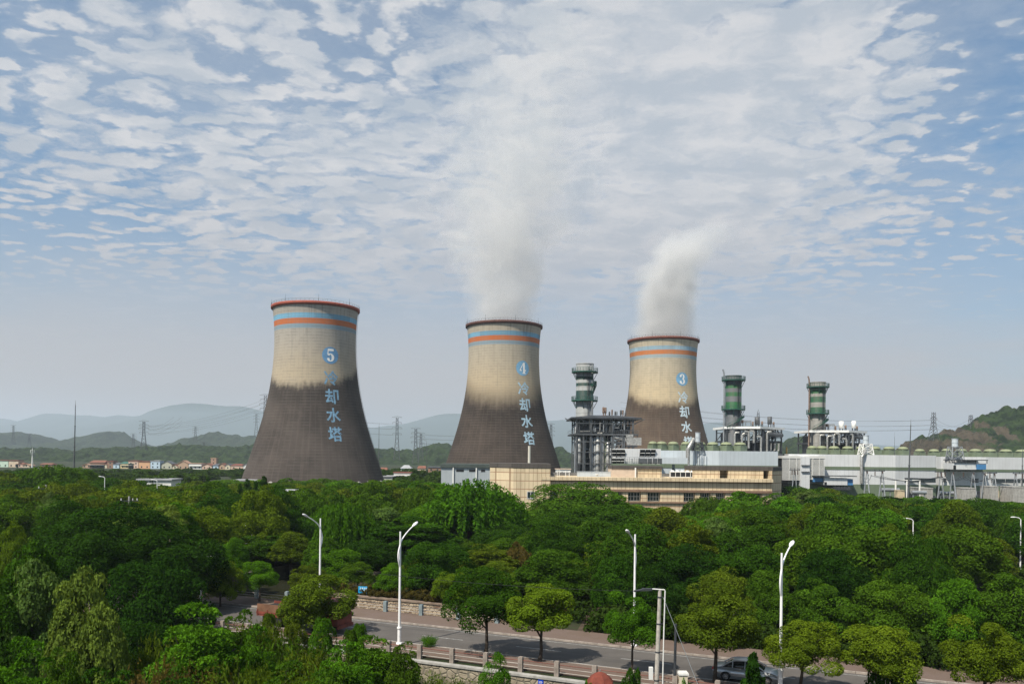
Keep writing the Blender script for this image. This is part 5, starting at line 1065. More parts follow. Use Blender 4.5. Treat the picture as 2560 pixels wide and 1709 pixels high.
# --- village houses
YV = 700
def hmat(n, c): return mat(n, c, .85, var=.08, scale=.3, streak=.15)
WALLC = dict(mint=hmat('mint_render', (.48, .60, .50)), beige=hmat('beige_render', (.55, .45, .34)), pink=hmat('pink_render', (.58, .42, .33)), tan=hmat('tan_brick', (.42, .29, .20)), white=hmat('white_render', (.66, .66, .63)),
             cream=hmat('cream_render', (.60, .54, .40)), yellow=hmat('yellow_render', (.62, .50, .28)), orange=hmat('orange_render', (.60, .36, .21)), blue=hmat('pale_blue_render', (.46, .58, .68)), grey=hmat('grey_green_render', (.42, .42, .34)), brown=hmat('brown_brick', (.27, .17, .12)), brick=hmat('old_brick', (.36, .23, .17)))
ROOFC = dict(red=hmat('red_roof_tile', (.19, .065, .045)), brown=hmat('brown_roof_tile', (.20, .085, .055)), green=hmat('green_roof_tile', (.035, .12, .10)), slate=hmat('slate_roof', (.09, .10, .12)), tan=hmat('tan_roof_tile', (.36, .22, .15)), grey=hmat('grey_roof_sheet', (.33, .34, .36)))
def house(u0, u1, v0, v1, wc, rc, kind, label, Y=YV):
    a, bb = P(u0, v1, Y), P(u1, v0, Y); w = bb.x-a.x; h = P((u0+u1)/2, v0, Y).z; cx = (a.x+bb.x)/2; d = max(8, w*.8)
    r_ = empty('house', (cx, Y, 0), 0, label, 'house', 'village houses below the wooded hills')
    hw = h*(.66 if kind == 'gable' else .74 if kind == 'hip' else .90 if kind == 'flat' else .72); q = MB(); q.box(-w/2, w/2, 0, d, -.5, hw)
    if kind == 'gable': q.add([(-w/2, 0, hw), (w/2, 0, hw), (0, 0, h-.3), (-w/2, d, hw), (w/2, d, hw), (0, d, h-.3)], [(0, 1, 2), (5, 4, 3)])
    q.build('wall', WALLC[wc], r_); q = MB(); e = .5
    if kind == 'gable':
        for s_ in (-1, 1): q.add([(s_*(w/2+e), -e, hw-.3), (0, -e, h), (0, d+e, h), (s_*(w/2+e), d+e, hw-.3), (s_*(w/2+e), -e, hw-.6), (0, -e, h-.3), (0, d+e, h-.3), (s_*(w/2+e), d+e, hw-.6)], [(0, 1, 2, 3), (7, 6, 5, 4), (0, 4, 5, 1), (1, 5, 6, 2), (2, 6, 7, 3), (3, 7, 4, 0)])
    elif kind in ('hip', 'side'):
        k = .28 if kind == 'hip' else .5
        q.add([(-w/2-e, -e, hw), (w/2+e, -e, hw), (w/2+e, d+e, hw), (-w/2-e, d+e, hw), (-w*k*.9, d/2, h), (w*k*.9, d/2, h)], [(3, 2, 1, 0), (0, 1, 5, 4), (1, 2, 5), (2, 3, 4, 5), (3, 0, 4)])
    else:
        q.box(-w/2-.3, w/2+.3, -.4, d+.3, hw+.003, hw+.5); q.box(-w*.2, w*.25, d*.3, d*.8, hw+.51, h)
    q.build('roof', ROOFC[rc], r_)
    n = max(1, int(w/3.6)); fl = max(1, int(hw/3.0))
    for j in range(fl):
        for i in range(n):
            x = -w/2+w*(i+.5)/n; z = .8+j*3.0; q = MB(); q.box(x-.55, x+.55, -.07, -.003, z, z+1.4); q.build('window', M_GLASS, r_)
    if w > 11: q = MB(); q.box(-w/2+.4, w/2-.4, -1.1, -.004, 2.75, 2.95); q.build('balcony', WALLC['white'], r_)
    return r_
HS = [(-8, 21, 1149, 1171, 'mint', 'red', 'flat', 'mint green flat-roofed house at the village end'), (22, 46, 1149.5, 1171, 'beige', 'red', 'flat', 'pale beige house with red roof next to the mint green house'), (40, 58, 1156, 1172, 'pink', 'brown', 'side', 'pinkish low house with brown roof behind the big tree'), (58, 74, 1159, 1172, 'beige', 'tan', 'gable', 'small beige gabled shed just past the pinkish low house'),
      (100, 130, 1157, 1172, 'brown', 'brown', 'side', 'dark brown house almost hidden behind the big tree'), (206, 227, 1158, 1173, 'tan', 'tan', 'gable', 'tan gabled house next to the tall dark mast'), (224, 262, 1150, 1168, 'brown', 'brown', 'side', 'long brown-roofed house standing behind the front row near the mast'), (228, 251, 1157, 1173, 'white', 'brown', 'hip', 'white house with dark red roof beside the tan gable'), (251, 267, 1156, 1170, 'cream', 'red', 'side', 'small cream house with red roof between white house and trees'),
      (268, 283, 1151, 1168, 'brown', 'red', 'flat', 'red-brown narrow house behind a slim tree'), (283, 298, 1156, 1168, 'blue', 'slate', 'hip', 'small blue-white house with slate roof'), (301, 334, 1154, 1167, 'yellow', 'green', 'side', 'yellow house with long green roof'), (321, 346, 1150, 1167, 'pink', 'red', 'flat', 'pink house with red top floor behind the green roof'), (347, 375, 1152, 1167, 'orange', 'brown', 'flat', 'orange flat-roofed house beneath the largest village pylon'),
      (376, 400, 1150, 1168, 'blue', 'grey', 'flat', 'pale blue flat-roofed house beside the orange house'), (404, 430, 1151, 1171, 'grey', 'slate', 'gable', 'tall grey-green gabled house beside the pale blue house'), (431, 444, 1160, 1170, 'cream', 'brown', 'gable', 'low cream shed between the two tall gabled houses'), (445, 471, 1150, 1170, 'tan', 'tan', 'gable', 'big tan gabled house, tallest gable of the village'), (472, 504, 1157, 1171, 'white', 'tan', 'flat', 'long white house with yellow top beside the big tan gable'),
      (505, 530, 1157.5, 1173, 'pink', 'brown', 'gable', 'pinkish gabled house in front of the brick water tower'), (532, 548, 1159, 1172, 'blue', 'slate', 'hip', 'small house with dark blue-grey roof under the brick tower'), (546, 563, 1157, 1172, 'tan', 'brown', 'gable', 'narrow tan gable past the brick tower'), (563, 576, 1158, 1172, 'cream', 'slate', 'gable', 'narrow cream gable with slate roof'), (577, 607, 1159, 1173, 'pink', 'red', 'hip', 'pink house with broad red hipped roof near the tower foot'), (608, 626, 1157, 1171, 'white', 'slate', 'gable', 'small white gabled house right at the soot-grey tower foot')]
for a in HS: house(*a)
tw = P(534, 1135, 760); q = MB(); h = P(534, 1145, 760).z; q.box(-2.6, 2.6, 0, 5, 0, h); o = q.build('brick_tower', WALLC['brick'], None, (tw.x, 760, 0)); tag(o, 'square old brick water tower rising above the village roofs', 'water tower'); q = MB(); q.box(-2.9, 2.9, -.3, 5.3, h+.003, h+.5); q.build('parapet', WALLC['tan'], o)
for k in range(3): q = MB(); q.box(-.4, .4, -.06, -.003, h-2-k*3, h-.8-k*3); q.build('window', M_BLACK, o)
HS2 = [(1002, 1027, 1162, 1176, 'mint', 'grey', 'hip', 'pale mint pavilion with hipped roof between the two larger towers', 520), (984, 1026, 1179, 1192, 'white', 'red', 'flat', 'low white building with red roof edge under the mint pavilion', 430), (949, 967, 1168, 1177, 'brown', 'brown', 'side', 'low brown house beside the foot of the tower numbered 5', 560), (1044, 1064, 1164, 1176, 'beige', 'brown', 'side', 'low beige house past the mint pavilion', 600), (1070, 1102, 1166, 1178, 'brown', 'slate', 'flat', 'low dark building against the foot of the tower numbered 4', 560)]
for a in HS2: house(*a[:8], Y=a[8])
def shed(u0, u1, v, Y, label, d=14):
    a, bb = P(u0, v, Y), P(u1, v, Y); h = a.z; w = bb.x-a.x; r_ = empty('shed', (a.x, Y, 0), 0, label, 'shed'); q = MB(); q.box(0, w, 0, d, -.2, h-.5); q.build('wall', WALLC['white'], r_); q = MB(); q.box(-.5, w+.5, -.6, d+.5, h-.498, h); q.build('roof', ROOFC['grey'], r_)
shed(954, 1050, 1189, 420, 'long grey flat shed roof behind the trees between the towers'); shed(345, 428, 1196, 300, 'pale grey flat shed roof among the trees near two lamp heads', 9); shed(585, 640, 1198, 330, 'white flat wall at the foot of the tower numbered 5', 6); shed(672, 735, 1226, 175, 'dark open-fronted shelter with pale roof edge among the trees', 8)

# ------------------------------------------------------------------ street furniture
def lamp(base, h, arm, tocam, label, head='cobra', group='white street lamps'):
    """pole with a bowed bracket; arm = unit vector over the road"""
    r_ = empty('street_lamp', base, 0, label, 'street lamp', group); a = Vector(arm); q = MB()
    q.tube((0, 0, 0), (0, 0, 1.3), .16, .15, 12); q.lathe([(.2, 1.28), (.2, 1.42)], 12); q.tube((0, 0, 1.42), (0, 0, h), .115, .07, 12); q.lathe([(.26, 0), (.26, .12), (.17, .16)], 12); q.build('pole', M_LAMP, r_)
    q = MB(); pts = []
    for t in np.linspace(0, 1, 18):
        z = h*(.685+.30*t+.045*sin(pi*t/2)); off = -.30*sin(pi*min(t/.55, 1)) if t < .55 else 2.0*((t-.55)/.45)**1.55
        pts.append(a*off+Vector((0, 0, z)))
    q.pipe(pts, .075, 8, .05); q.build('bracket_arm', M_LAMP, r_)
    e = pts[-1]; d = (pts[-1]-pts[-2]).normalized(); M = Matrix.Translation(e) @ d.to_track_quat('X', 'Z').to_matrix().to_4x4(); q = MB()
    prof = [(0, .06, .05), (.12, .12, .08), (.35, .17, .10), (.65, .15, .09), (.82, .07, .05)]; n = 10; vs = []
    for x, w, hh in prof: vs += [M @ Vector((x, w*cos(2*pi*i/n), hh*sin(2*pi*i/n))) for i in range(n)]
    q.add(vs, [(k*n+i, k*n+(i+1) % n, (k+1)*n+(i+1) % n, (k+1)*n+i) for k in range(4) for i in range(n)]+[tuple(range(n-1, -1, -1)), tuple(range(4*n, 5*n))], True); q.build('lamp_head', M_LAMP, r_); return r_
for u in (1003, 1957): lamp(lane(u, -.15, .13), 9.35, RN if u < 1500 else Vector((.57, .82, 0)), True, 'white street lamp rising clear beside the open road and canal' if u < 1500 else 'tall white street lamp behind the silver car, its foot hidden by a round tree')
for u in (803, 1590): lamp(lane(u, 7.9, .13), 9.3, -RN, False, 'white street lamp across the road above the dark pond' if u < 1000 else 'white street lamp across the road behind the concrete pole')
def small_lamp(u, v, Y, h, dirx, label, twin=False, zb=0.0, name='street_lamp'):
    p = P(u, v, Y); r_ = empty(name, (p.x, Y, zb), 0, label, 'street lamp', 'small white lamps among the trees'); h = p.z-zb; q = MB(); q.tube((0, 0, 0), (0, 0, h-.4), .11, .07, 8); q.build('pole', M_LAMP, r_)
    q = MB()
    for s_ in ((-1, 1) if twin else (dirx,)): q.pipe([(0, 0, h-.9), (0, 0, h-.3), (s_*.25, 0, h-.05), (s_*.8, 0, h+.05)], .06, 8)
    q.build('bracket_arm', M_LAMP, r_)
    for s_ in ((-1, 1) if twin else (dirx,)): q = MB(); q.lathe([(.02, -.1), (.14, -.05), (.17, 0), (.10, .06), (.02, .08)], 10, (0, 0, 0)); o = q.build('lamp_head', M_LAMP, r_); o.location = (s_*1.1, 0, h+.06); o.scale = (2.6, 1, 1)
    return r_
small_lamp(2283, 1296, 116, 0, -1, 'small white lamp with curved neck before the dark tree belt'); small_lamp(2552, 1293, 116, 0, -1, 'small white lamp with curved neck beside the low retaining wall')
small_lamp(262, 1191, 190, 0, -1, 'white lamp neck poking from the canopy near the brown tree'); small_lamp(393, 1199, 185, 0, -1, 'white lamp neck poking from the canopy beside the grey shed roof')
small_lamp(322, 1293, 104, 0, -1, 'white lamp head tilted above the dark dense tree'); small_lamp(200, 1271, 118, 0, -1, 'white lamp head just above the dark tree crown edge'); small_lamp(502, 1391, 80, 0, 1, 'short twin-headed white lamp beside the yellow-green tree', True); small_lamp(430, 1269, 140, 0, -1, 'small white lamp head low among dark trees'); small_lamp(1950, 1303, 142, 0, -1, 'tiny white lamp head lost in the canopy above the round trees')
def utility_pole(u, v, Y, cross, label):
    p = P(u, v, Y); r_ = empty('utility_pole', (p.x, Y, 0), .3, label, 'utility pole', 'small concrete utility poles among the trees'); q = MB(); q.tube((0, 0, 0), (0, 0, p.z), .2, .14, 8); q.build('pole', M_CONC, r_)
    if cross:
        q = MB(); q.box(-1.3, 1.3, -.06, .06, p.z-.75, p.z-.6); q.build('crossarm', M_DSTEEL, r_); q = MB()
        for x in (-1.1, 0.5, 1.1): q.tube((x, 0, p.z-.6), (x, 0, p.z-.3), .07, n=6)
        q.build('insulators', M_WHITE, r_)
utility_pole(27, 1262, 112, False, 'plain brownish pole sticking out of the yellow-green trees'); utility_pole(126, 1268, 118, True, 'concrete pole with dark crossarm above the dark dense tree'); utility_pole(115, 1211, 140, True, 'slim pole with small crossarm in front of the big village tree'); utility_pole(323, 1240, 120, True, 'slim pole with small crossarm above two pale lamp heads')

# near concrete pole with camera bracket, guy wire and boxes
cpb = lane(1643, -3.95, -3.6); cp = empty('concrete_pole', cpb, 0, 'weathered concrete pole with white camera bracket beside the roadside rails', 'utility pole')
zt_ = P(1656, 1472, cpb.y).z+3.6; lean = Vector((.28, 0, zt_))
q = MB(); q.tube((0, 0, 0), lean, .19, .12, 16); q.build('pole', mat('weathered_pole', (.40, .37, .33), .9, var=.2, scale=3, streak=.5), cp)
q = MB()
for f in (.42, .60, .78, .95): c = lean*f; q.lathe([(.19-.05*f, -.05), (.21-.05*f, 0), (.19-.05*f, .05)], 14, c); q.bar(c, c+Vector((.42, 0, 0)), .05)
q.build('band', M_DSTEEL, cp)
q = MB(); q.pipe([(.52, -.05, zt_*.40), (.56, -.05, zt_*.7), (.62, -.05, zt_-.12), (.58, -.05, zt_-.02), (-.2, -.1, zt_+.03), (-.55, -.15, zt_+.02)], .045, 8); q.build('conduit', M_WHITE, cp)
q = MB(); q.box(-.34, .34, -.11, .11, -.06, .08, Matrix.Translation((-.62, -.15, zt_))); q.tube((-.95, -.15, zt_-.03), (-1.5, -.25, zt_-.10), .07, n=8); q.build('camera', M_DSTEEL, cp)
q = MB(); q.box(-.42, -.16, -.2, .05, 3.6+.95, 3.6+1.75); q.build('grey_box', M_WHITE, cp); q = MB(); q.box(.22, .44, -.2, .05, 3.1, 4.0); q.build('junction_box', M_WHITE, cp); q = MB(); q.box(-.03, .18, -.25, -.2, 3.35, 3.7); q.build('number_plate', M_BLACK, cp)
g0 = cpb+Vector((.5, 0, zt_*.95)); g1 = lane(1826, -4.6, -3.4)
q = MB(); q.pipe([g0.lerp(g1, t) for t in np.linspace(0, 1, 8)], .02, 6); q.pipe([g0.lerp(g1, t) for t in (.55, .78, 1.0)], .035, 6); tag(q.build('guy_wire', M_STEEL), 'steel guy wire slanting down from the concrete pole across the round tree', 'wire')
cable('telephone_cable', [(cpb+Vector((-.2, 0, zt_-.15)), cpb+Vector((-22, 9, zt_-.3)))], .3, .012, M_BLACK, 'thin black cable running level from the concrete pole past the trees', None, 20)
p = lane(1692, -3.1, 0); q = MB(); q.tube((0, 0, 0), (.05, 0, 4.6), .10, .085, 12); q.lathe([(.16, 0), (.16, .1)], 12); tag(q.build('dark_post', M_DSTEEL, None, p), 'slim dark metal post standing beside the concrete pole', 'post')
p = lane(1713, -3.0, 0); q = MB(); q.box(-.27, .27, -.25, .25, 0, 1.22); o = q.build('gate_pillar', mat('cream_pillar_paint', (.62, .55, .42), .8, var=.08, streak=.2), None, p); tag(o, 'short cream gate pillar with flat cap beside the silver car', 'pillar'); q = MB(); q.box(-.34, .34, -.32, .32, 1.222, 1.34); q.box(-.30, .30, -.28, .28, 1.342, 1.40); q.build('cap', M_WHITE, o)

# roadside guard rails: posts and bars
def guard(s0, s1, t, step, h, w, pm, rm, label, z0, skip=()):
    a = rd(s0, t, z0); r_ = empty('guard_rail', a, -RA, label, 'guard rail'); n = int((s1-s0)/step)
    for i in range(n+1):
        if i in skip: continue
        q = MB(); q.box(-w/2, w/2, -w/2, w/2, -.1, h); q.box(-w*.42, w*.42, -w*.42, w*.42, h, h+.05); o = q.build('post', pm, r_); o.location = (i*step, 0, 0); o.rotation_euler = (0, (random.Random(i).random()-.5)*.03, 0)
    for k, hh in enumerate((.28, .58, .84)):
        q = MB(); q.tube((0, 0, hh*h/1.05), (n*step, 0, hh*h/1.05), .032, n=8); q.build('rail', rm[k], r_)
M_POST = mat('weathered_concrete_post', (.27, .23, .20), .9, var=.3, scale=2.5, streak=.5); M_BPOST = mat('blue_grey_stone_post', (.20, .25, .27), .8, var=.2, scale=2.5, streak=.4)
M_RRED = mat('rusty_red_rail', (.16, .06, .045), .7, var=.2); M_RWHITE = mat('dull_white_rail', (.34, .31, .28), .7, var=.2)
guard(-22, 46, -3.05, 2.85, 1.05, .34, M_POST, (M_RWHITE, M_RWHITE, M_RRED), 'weathered concrete guard rail with rusty bars on top of the rubble wall', 0.0)
guard(-40, 4, 10.95, 4.1, 1.0, .36, M_BPOST, (M_RWHITE, M_RWHITE, M_DSTEEL), 'blue-grey stone-post guard rail along the canal edge pavement', .13)

# blue notice board over the hedge
yb_ = lane(907, 16.5).y; p = P(907, 1473, yb_); r_ = empty('notice_board', (p.x, yb_, 0), -.15, 'bright blue notice board with white characters above the dark hedge', 'sign')
q = MB(); q.box(-.5, .5, -.03, .03, p.z-.36, p.z+.36); q.build('panel', mat('bright_blue_panel', (.01, .33, .66), .4, var=.04), r_); q = MB(); q.tube((-.42, .05, 0), (-.42, .05, p.z+.38), .03, n=6); q.tube((.42, .05, 0), (.42, .05, p.z+.38), .03, n=6); q.build('post', M_STEEL, r_)
for i in range(8):      # two rows of four block characters, too far off to be read
    q = MB(); sx = -.33+.215*(i % 4); sz = p.z+(.15 if i < 4 else -.10); g_ = random.Random(i)
    for k in range(3): q.box(sx, sx+.14, -.036, -.032, sz+.055-.07*k, sz+.085-.07*k)
    q.box(sx+.03+.06*g_.random(), sx+.06+.06*g_.random(), -.0375, -.0355, sz-.085, sz+.10); q.build('character', M_NUM, r_)
# blue plate on the rubble wall
p = lane(1358, -3.78, 0); r_ = empty('blue_plate', p+Vector((0, 0, -.36)), -RA, 'small blue plate fixed to the rubble wall under the rails', 'sign'); q = MB(); q.box(-.2, .2, -.03, 0, -.17, .17); q.build('panel', mat('royal_blue_panel', (.012, .06, .48), .4, var=.05), r_); q = MB(); q.box(-.13, .13, -.035, -.031, .02, .05); q.box(-.13, .10, -.035, -.031, -.06, -.03); q.build('lettering', M_NUM, r_)

# parked silver saloon
cc = rd(24.9, 1.95, .004); car = empty('parked_car', cc, -RA, 'silver saloon car parked along the near kerb behind a round tree', 'car')
M_CAR = mat('silver_car_paint', (.44, .46, .48), .28, .6, var=.03, spec=.6); M_CGL = mat('tinted_car_glass', (.012, .016, .016), .06, var=.1, spec=.7); M_TYRE = mat('tyre_rubber', (.018, .018, .018), .9, var=.2); M_CHR = mat('bright_metal', (.6, .6, .6), .25, .8, var=.05)
def carshell(prof, halfw, inset, name, mt, smooth=True):
    """side outline (x, z) lofted across the width with narrowing towards the roof"""
    q = MB(); n = len(prof); ys = (-1, -.86, -.5, 0, .5, .86, 1); vs = []
    for yk in ys:
        for x, z in prof:
            k = halfw(z); crown = 1-.035*abs(yk)**3; vs.append((x*(1-.02*yk*yk), yk*k, .18+(z-.18)*crown if z > .4 else z))
    m_ = len(ys); q.add(vs, [(j*n+i, (j+1)*n+i, (j+1)*n+(i+1) % n, j*n+(i+1) % n) for j in range(m_-1) for i in range(n)]+[tuple(range(n)), tuple(range((m_-1)*n+n-1, (m_-1)*n-1, -1))], smooth)
    return q.build(name, mt, car)
body = [(-2.35, .32), (-2.38, .55), (-2.34, .78), (-2.22, .93), (-1.9, .98), (-1.55, 1.0), (1.05, .96), (1.6, .91), (2.05, .80), (2.3, .64), (2.36, .46), (2.28, .28), (1.9, .20), (-1.9, .20)]
bo = carshell(body, lambda z: .90 if z < .8 else .90-.12*(z-.8)/.2, 0, 'body', M_CAR)
cab = [(-1.72, .97), (-1.15, 1.33), (-.75, 1.43), (-.2, 1.465), (.25, 1.43), (.62, 1.30), (1.22, .95)]
carshell([(x*.985, z-.012) for x, z in cab]+[(1.2, .9), (-1.7, .9)], lambda z: .80-.22*max(0, z-.95)/.5, 0, 'windows', M_CGL)
q = MB()
for s_ in (-1, 1):
    hw = lambda z: .812-.22*max(0, z-.95)/.5
    pts = [(-1.72, .975), (-1.15, 1.345), (-.75, 1.445), (-.2, 1.48), (.25, 1.445), (.62, 1.315), (1.22, .965)]
    q.pipe([(x, s_*hw(z), z) for x, z in pts], .045, 6); q.pipe([(-.1, s_*.815, .96), (-.1, s_*hw(1.46), 1.46)], .035, 6); q.pipe([(-.95, s_*.815, .96), (-.95, s_*hw(1.38), 1.385)], .04, 6)
rf = [(-1.02, 1.385), (-.75, 1.45), (-.2, 1.485), (.25, 1.45), (.52, 1.36)]
vs = [(x, y*(.815-.22*max(0, z-.95)/.5), z+.012*(1-y*y)) for y in (-1, -.5, 0, .5, 1) for x, z in rf]
q.add(vs, [(j*5+i, j*5+i+1, (j+1)*5+i+1, (j+1)*5+i) for j in range(4) for i in range(4)], True); q.build('roof', M_CAR, car)
for x in (-1.42, 1.42):
    for s_ in (-1, 1):
        w = empty('wheel', (x, s_*.80, .32)); w.parent = car; q = MB(); n = 24
        prof = [(.20, -.11), (.30, -.11), (.325, -.08), (.325, .08), (.30, .11), (.20, .11)]; vs = [(r_*cos(2*pi*i/n), y, r_*sin(2*pi*i/n)) for r_, y in prof for i in range(n)]
        q.add(vs, [(k*n+i, k*n+(i+1) % n, (k+1)*n+(i+1) % n, (k+1)*n+i) for k in range(5) for i in range(n)], True); q.build('tyre', M_TYRE, w); q = MB()
        for k in range(7): a = 2*pi*k/7; q.bar((0, s_*.09, 0), (.2*cos(a), s_*.085, .2*sin(a)), .05, .03)
        q.tube((0, -.07, 0), (0, .07, 0), .21, n=20); q.build('rim', M_CHR, w)
        q = MB(); vs = [((.37*cos(a)*k+x), s_*(.905-.0*k), .32+.37*sin(a)*k) for k in (1, .9) for a in np.linspace(0, pi, 12)]; q.add(vs, [(i, i+1, 13+i, 12+i) for i in range(11)]); q.build('wheel_arch', M_TYRE, car)
for s_ in (-1, 1):
    q = MB(); q.cbox((2.18, s_*.62, .66), .22, .36, .14); q.build('headlight', M_CHR, car); q = MB(); q.cbox((-2.33, s_*.62, .78), .1, .36, .14); q.build('tail_light', mat('tail_light_red', (.3, .01, .01), .3, var=.05), car)
    q = MB(); q.cbox((.72, s_*.93, 1.0), .14, .18, .12); q.build('mirror', M_CAR, car)
    for x in (-.55, .35): q = MB(); q.cbox((x, s_*.905, .80), .18, .03, .03); q.build('door_handle', M_CHR, car)
    q = MB(); q.box(-1.0, 1.05, s_*.902-.004, s_*.902+.004, .44, .47); q.build('side_trim', M_CHR, car)

# red flatbed lorry half hidden by the round tree
lc = rd(-15.0, 1.9, .004); tr = empty('flatbed_lorry', lc, -RA, 'old orange-red flatbed lorry mostly hidden behind the round roadside tree', 'lorry')
M_LR = mat('faded_red_paint', (.19, .05, .034), .6, var=.3, scale=1.5, streak=.4); M_LO = mat('orange_load_boards', (.165, .085, .05), .7, var=.25, scale=1.2, streak=.4)
q = MB(); q.box(-3.7, 2.4, -1.2, 1.2, .95, 1.12); q.build('bed', M_LR, tr)
q = MB(); q.box(-3.7, 2.4, -1.24, -1.19, 1.121, 1.35); q.box(-3.7, 2.4, 1.19, 1.24, 1.121, 1.9)
for k in range(6): x = -3.6+k*1.15; q.box(x, x+.1, -1.29, -1.241, .95, 1.55)
q.build('side_board', M_LR, tr); q = MB(); q.box(-3.6, 2.2, -1.235, -1.195, 1.352, 2.05); q.build('side_panel', M_LO, tr); q = MB(); q.box(-3.5, 1.8, -1.1, 1.1, 1.122, 1.7); q.build('load', M_TYRE, tr)
q = MB(); q.box(2.6, 4.7, -1.15, 1.15, .7, 2.75); q.prism([(4.7, -1.15), (5.2, -1.1), (5.2, 1.1), (4.7, 1.15)], .7, 1.7); q.build('cab', M_LR, tr); q = MB(); q.box(4.702, 4.76, -1.0, 1.0, 1.8, 2.55); q.box(3.4, 4.5, -1.17, -1.152, 1.75, 2.5); q.box(3.4, 4.5, 1.152, 1.17, 1.75, 2.5); q.build('windows', M_CGL, tr)
q = MB(); q.box(-3.7, 4.6, -.4, .4, .55, .94); q.build('chassis', M_TYRE, tr); q = MB(); q.box(5.2, 5.35, -1.15, 1.15, .45, .75); q.build('bumper', M_LR, tr)
for x in (-2.6, -1.4, 3.7):
    for s_ in (-1, 1): w = MB(); w.tube((x, s_*.82, .5), (x, s_*1.12, .5), .5, n=20); w.tube((x, s_*1.121, .5), (x, s_*1.14, .5), .26, n=16); w.build('wheel', M_TYRE, tr)

# red parasol below the rails
p = P(1500, 1696, 50); r_ = empty('parasol', (p.x, 50, -3.6), 0, 'faded brick red parasol open in the yard below the rails', 'parasol'); hz = P(1502, 1677, 50).z+3.6
m, N, b, co = base_nodes('brick_red_canvas', .85); x, y, z = N.xyz(co)[:3]; N.put(b, 'Base Color', N.mix(N.ramp(N.noise(co, 3.0, 4, .6), .3, .7), (.13, .032, .022), (.19, .048, .03)))
q = MB(); n = 8; vs = []
for r0, dz in ((.02, 0), (.34, .12), (.64, .33), (.88, .62)): vs += [(r0*cos(2*pi*i/n+.2), r0*sin(2*pi*i/n+.2), hz-dz) for i in range(n)]
q.add(vs, [(k*n+i, k*n+(i+1) % n, (k+1)*n+(i+1) % n, (k+1)*n+i) for k in range(3) for i in range(n)]); vl = [(.88*cos(2*pi*i/n+.2), .88*sin(2*pi*i/n+.2), hz-.62-.14*j) for j in (0, 1) for i in range(n)]
q.add(vl, [(i, (i+1) % n, n+(i+1) % n, n+i) for i in range(n)]); q.build('canopy', m, r_); q = MB(); q.tube((0, 0, 0), (0, 0, hz+.12), .03, n=8); q.build('pole', M_STEEL, r_); q = MB()
for i in range(n): q.pipe([(0, 0, hz-.05), (.87*cos(2*pi*i/n+.2), .87*sin(2*pi*i/n+.2), hz-.65)], .014, 5)
q.build('ribs', M_STEEL, r_)
# low retaining wall of the tree belt far right
a, bb = P(2420, 1345, 138), P(2520, 1345, 138); q = MB(); q.box(0, bb.x-a.x+18, 0, .5, 0, 16-(1342-1147)/FPX*138+.2); tag(q.build('garden_wall', M_CONC, None, (a.x, 138, 0)), 'stained concrete retaining wall under the dark tree belt beside the small lamp', 'wall')
# white hut roofs glimpsed through the trees
for k, (u, v, Y, w, lb) in enumerate(((637, 1357, 118, 2.2, 'white canvas roof glimpsed among trees past the pond'), (560, 1312, 150, 3.0, 'pale low hut roof among the dark trees before the conifers'), (615, 1306, 152, 1.6, 'tiny white table roof in the clearing before the conifers'))):
    p = P(u, v, Y); q = MB(); q.add([(-w, -1.2, p.z-.5), (w, -1.2, p.z-.5), (w, 1.2, p.z-.5), (-w, 1.2, p.z-.5), (-w*.9, 0, p.z), (w*.9, 0, p.z)], [(3, 2, 1, 0), (0, 1, 5, 4), (1, 2, 5), (2, 3, 4, 5), (3, 0, 4)])
    for sx in (-.9, .9):
        for sy in (-1, 1): q.tube((sx*w, sy, 0), (sx*w, sy, p.z-.5), .06, n=6)
    tag(q.build('canvas_shelter', M_WHITE, None, (p.x, Y, 0)), lb, 'shelter')
# ------------------------------------------------------------------ trees
def leafmat(name, trans=0.30, gloss=0.25):
    m = bpy.data.materials.new(name); m.use_nodes = True; t = m.node_tree; t.nodes.clear(); N = NT(t)
    b = N.n('ShaderNodeBsdfDiffuse'); o = N.n('ShaderNodeOutputMaterial'); tr = N.n('ShaderNodeBsdfTranslucent'); mx = N.n('ShaderNodeMixShader')
    oc = N.n('ShaderNodeObjectInfo').outputs['Color']; at = N.n('ShaderNodeAttribute', attribute_name='tone').outputs['Fac']
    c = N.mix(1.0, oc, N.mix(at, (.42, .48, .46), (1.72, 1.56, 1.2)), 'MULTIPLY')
    N.put(b, 'Color', c)
    N.put(tr, 0, N.mix(1.0, c, (1.25, 1.15, .45), 'MULTIPLY')); N.put(mx, 0, trans)
    N.L.new(b.outputs[0], mx.inputs[1]); N.L.new(tr.outputs[0], mx.inputs[2]); N.L.new(mx.outputs[0], o.inputs[0]); return m
M_LEAF = leafmat('leaf')
def leaves_mesh(name, C, Nn, T, L, Wd, tone):
    """diamond leaves: centres, normals, long axes, length, width"""
    n = len(C); B = np.cross(Nn, T); B /= np.linalg.norm(B, axis=1)[:, None]+1e-9; T = np.cross(B, Nn); T /= np.linalg.norm(T, axis=1)[:, None]+1e-9
    L = L[:, None]/2; Wd = Wd[:, None]/2; sag = Nn*L*.22
    V = np.stack([C-T*L-sag, C+B*Wd, C+T*L-sag, C-B*Wd], 1).reshape(-1, 3)
    me = bpy.data.meshes.new(name); me.vertices.add(4*n); me.vertices.foreach_set('co', V.astype(np.float32).ravel())
    me.loops.add(4*n); me.loops.foreach_set('vertex_index', np.arange(4*n, dtype=np.int32)); me.polygons.add(n); me.polygons.foreach_set('loop_start', np.arange(0, 4*n, 4, dtype=np.int32))
    try: me.polygons.foreach_set('loop_total', np.full(n, 4, dtype=np.int32))
    except Exception: pass
    a = me.attributes.new('tone', 'FLOAT', 'FACE'); a.data.foreach_set('value', np.clip(tone, 0, 1).astype(np.float32)); me.materials.append(M_LEAF); me.update(calc_edges=True); me.validate(); return me
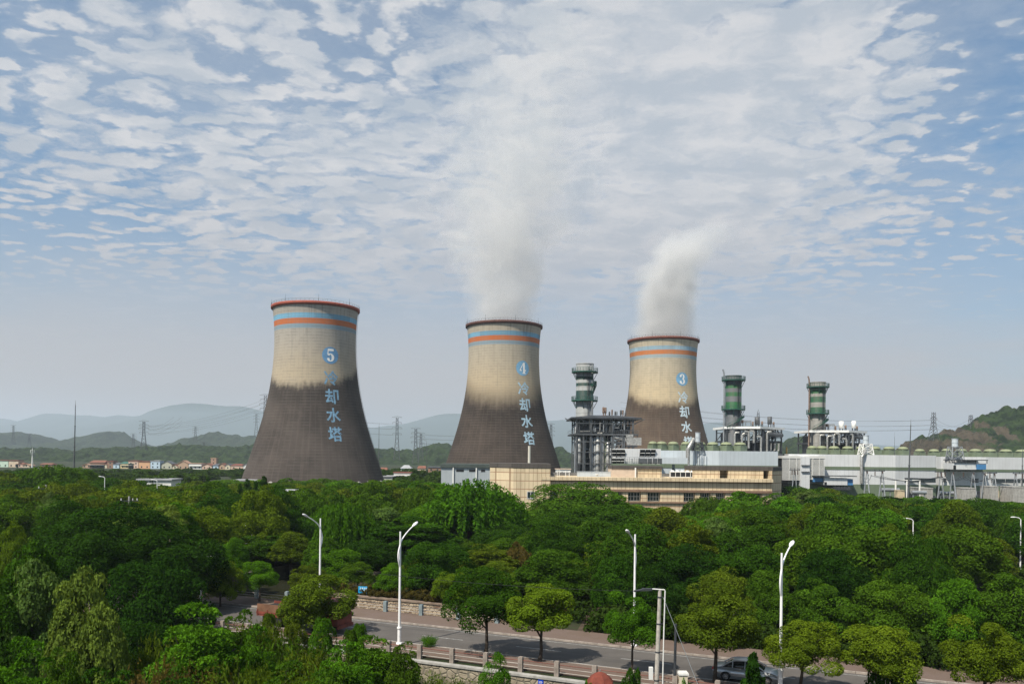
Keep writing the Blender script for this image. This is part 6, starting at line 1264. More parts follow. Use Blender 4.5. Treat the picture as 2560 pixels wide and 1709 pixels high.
def unit(v): return v/(np.linalg.norm(v, axis=-1, keepdims=True)+1e-9)
def crown(seed, R_, zb, zt, npuff, per, ll, kind='round'):
    g = np.random.RandomState(seed); H = zt-zb; C = []; NN = []; T = []; TO = []; LL = []; WW = []
    lob = g.randn(3, 3); ph = g.rand(3)*6.28
    k = 0; tries = 0
    while k < npuff:
        d = unit(g.randn(3)); tries += 1
        if kind == 'round':
            if d[2] < -.55: continue
            lump = 1+.16*sum(sin(2.2*d.dot(lob[i])+ph[i]) for i in range(3))/1.4
            f = lump*(.76+.12*g.rand()) if g.rand() < .85 else .45+.25*g.rand()
            zc = zb+H*.42; hz = H*.58 if d[2] > 0 else H*.42
            c = np.array([d[0]*R_*f, d[1]*R_*f, zc+d[2]*hz*f]); r = R_*(.20+.13*g.rand())
        elif kind == 'cone':
            t = g.rand()**.8; a = g.rand()*6.28; rr = R_*(1-t)**.8*(.55+.5*g.rand()); c = np.array([rr*cos(a), rr*sin(a), zb+H*t*.97]); r = R_*(.20+.14*g.rand())*(1-.6*t); d = np.array([cos(a), sin(a), .2])
        elif kind == 'layer':
            a = g.rand()*6.28; t = g.rand(); rr = R_*sqrt(g.rand())*.95; lvl_ = np.round(t*4)/4; env = sqrt(max(0, 1-(rr/R_)**2)); c = np.array([rr*cos(a), rr*sin(a), zb+H*(.25+.72*env*(.35+.65*lvl_))-.10*rr]); r = R_*(.18+.10*g.rand()); d = np.array([cos(a)*.4, sin(a)*.4, 1.])
        k += 1; n = int(per*(.7+.6*g.rand())); v = unit(g.randn(n, 3)+.75*d+np.array([0, 0, .35]))
        rad = r*(.80+.26*g.rand(n))[:, None]; sq = np.array([1.15, 1.15, .34 if kind == 'layer' else .85])
        P_ = c+v*rad*sq; nrm = unit((v*.8 if kind != 'layer' else np.array([0, 0, 1.])*1.2)+.55*g.randn(n, 3)+np.array([0, 0, .30]))
        C.append(P_); NN.append(nrm); T.append(unit(g.randn(n, 3)+v*.5-np.array([0, 0, .35]))); pt = g.rand(); TO.append(.12+.42*pt+.40*g.rand(n)**1.5)
        s = .7+.6*g.rand(n); LL.append(ll*s); WW.append(ll*s*(.42+.2*g.rand(n)))
    # inner twigs' leaves so that no sky shows through; darker tone paints in shade
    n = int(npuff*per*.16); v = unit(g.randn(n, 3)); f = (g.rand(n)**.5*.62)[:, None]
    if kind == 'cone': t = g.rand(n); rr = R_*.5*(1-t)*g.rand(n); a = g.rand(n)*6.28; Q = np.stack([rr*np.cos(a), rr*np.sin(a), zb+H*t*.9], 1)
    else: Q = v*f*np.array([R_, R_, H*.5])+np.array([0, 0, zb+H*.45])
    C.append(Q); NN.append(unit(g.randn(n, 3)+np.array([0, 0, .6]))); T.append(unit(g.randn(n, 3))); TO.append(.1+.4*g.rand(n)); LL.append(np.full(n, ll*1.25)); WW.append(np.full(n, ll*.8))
    return [np.concatenate(q) for q in (C, NN, T, LL, WW, TO)]
def willow(seed, R_, zb, zt, nst, ll):
    g = np.random.RandomState(seed); H = zt-zb; C = []; NN = []; T = []; TO = []; LL = []; WW = []
    cl = [(unit(np.array([g.randn(), g.randn(), abs(g.randn())*.9+.1])), g.rand()) for _ in range(26)]
    for s in range(nst):
        d0, tn = cl[g.randint(len(cl))]; d = unit(d0+.30*g.randn(3)); d[2] = abs(d[2]); f = .62+.36*g.rand()
        st_ = np.array([d[0]*R_*f, d[1]*R_*f, zb+H*(.42+.56*d[2]*f)]); ln = min(st_[2]-zb*.55, H*(.14+.34*g.rand())); n = int(8+ln/ll*2.2); t = np.linspace(0, 1, n)[:, None]
        out = unit(np.array([d[0], d[1], 0])+.35*g.randn(3)*np.array([1, 1, 0])); p = st_+out*(t**.6)*R_*.16-np.array([0, 0, 1.])*t**1.4*ln+g.randn(n, 3)*.07*R_*.25
        C.append(p); NN.append(unit(out+.7*g.randn(n, 3)+np.array([0, 0, .25]))); T.append(unit(np.array([0, 0, -1.])+.45*g.randn(n, 3)+.3*out)); TO.append(.1+.45*tn+.4*g.rand(n)**1.5); k = .8+.5*g.rand(n); LL.append(ll*k*1.5); WW.append(ll*k*.42)
    n = nst*3; v = unit(g.randn(n, 3)); f = (g.rand(n)**.5*.66)[:, None]; C.append(v*f*np.array([R_, R_, H*.45])+np.array([0, 0, zb+H*.5])); NN.append(unit(g.randn(n, 3))); T.append(unit(g.randn(n, 3)-np.array([0, 0, 1.]))); TO.append(.1+.35*g.rand(n)); LL.append(np.full(n, ll*1.6)); WW.append(np.full(n, ll))  # inner fill leaves get a darker tone, shade put into the colour
    return [np.concatenate(q) for q in (C, NN, T, LL, WW, TO)]
def feathery(seed, R_, zt, nst, ll):
    """bamboo-like or grassy plumes: arching stems with thin leaves"""
    g = np.random.RandomState(seed); C = []; NN = []; T = []; TO = []; LL = []; WW = []
    for s in range(nst):
        a = g.rand()*6.28; r0 = R_*.75*sqrt(g.rand()); h = zt*(.55+.45*g.rand())*(1-.35*(r0/R_)**2); n = int(10+h/ll*1.1); t = (.12+.88*np.linspace(0, 1, n))[:, None]; b0 = np.array([r0*cos(a), r0*sin(a), 0]); o = np.array([cos(a+g.randn()*.7), sin(a+g.randn()*.7), 0])
        p = b0+o*t**2.2*R_*(.25+.35*g.rand())+np.array([0, 0, 1.])*(t*h-t**4*h*.12)+g.randn(n, 3)*ll*.45; C.append(p); NN.append(unit(g.randn(n, 3)*.8+o*.5+np.array([0, 0, .4]))); T.append(unit(o*.8+g.randn(n, 3)*.6+np.array([0, 0, .15]))); pt = g.rand(); TO.append(.1+.45*pt+.4*g.rand(n)**1.5); k = .7+.7*g.rand(n); LL.append(ll*k*1.4); WW.append(ll*k*.30)
    return [np.concatenate(q) for q in (C, NN, T, LL, WW, TO)]
def trunk_mesh(seed, h, r, R_, zb, nl=6):
    g = random.Random(seed); q = MB(); pts = [Vector((0, 0, -.3))]; x = y = 0
    for i in range(1, 6): x += (g.random()-.5)*.10*h*.35; y += (g.random()-.5)*.10*h*.35; pts.append(Vector((x, y, h*.72*i/5)))
    q.pipe(pts, r, 8, r*.35); q.lathe([(r*1.5, -.3), (r*1.05, .35)], 8, cap=False)
    for i in range(nl):
        b = pts[2+i % 3]; a = i*2.4+g.random(); e = Vector((cos(a)*R_*.6, sin(a)*R_*.6, max(b.z+.5, zb+(h-zb)*(.35+.4*g.random())))); mid = b.lerp(e, .5)+Vector((0, 0, -.12*R_*g.random())); q.pipe([b, mid, e], r*.42, 6, r*.12)
    return q.mesh('trunk', M_BARK)
# variants: key -> (list of (crown mesh, trunk mesh), nominal radius, nominal height)
VAR = {}
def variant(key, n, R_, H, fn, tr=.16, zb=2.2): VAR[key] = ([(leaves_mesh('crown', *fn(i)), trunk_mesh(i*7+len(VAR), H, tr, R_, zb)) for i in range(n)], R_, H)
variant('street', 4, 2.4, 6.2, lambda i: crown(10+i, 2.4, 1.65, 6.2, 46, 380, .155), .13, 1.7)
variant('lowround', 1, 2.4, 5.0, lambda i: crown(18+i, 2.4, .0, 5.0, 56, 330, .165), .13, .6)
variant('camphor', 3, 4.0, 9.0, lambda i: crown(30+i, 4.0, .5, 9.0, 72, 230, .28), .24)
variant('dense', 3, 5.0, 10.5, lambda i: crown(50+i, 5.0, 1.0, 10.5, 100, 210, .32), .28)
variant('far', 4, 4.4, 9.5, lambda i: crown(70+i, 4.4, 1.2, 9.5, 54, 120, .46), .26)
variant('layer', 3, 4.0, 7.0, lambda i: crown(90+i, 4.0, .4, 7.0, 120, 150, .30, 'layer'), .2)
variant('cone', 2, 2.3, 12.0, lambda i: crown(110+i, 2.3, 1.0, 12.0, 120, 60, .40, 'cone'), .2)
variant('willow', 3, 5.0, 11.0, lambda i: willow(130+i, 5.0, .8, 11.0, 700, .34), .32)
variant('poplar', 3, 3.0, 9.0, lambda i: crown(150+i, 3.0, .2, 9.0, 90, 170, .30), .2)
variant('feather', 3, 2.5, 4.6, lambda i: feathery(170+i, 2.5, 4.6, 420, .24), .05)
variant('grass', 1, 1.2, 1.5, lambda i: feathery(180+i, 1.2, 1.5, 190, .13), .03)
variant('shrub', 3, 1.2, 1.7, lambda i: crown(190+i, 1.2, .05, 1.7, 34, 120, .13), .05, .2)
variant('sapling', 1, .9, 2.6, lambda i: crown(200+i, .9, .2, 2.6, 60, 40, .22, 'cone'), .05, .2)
# leaf colours (albedo)
TONE = {'yellow-green': (.074, .122, .010), 'olive': (.062, .098, .010), 'bright green': (.046, .120, .009), 'mid green': (.042, .092, .009), 'deep green': (.024, .064, .007), 'dark green': (.0145, .042, .006), 'grey-green': (.066, .115, .034), 'pale green': (.080, .132, .028), 'brownish': (.070, .060, .020)}
KN = {'street': ('street_tree', 'round-headed street tree', 'tree'), 'camphor': ('broadleaf_tree', 'round broadleaf tree', 'tree'), 'dense': ('broadleaf_tree', 'dense broad tree', 'tree'), 'far': ('broadleaf_tree', 'leafy tree', 'tree'), 'layer': ('spreading_tree', 'flat-tiered spreading tree', 'tree'), 'cone': ('conifer_tree', 'pointed conifer', 'tree'),
      'willow': ('willow_tree', 'drooping willow', 'tree'), 'poplar': ('willow_tree', 'loose-leaved upright tree', 'tree'), 'feather': ('bamboo_clump', 'feathery bamboo clump', 'bamboo'), 'grass': ('grass_tuft', 'tall grass tuft', 'grass tuft'), 'lowround': ('street_tree', 'low round street tree', 'tree'), 'shrub': ('shrub', 'leafy shrub', 'shrub'), 'sapling': ('conifer_sapling', 'spiky conifer sapling', 'tree')}
TREES = []
trng = random.Random(77); vcount = {}
TONE = {k: (v[0]*1.27, v[1]*1.26, v[2]*1.15) for k, v in TONE.items()}
def tree(kind, x, y, zb, R_, H, tone, label=None, var=None, jit=.10):
    ms, r0, h0 = VAR[kind]; i = vcount.get(kind, 0); vcount[kind] = i+1; cm, tm = ms[(var if var is not None else i) % len(ms)]; nm, desc, cat = KN[kind]
    root = empty(nm, (x, y, zb), trng.random()*6.28, None, cat); k = R_/r0; s = (k, k, H/h0)
    c = link('crown', cm, root); c.scale = (s[0]*(.92+.16*trng.random()), s[1]*(.92+.16*trng.random()), s[2]); t = link('trunk', tm, root); t.scale = (min(k, 1.6), min(k, 1.6), H/h0)
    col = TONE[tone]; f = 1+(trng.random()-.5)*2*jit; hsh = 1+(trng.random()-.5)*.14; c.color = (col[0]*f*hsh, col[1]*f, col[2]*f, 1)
    u, v = px(x, y, zb+H*.7); TREES.append(dict(o=root, kind=kind, tone=tone, u=u, v=v, y=y, x=x, R=R_, H=H, label=label, desc=desc)); return root
def tpx(kind, u, vt, wpx, Y, tone, zb=0.0, label=None, var=None):
    """tree whose crown is centred on column u with its top at row vt, wpx wide, standing at distance Y"""
    p = P(u, vt, Y); return tree(kind, p.x, Y, zb, wpx/2/FPX*Y, max(1.2, p.z-zb), tone, label, var)
def tlane(kind, u, vt, wpx, t, tone, ub=None, zb=.13, label=None, var=None):
    q = lane(ub or u, t); return tpx(kind, u, vt, wpx, q.y, tone, zb, label, var)

# street trees along the near kerb
NEAR = [(786, 1436, 172, 'olive', 'round olive street tree hiding the red lorry beside the canal'), (1217, 1418, 172, 'deep green', 'darkest round street tree, first past the open stretch of road'), (1352, 1452, 172, 'yellow-green', 'yellow-tinged street tree leaning a little, between the darkest one and the concrete pole'),
        (1582, 1490, 124, 'bright green', 'neat bright green street tree tucked behind the concrete pole'), (1790, 1470, 205, 'olive', 'widest street tree, crossed by the guy wire in front of the silver car'), (2002, 1550, 172, 'yellow-green', 'low yellow-green street tree covering the foot of the tall white lamp'), (2200, 1552, 188, 'yellow-green', 'round yellow-green street tree standing over a dark vine-like shrub'), (2465, 1555, 200, 'yellow-green', 'largest yellow-green street tree at the end of the visible road')]
for k, (u, vt, w, tn, lb) in enumerate(NEAR): tlane('street' if k else 'lowround', u, vt, w, -.15 if k else .0, tn, label=lb, var=k % 4)
# beyond the road
tlane('street', 650, 1402, 88, 9.6, 'bright green', label='small bright street tree leaning over the dark pond rail', var=1)
for u, vt, w, Y, tn, lb in ((985, 1410, 92, 88, 'bright green', 'fresh bright green round tree right behind the first white lamp'), (1050, 1392, 105, 95, 'olive', 'olive round tree next to the reddish hedge'), (1140, 1424, 92, 84, 'yellow-green', 'yellow-tipped round tree at the hedge end of the canal wall'), (1240, 1405, 115, 92, 'olive', 'olive round tree just over the darkest street tree'), (770, 1412, 70, 92, 'olive', 'small olive tree by the foot of the pond lamp'), (850, 1365, 118, 96, 'bright green', 'bright round tree below the smaller willow'), (805, 1345, 90, 100, 'mid green', 'mid green round tree behind the pond lamp'),
                           (1330, 1420, 130, 90, 'yellow-green', 'yellow-green round tree peering over the yellow-tinged street tree'), (1440, 1395, 150, 92, 'olive', 'olive domed tree beside the dirt path'), (1545, 1390, 140, lane(1545, 17).y, 'deep green', 'deep green tree under the far white lamp'), (1640, 1420, 150, lane(1640, 16).y, 'dark green', 'dark tree right behind the head of the concrete pole'), (1800, 1412, 150, lane(1800, 16).y, 'olive', 'olive dome straight above the widest street tree'), (1925, 1430, 130, lane(1925, 15.5).y, 'mid green', 'mid green tree behind the tall white lamp pole'), (2060, 1455, 160, lane(2060, 15).y, 'mid green', 'mid green tree above the low yellow-green street tree'), (2230, 1440, 190, lane(2230, 16).y, 'mid green', 'broad mid green dome above the street tree with the dark shrub'), (2390, 1450, 140, lane(2390, 14.5).y, 'bright green', 'bright dome between two yellow-green street trees and the clearing'), (2530, 1440, 180, lane(2530, 16).y, 'mid green', 'mid green dome above the largest yellow-green street tree')):
    tpx('camphor', u, vt, w, Y, tn, label=lb)
for kd, u, vt, w, Y, tn, lb in (('dense', 925, 1350, 140, 101, 'dark green', 'dark tree filling the gap between the pond lamp and first white lamp'), ('camphor', 895, 1400, 80, 94, 'mid green', 'mid green tree over the hedge behind the notice board'), ('layer', 690, 1330, 150, 112, 'deep green', 'deep green tiered tree leaning over the far end of the pond'), ('camphor', 730, 1330, 100, 108, 'olive', 'olive tree behind the pond next to the pond lamp'), ('camphor', 610, 1340, 110, 110, 'mid green', 'mid green tree at the far pond corner'), ('camphor', 560, 1350, 100, 98, 'bright green', 'bright tree on the far pond bank beside the yellow-green one')):
    tpx(kd, u, vt, w, Y, tn, label=lb)
# the big ones
tpx('willow', 1180, 1188, 270, 128, 'bright green', label='great drooping willow beside the beige corner block', var=0)
tpx('willow', 1060, 1215, 150, 138, 'mid green', label='drooping willow joined to the left flank of the great one', var=1)
tpx('willow', 868, 1248, 150, 110, 'bright green', label='smaller yellowish willow above the pond lamp', var=2)
tpx('layer', 1010, 1290, 250, 112, 'deep green', label='deep green spreading tree between the two willows'); tpx('layer', 1110, 1365, 220, 104, 'dark green', label='dark spreading tree under the great willow')
tpx('dense', 1455, 1210, 230, 150, 'mid green', label='domed tree standing right before the office window row'); tpx('dense', 1400, 1262, 240, 128, 'deep green', label='broad dark dome below the office corner'); tpx('dense', 1530, 1262, 210, 128, 'deep green', label='deep green dome left of the far lamp head'); tpx('camphor', 1660, 1270, 170, 112, 'olive', label='olive dome beyond the far lamp'); tpx('camphor', 1560, 1330, 165, 96, 'yellow-green', label='yellow-green dome at the far lamp pole')
tpx('willow', 1770, 1235, 140, 160, 'mid green', label='soft willow in front of the last office windows', var=1); tpx('dense', 1720, 1365, 180, lane(1720, 24).y, 'dark green', label='dark tiered tree between the concrete pole and tall lamp'); tpx('camphor', 1880, 1350, 160, lane(1880, 26).y, 'deep green', label='deep green tiered tree just over the tall lamp head')
tpx('dense', 2170, 1300, 260, lane(2170, 32).y, 'mid green', label='huge green dome in the middle of the trees below the gantries'); tpx('dense', 2080, 1372, 170, lane(2080, 23).y, 'dark green', label='dark bushy tree in front of the huge green dome'); tpx('dense', 2290, 1340, 130, lane(2290, 27).y, 'deep green', label='deep green flank tree beside the clearing under the small lamp')
tpx('camphor', 1310, 1378, 90, 104, 'bright green', label='light fresh-leaved tree between the willow and dark dome'); tpx('dense', 1250, 1300, 130, 120, 'deep green', label='deep green tree in the gap between willow and dark dome')
tpx('shrub', 1292, 1355, 70, 100, 'brownish', label='bare reddish-brown bush in the gap beside the great willow')
for u, vt, w in ((520, 1192, 46), (548, 1200, 40), (618, 1196, 46), (600, 1206, 40), (660, 1188, 52), (640, 1200, 40)): tpx('cone', u, vt, w, 172+u % 20, 'deep green')
tpx('willow', 135, 1156, 190, 205, 'mid green', label='tall domed tree standing out against the village roofs', var=2); tpx('dense', 190, 1168, 110, 215, 'mid green', label='dome fused to the tall village tree beside the dark mast'); tpx('camphor', 205, 1205, 110, 150, 'olive', label='olive clumpy tree under the tall village tree')
tpx('poplar', 128, 1222, 50, 130, 'grey-green', label='light grey-green young tree among the dark crowns')
# left, close to the camera (the low ground before the rubble wall)
LOW = -3.6
tpx('dense', 300, 1262, 300, 88, 'dark green', label='massive near-black green tree, biggest of the close ones'); tpx('dense', 440, 1305, 250, 80, 'dark green', label='dark broad tree leaning on the massive one beside the twin lamp'); tpx('dense', 200, 1330, 190, 74, 'dark green', label='dark tree between the pale willow and massive tree'); tpx('dense', 400, 1400, 230, 70, 'dark green', LOW, label='shaded dark tree below the massive pair')
tpx('camphor', 552, 1396, 88, 82, 'yellow-green', label='yellow-green knobbly tree in front of the pond corner'); tpx('camphor', 590, 1345, 70, 96, 'bright green', label='bright small tree behind the yellow-green knobbly one')
tpx('poplar', 205, 1422, 150, 50, 'pale green', LOW, label='pale silvery-leaved tree with twisting branches'); tpx('poplar', 268, 1470, 110, 48.5, 'pale green', LOW, label='pale silvery smaller tree touching the taller silvery one'); tpx('poplar', 60, 1330, 170, 56, 'deep green', LOW, label='shadowy drooping tree at the picture edge, tallest there'); tpx('poplar', 95, 1400, 140, 53, 'grey-green', LOW, label='grey-green drooping tree beside the silvery pair'); tpx('poplar', 10, 1440, 130, 52, 'deep green', LOW, label='deep green drooping tree half outside the picture')
tpx('camphor', 30, 1310, 80, 82, 'yellow-green', label='yellow-green crown peeping over the shadowy drooping tree')
tpx('layer', 515, 1478, 250, 50, 'bright green', LOW, label='vivid green tiered tree in front of the pond rail'); tpx('layer', 60, 1592, 200, 41, 'bright green', LOW, label='vivid green tiered tree in the bottom corner'); tpx('layer', 160, 1610, 130, 41, 'mid green', LOW, label='mid green tiered tree next to the corner one'); tpx('layer', 945, 1568, 170, 54, 'bright green', LOW, label='vivid green tiered tree at the foot of the first white lamp'); tpx('layer', 860, 1600, 170, 50, 'bright green', LOW, label='vivid green tiered bush below the lorry tree'); tpx('layer', 1010, 1600, 90, 52, 'mid green', LOW, label='mid green tiered bush before the first guard posts')
tpx('layer', 280, 1650, 220, 40, 'deep green', LOW, label='fine dark tiered bush along the bottom edge')
for kd, u, vt, w, Y, tn, lb in (('feather', 400, 1530, 130, 52, 'olive', 'olive bamboo clump under the shaded dark tree'), ('feather', 620, 1508, 130, 55, 'olive', 'olive bamboo clump against the pond rail'), ('feather', 690, 1545, 150, 54, 'mid green', 'green bamboo clump before the orange lorry load'), ('feather', 770, 1575, 150, 53, 'olive', 'olive bamboo clump beside the lorry wheels'), ('lowround', 800, 1545, 80, 56, 'bright green', 'bright leafy bush under the low round street tree'),
    ('lowround', 870, 1575, 60, 56.5, 'mid green', 'small leafy bush at the road edge beside the lorry end'), ('feather', 590, 1600, 170, 47, 'olive', 'dull olive bamboo clump low in the middle of the thicket'), ('feather', 470, 1585, 150, 47, 'brownish', 'brownish bamboo clump in the thicket'), ('feather', 385, 1610, 150, 45, 'brownish', 'brownish dry clump at the bottom of the thicket'), ('feather', 700, 1620, 170, 46, 'olive', 'olive bamboo clump at the bottom beside the vivid bushes'), ('feather', 530, 1645, 150, 43, 'brownish', 'brown-tipped clump on the bottom edge'),
    ('feather', 810, 1620, 150, 47, 'mid green', 'green bamboo clump at the bottom below the vivid bush'), ('layer', 720, 1655, 190, 42, 'mid green', 'mid green tiered bush on the bottom edge below the bamboo'), ('layer', 450, 1668, 180, 41, 'deep green', 'dark tiered bush on the bottom edge beside the brown clump'), ('feather', 620, 1665, 150, 42, 'yellow-green', 'yellow-green sprig clump on the bottom edge'), ('dense', 330, 1530, 200, 60, 'dark green', 'dark crown filling the hollow behind the silvery trees'), ('feather', 655, 1500, 110, 56, 'olive', 'olive bamboo clump hiding the tail of the red lorry'), ('layer', 600, 1505, 120, 54, 'mid green', 'mid green tiered tree between the vivid tree and the pond rail'), ('lowround', 668, 1533, 62, 62, 'olive', 'olive leafy bush under the orange lorry side'), ('lowround', 905, 1560, 60, 57, 'bright green', 'bright leafy bush leaning over the guard rail by the road'), ('lowround', 740, 1560, 90, 57, 'olive', 'olive leafy bush against the guard rail below the lorry'), ('layer', 640, 1560, 110, 50, 'bright green', 'vivid green tiered bush joining the big vivid one')): tpx(kd, u, vt, w, Y, tn, LOW, label=lb)
for u, vt, w, Y, tn, lb in ((1075, 1650, 90, 54, 'pale green', 'pale plume grass before the guard posts'), (1125, 1662, 80, 53.5, 'olive', 'dry plume grass under the guard rail'), (1180, 1672, 80, 53, 'pale green', 'pale plume grass beside the round bush')): tpx('feather', u, vt, w, Y, tn, LOW, label=lb)
tpx('street', 1240, 1642, 95, 53, 'bright green', LOW, label='bright round bush below the darkest street tree'); tpx('shrub', 1572, 1668, 66, 53, 'deep green', LOW, label='dark round shrub between the red parasol and concrete pole'); tpx('shrub', 1715, 1694, 36, 54, 'bright green', LOW, label='low bright shrub at the cream pillar foot'); tpx('sapling', 1882, 1632, 120, 50, 'dark green', LOW, label='spiky dark conifer sapling in front of the silver car'); tpx('shrub', 2232, 1618, 120, 52, 'deep green', LOW, label='dark vine-like shrub under the round yellow-green street tree'); tpx('shrub', 1470, 1700, 40, 49, 'bright green', LOW, label='bright shrub beside the red parasol')
q = lane(1078, .3, .13); tree('grass', q.x, q.y, .13, .7, 1.0, 'bright green', 'single bright grass tuft on the kerb by the first guard posts')
q = lane(880, 7.6, .13); tree('grass', q.x, q.y, .13, .35, .5, 'mid green', 'small grass tuft on the far kerb by the canal rail')
# hedge on the canal bank
hb_ = [crown(300+i, 1.0, -.1, 1.15, 22, 90, .14) for i in range(3)]
C_ = []
for j in range(6):
    C_.append(np.concatenate([hb_[k % 3][j]+(np.array([*rd(-20.5+k*1.15, 17.2+.3*sin(k))[:2], .2]) if j == 0 else 0) for k in range(24)]))
hg = link('hedge', leaves_mesh('hedge', *C_)); hg.color = (.070, .062, .020, 1); tag(hg, 'brown-green clipped hedge along the top of the pale canal wall', 'hedge')

# fill: the closed canopy between the road and the plant
occ = [(t['x'], t['y'], t['R']) for t in TREES]
OFFB = [(-16, 76, 213.0, 236)]    # office footprint
def blocked(x, y, r):
    s, t = st((x, y))
    if t < (12.5+r*.5 if s < 6 else 11.6+r*.45) and s > -200: return True
    if -42-r*.7 < s < -21+r*.6 and 11 < t < 33+r*.8: return True
    if -23 < s < 5 and t < 19+r*.4: return True
    if s < -42 and t < 13: return True
    u = px(x, y, 3)[0]
    if -12 < x < 76 and y > 205-r*.4: return True
    if u > 1960 and y > 250-r: return True
    if x > -35 and u < 1370 and y > 285 and u > 1090: return True
    if (Vector((x, y, 0))-Vector((P(786, 1135, 360).x, 360, 0))).length < 36+r*.4: return True
    if (Vector((x, y, 0))-Vector((P(1257, 1135, 404).x, 404, 0))).length < 38+r: return True
    for a, bb, Ya, Yb_ in ((340, 432, 288, 312), (580, 645, 322, 340), (668, 740, 160, 184)):
        if Ya-r < y < Yb_+r*.6 and px(x-r, y, 3)[0] < bb and px(x+r, y, 3)[0] > a: return True
    for (uu, Y_, h_) in LAMPS_CLEAR:
        if y < Y_ and y > Y_-62 and abs(u-uu) < 14+r/y*FPX*.7: return True
    if 2405 < u < 2530 and 112 < y < 140: return True      # the wall under the small lamp stays in view
    if 2340 < u < 2395 and 88 < y < 108: return True       # the clearing
    if 1445 < u < 1520 and t < 30: return True             # the dirt drive
    if 540 < u < 700 and 118 < y < 168 and (600 < u < 660): return True
    return False
LAMPS_CLEAR = [(2283, 116, 9), (2552, 116, 9)]
SKL = [(-300, 1180), (0, 1178), (60, 1172), (220, 1186), (300, 1196), (420, 1206), (500, 1200), (580, 1196), (700, 1196), (830, 1196), (930, 1199), (1000, 1200), (1100, 1202), (1180, 1230), (1225, 1268), (1310, 1292), (1340, 1268), (1380, 1246), (1520, 1248), (1600, 1258), (1700, 1278), (1760, 1272), (1810, 1244), (1850, 1230), (1930, 1258), (1965, 1262), (1976, 1214), (2020, 1205), (2080, 1218), (2130, 1234), (2200, 1232), (2300, 1240), (2380, 1247), (2440, 1238), (2480, 1252), (2530, 1247), (2560, 1243), (2900, 1243)]
PLAN = []; frng = random.Random(5); Y = 84.0; nfill = 0
while Y < 326:
    sp = 4.7+Y*.021; x = -.70*Y-6
    while x < .70*Y+6:
        xx = x+(frng.random()-.5)*sp*.55; yy = Y+(frng.random()-.5)*sp*.55; r = sp*(.46+.20*frng.random()); u = px(xx, yy, 5)[0]
        base = 5.6+5.4*frng.random()**.8+(1.3 if Y > 200 else 0)
        if u > 1960 and Y > 180: base = min(base, 7.2+1.2*frng.random())
        if 1370 < u < 1960 and Y > 150: base = 7.0+1.8*frng.random()
        if u < 640 and 95 < Y < 150: base = 8.4+1.5*frng.random()
        vs_ = float(np.interp(u, [a[0] for a in SKL], [a[1] for a in SKL]))+2+frng.random()*(14 if yy > 200 else 26)
        base = min(base, P(u, vs_, yy).z)
        for ua, ub_, Yw, cap in ((1040, 1320, 126, 1335), (790, 945, 108, 1390), (1370, 1560, 126, 1300), (2050, 2300, 78, 1420)):
            if ua-r/yy*FPX*.5 < u < ub_+r/yy*FPX*.5 and yy < Yw: base = min(base, P(u, cap+20*frng.random(), yy).z)
        if base < 2.6: x += sp; continue
        ok = not blocked(xx, yy, r) and not any((xx-a)**2+(yy-b_)**2 < ((r+c)*.62)**2 for a, b_, c in occ)
        if ok and -70 < u < 2630:
            if u < 700: tn = frng.choice(['mid green', 'deep green', 'olive', 'mid green', 'olive', 'yellow-green' if Y < 150 else 'deep green'])
            elif u > 1900: tn = frng.choice(['deep green', 'mid green', 'mid green', 'olive', 'dark green' if Y > 130 else 'olive', 'bright green'])
            else: tn = frng.choice(['mid green', 'deep green', 'olive', 'bright green', 'mid green'])
            k = 'camphor' if Y < 130 else 'far'
            rk = frng.random()
            if rk < .05 and Y < 160: k = 'layer'
            elif rk < .17 and Y < 190: k = 'poplar'; r *= .8; tn = frng.choice(['pale green', 'mid green', 'grey-green', 'bright green'])
            elif rk < .24 and Y < 190: k = 'willow'
            elif rk < .38 and Y < 150: k = 'dense'; tn = 'deep green' if frng.random() < .6 else tn
            PLAN.append((k, xx, yy, r, base, tn)); occ.append((xx, yy, r)); nfill += 1
        x += sp
    Y += sp*.80
room = 292-sum(t['o'].name.startswith('broadleaf_tree') for t in TREES)
PLAN.sort(key=lambda p: -p[3]*p[4]/p[2]**2); one = [p for p in PLAN if KN[p[0]][0] == 'broadleaf_tree']
belt = one[room:]
for p in PLAN:
    if p not in belt: tree(p[0], p[1], p[2], 0, p[3], p[4], p[5])
# the smallest, farthest crowns of the belt: beyond the number kept apart they are one mass
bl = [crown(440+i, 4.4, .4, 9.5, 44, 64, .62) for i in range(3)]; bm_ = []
for k, p in enumerate(belt):
    b_ = bl[k % 3]; s_ = p[3]/4.4; a_ = k*1.7; M_ = np.array([[cos(a_), -sin(a_), 0], [sin(a_), cos(a_), 0], [0, 0, 1]])
    tv = .55 if p[5] in ('olive', 'yellow-green', 'bright green') else .3 if p[5] == 'mid green' else .1
    bm_.append([(b_[0]*np.array([s_, s_, p[4]/9.5]))@M_.T+np.array([p[1], p[2], 0]), b_[1]@M_.T, b_[2]@M_.T, b_[3]*s_, b_[4]*s_, b_[5]*.45+tv])
if bm_:
    tb = link('tree_belt', leaves_mesh('tree_belt', *[np.concatenate([f[j] for f in bm_]) for j in range(6)])); q_ = TONE['mid green']; tb.color = (*q_, 1); tag(tb, 'farthest merged crowns of the green belt below the plant', 'trees', None, 'stuff')
print('fill', nfill, 'belt', len(belt), 'trees', len(TREES))
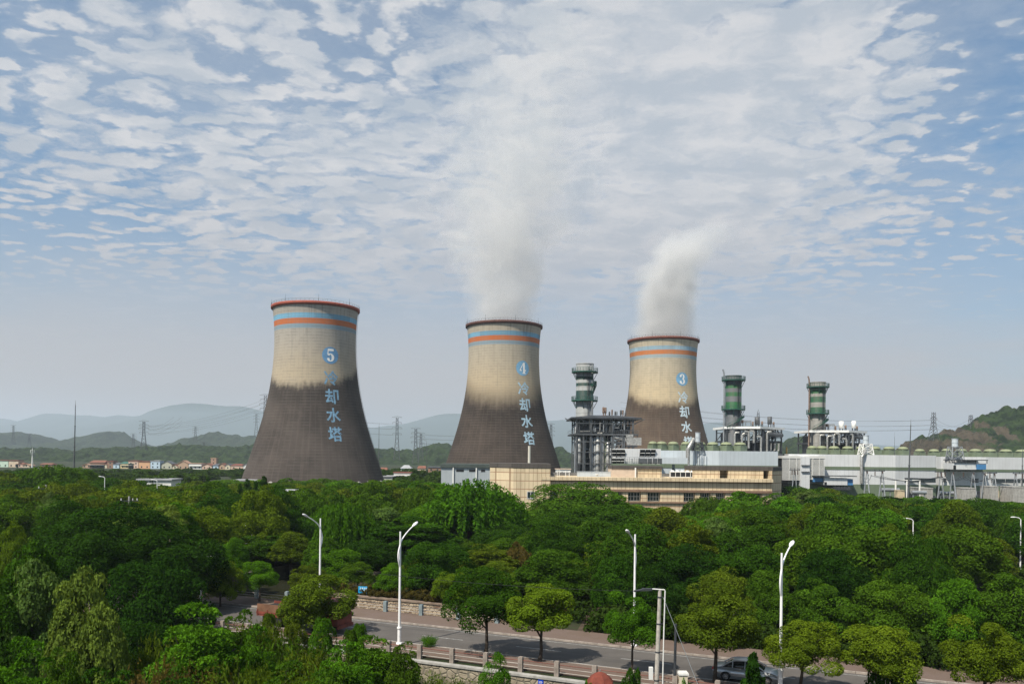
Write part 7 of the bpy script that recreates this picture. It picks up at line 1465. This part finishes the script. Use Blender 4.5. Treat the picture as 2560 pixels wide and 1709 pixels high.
# the far wood before the village: one mass
fm = []
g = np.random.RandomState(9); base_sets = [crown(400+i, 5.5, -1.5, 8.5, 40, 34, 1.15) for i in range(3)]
for k in range(330):
    Yk = 305+g.rand()**.8*(395); u = -120+g.rand()*800 if k < 215 else 880+g.rand()*260
    if u > 500 and Yk < 425 and u < 1000: Yk = 430+g.rand()*180
    p = P(u, 1135, Yk); b_ = base_sets[k % 3]
    zc_ = P(u, 1170+g.rand()*14, Yk).z
    if zc_ < 2.2 or (k >= 215 and Yk > 640): continue
    sc_ = .6+.35*g.rand(); hh = min(.62+.4*g.rand(), zc_/8.6/sc_)
    fm.append([b_[0]*np.array([sc_, sc_, sc_*hh])+np.array([p.x, Yk, 0]), b_[1], b_[2], b_[3]*sc_, b_[4]*sc_, b_[5]*.6+.4*g.rand()])
for k in range(70):      # behind the plant, on the right
    u = 1950+g.rand()*750; Yk = 380+g.rand()*200; p = P(u, 1135, Yk); b_ = base_sets[k % 3]; fm.append([b_[0]*.9+np.array([p.x, Yk, 0]), b_[1], b_[2], b_[3], b_[4], b_[5]])
w = link('distant_wood', leaves_mesh('distant_wood', *[np.concatenate([f[j] for f in fm]) for j in range(6)])); w.color = (.036, .072, .013, 1); tag(w, 'distant belt of mixed trees between the plant and the village', 'wood', None, 'stuff')
# undergrowth that closes the ground under the canopy
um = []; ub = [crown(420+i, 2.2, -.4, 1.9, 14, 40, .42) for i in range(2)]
for k in range(620):
    Yk = 84+170*g.rand()**1.3; x = (g.rand()*1.36-.68)*Yk; s, t = st((x, Yk)); u = px(x, Yk, 0)[0]
    if t < 13.5 or (-44 < s < -19 and t < 35) or (-24 < s < 7 and t < 19) or (-12 < x < 80 and Yk > 210) or (1438 < u < 1525 and t < 32): continue
    b_ = ub[k % 2]; sc_ = .6+.7*g.rand(); um.append([b_[0]*sc_+np.array([x, Yk, 0]), b_[1], b_[2], b_[3]*sc_, b_[4]*sc_, b_[5]*.5+.5*g.rand()])
for k in range(200):
    s0, t0 = 4+66*g.rand(), 12.2+9*g.rand()**1.5; q_ = rd(s0, t0); u = px(q_.x, q_.y, 0)[0]
    if 1440 < u < 1522: continue
    b_ = ub[k % 2]; sc_ = .7+.8*g.rand(); um.append([b_[0]*sc_+np.array([q_.x, q_.y, 0]), b_[1], b_[2], b_[3]*sc_*.75, b_[4]*sc_*.75, b_[5]*.5+.5*g.rand()])
for k in range(230):
    Yk = 36+22*g.rand(); x = (g.rand()*.98-.70)*Yk; s, t = st((x, Yk))
    if t > -5.2: continue
    b_ = ub[k % 2]; sc_ = .55+.6*g.rand(); um.append([b_[0]*sc_+np.array([x, Yk, LOW]), b_[1], b_[2], b_[3]*sc_*.7, b_[4]*sc_*.7, b_[5]*.5+.5*g.rand()])
ug = link('undergrowth', leaves_mesh('undergrowth', *[np.concatenate([f[j] for f in um]) for j in range(6)])); ug.color = (.026, .052, .010, 1); tag(ug, 'tangled low undergrowth covering the ground beneath the trees', 'undergrowth', None, 'stuff')  # leaf colour set dark to stand for the black shade beneath the trees

# ------------------------------------------------------------------ labels for the trees that have none yet
LM = [(40, 'the mint green house'), (82, 'the telecom mast'), (126, 'the crossarm pole'), (185, 'the tall dark mast'), (237, 'the tan gabled house'), (318, 'the yellow house'), (359, 'the largest village pylon'), (417, 'the grey-green gable'), (458, 'the big tan gable'), (534, 'the brick water tower'), (592, 'the red hipped roof'), (650, 'the soot-grey tower edge'), (705, 'the dark shelter'), (745, 'the middle of tower 5'), (803, 'the pond lamp'), (822, 'the numeral 5'), (880, 'the right foot of tower 5'), (947, 'the thin mast'), (1003, 'the first white lamp'), (1060, 'the lattice pylons'), (1140, 'the workshop slots'),
      (1190, 'the beige corner'), (1254, 'tower 4'), (1303, 'the numeral 4'), (1326, 'the small office window'), (1375, 'the wide office window'), (1460, 'the tallest stack'), (1508, 'the silver boiler pipes'), (1590, 'the far white lamp'), (1655, 'the concrete pole'), (1702, 'the numeral 3'), (1764, 'the pair of office windows'), (1832, 'the dark grey stack'), (1900, 'the dark roof tanks'), (1957, 'the tall white lamp'), (1990, 'the louvre wall'), (2043, 'the white ringed stack'), (2110, 'the blue door of the long hall'), (2164, 'the banded vapour stack'), (2190, 'the cable gantry'), (2271, 'the tall stepped mast'), (2283, 'the first small lamp'), (2333, 'the slim hill pylon'), (2387, 'the hill-side vapour stack'), (2422, 'the high blue door'), (2474, 'the twin trestle'), (2552, 'the second small lamp')]
used = {t['label'] for t in TREES if t['label']}; byk = {}
ORD = ['', 'second ', 'third ', 'fourth ', 'fifth ', 'sixth ', 'seventh ', 'eighth ', 'ninth ', 'tenth ']
for t in sorted((t for t in TREES if not t['label']), key=lambda t: t['y']):
    lu, ln = min(LM, key=lambda q: abs(q[0]-t['u'])); s_, tt = st((t['x'], t['y']))
    size = 'small ' if t['R'] < 4.6 else 'broad ' if t['R'] > 6.2 else ''
    zone = 'near the road' if tt < 32 else 'in mid canopy' if tt < 95 else 'far back'
    byk.setdefault(ln, []).append(t); n = len(byk[ln])
    side = 'below' if abs(lu-t['u']) < 14 else 'left of' if t['u'] < lu else 'right of'
    lb = f"{size}{t['tone']} {t['desc']} {zone}, {side} {ln}"
    if len(lb.split()) > 15 and size: lb = lb[len(size):]; size = ''
    if lb in used:
        for o_ in ORD[1:]:
            l2 = f"{o_}{size}{t['tone']} {t['desc']} {zone}, {side} {ln}"
            if l2 not in used: lb = l2; break
    if len(lb.split()) > 16: lb = lb.replace(' just ', ' ').replace('small office window', 'office window').replace(t['desc'], 'tree')
    used.add(lb); t['label'] = lb
for t in TREES:
    t['o']['label'] = t['label']
    g_ = {'street': 'round street trees lining the road', 'cone': 'pointed conifers in the clearing', 'feather': 'bamboo and plume grass clumps in the low thicket', 'willow': 'drooping willows', 'shrub': 'shrubs below the rubble wall'}.get(t['kind'])
    t['o']['group'] = g_ or ('trees of the thicket before the road' if st((t['x'], t['y']))[1] < 0 else 'trees of the green belt between road and plant')
# ------------------------------------------------------------------ haze: one closed box of even air
hb = MB(); hb.box(-16000, 16000, -3000, 15000, -12, 520)
m = bpy.data.materials.new('haze_air'); m.use_nodes = True; t = m.node_tree; t.nodes.clear(); N = NT(t)
pv = N.n('ShaderNodeVolumePrincipled'); o = N.n('ShaderNodeOutputMaterial'); N.L.new(pv.outputs[0], o.inputs['Volume'])
N.put(pv, 'Density', 0.000105); N.put(pv, 'Color', (0.74, 0.85, 0.98)); N.put(pv, 'Anisotropy', 0.15)
tag(hb.build('haze', m), kind='stuff')
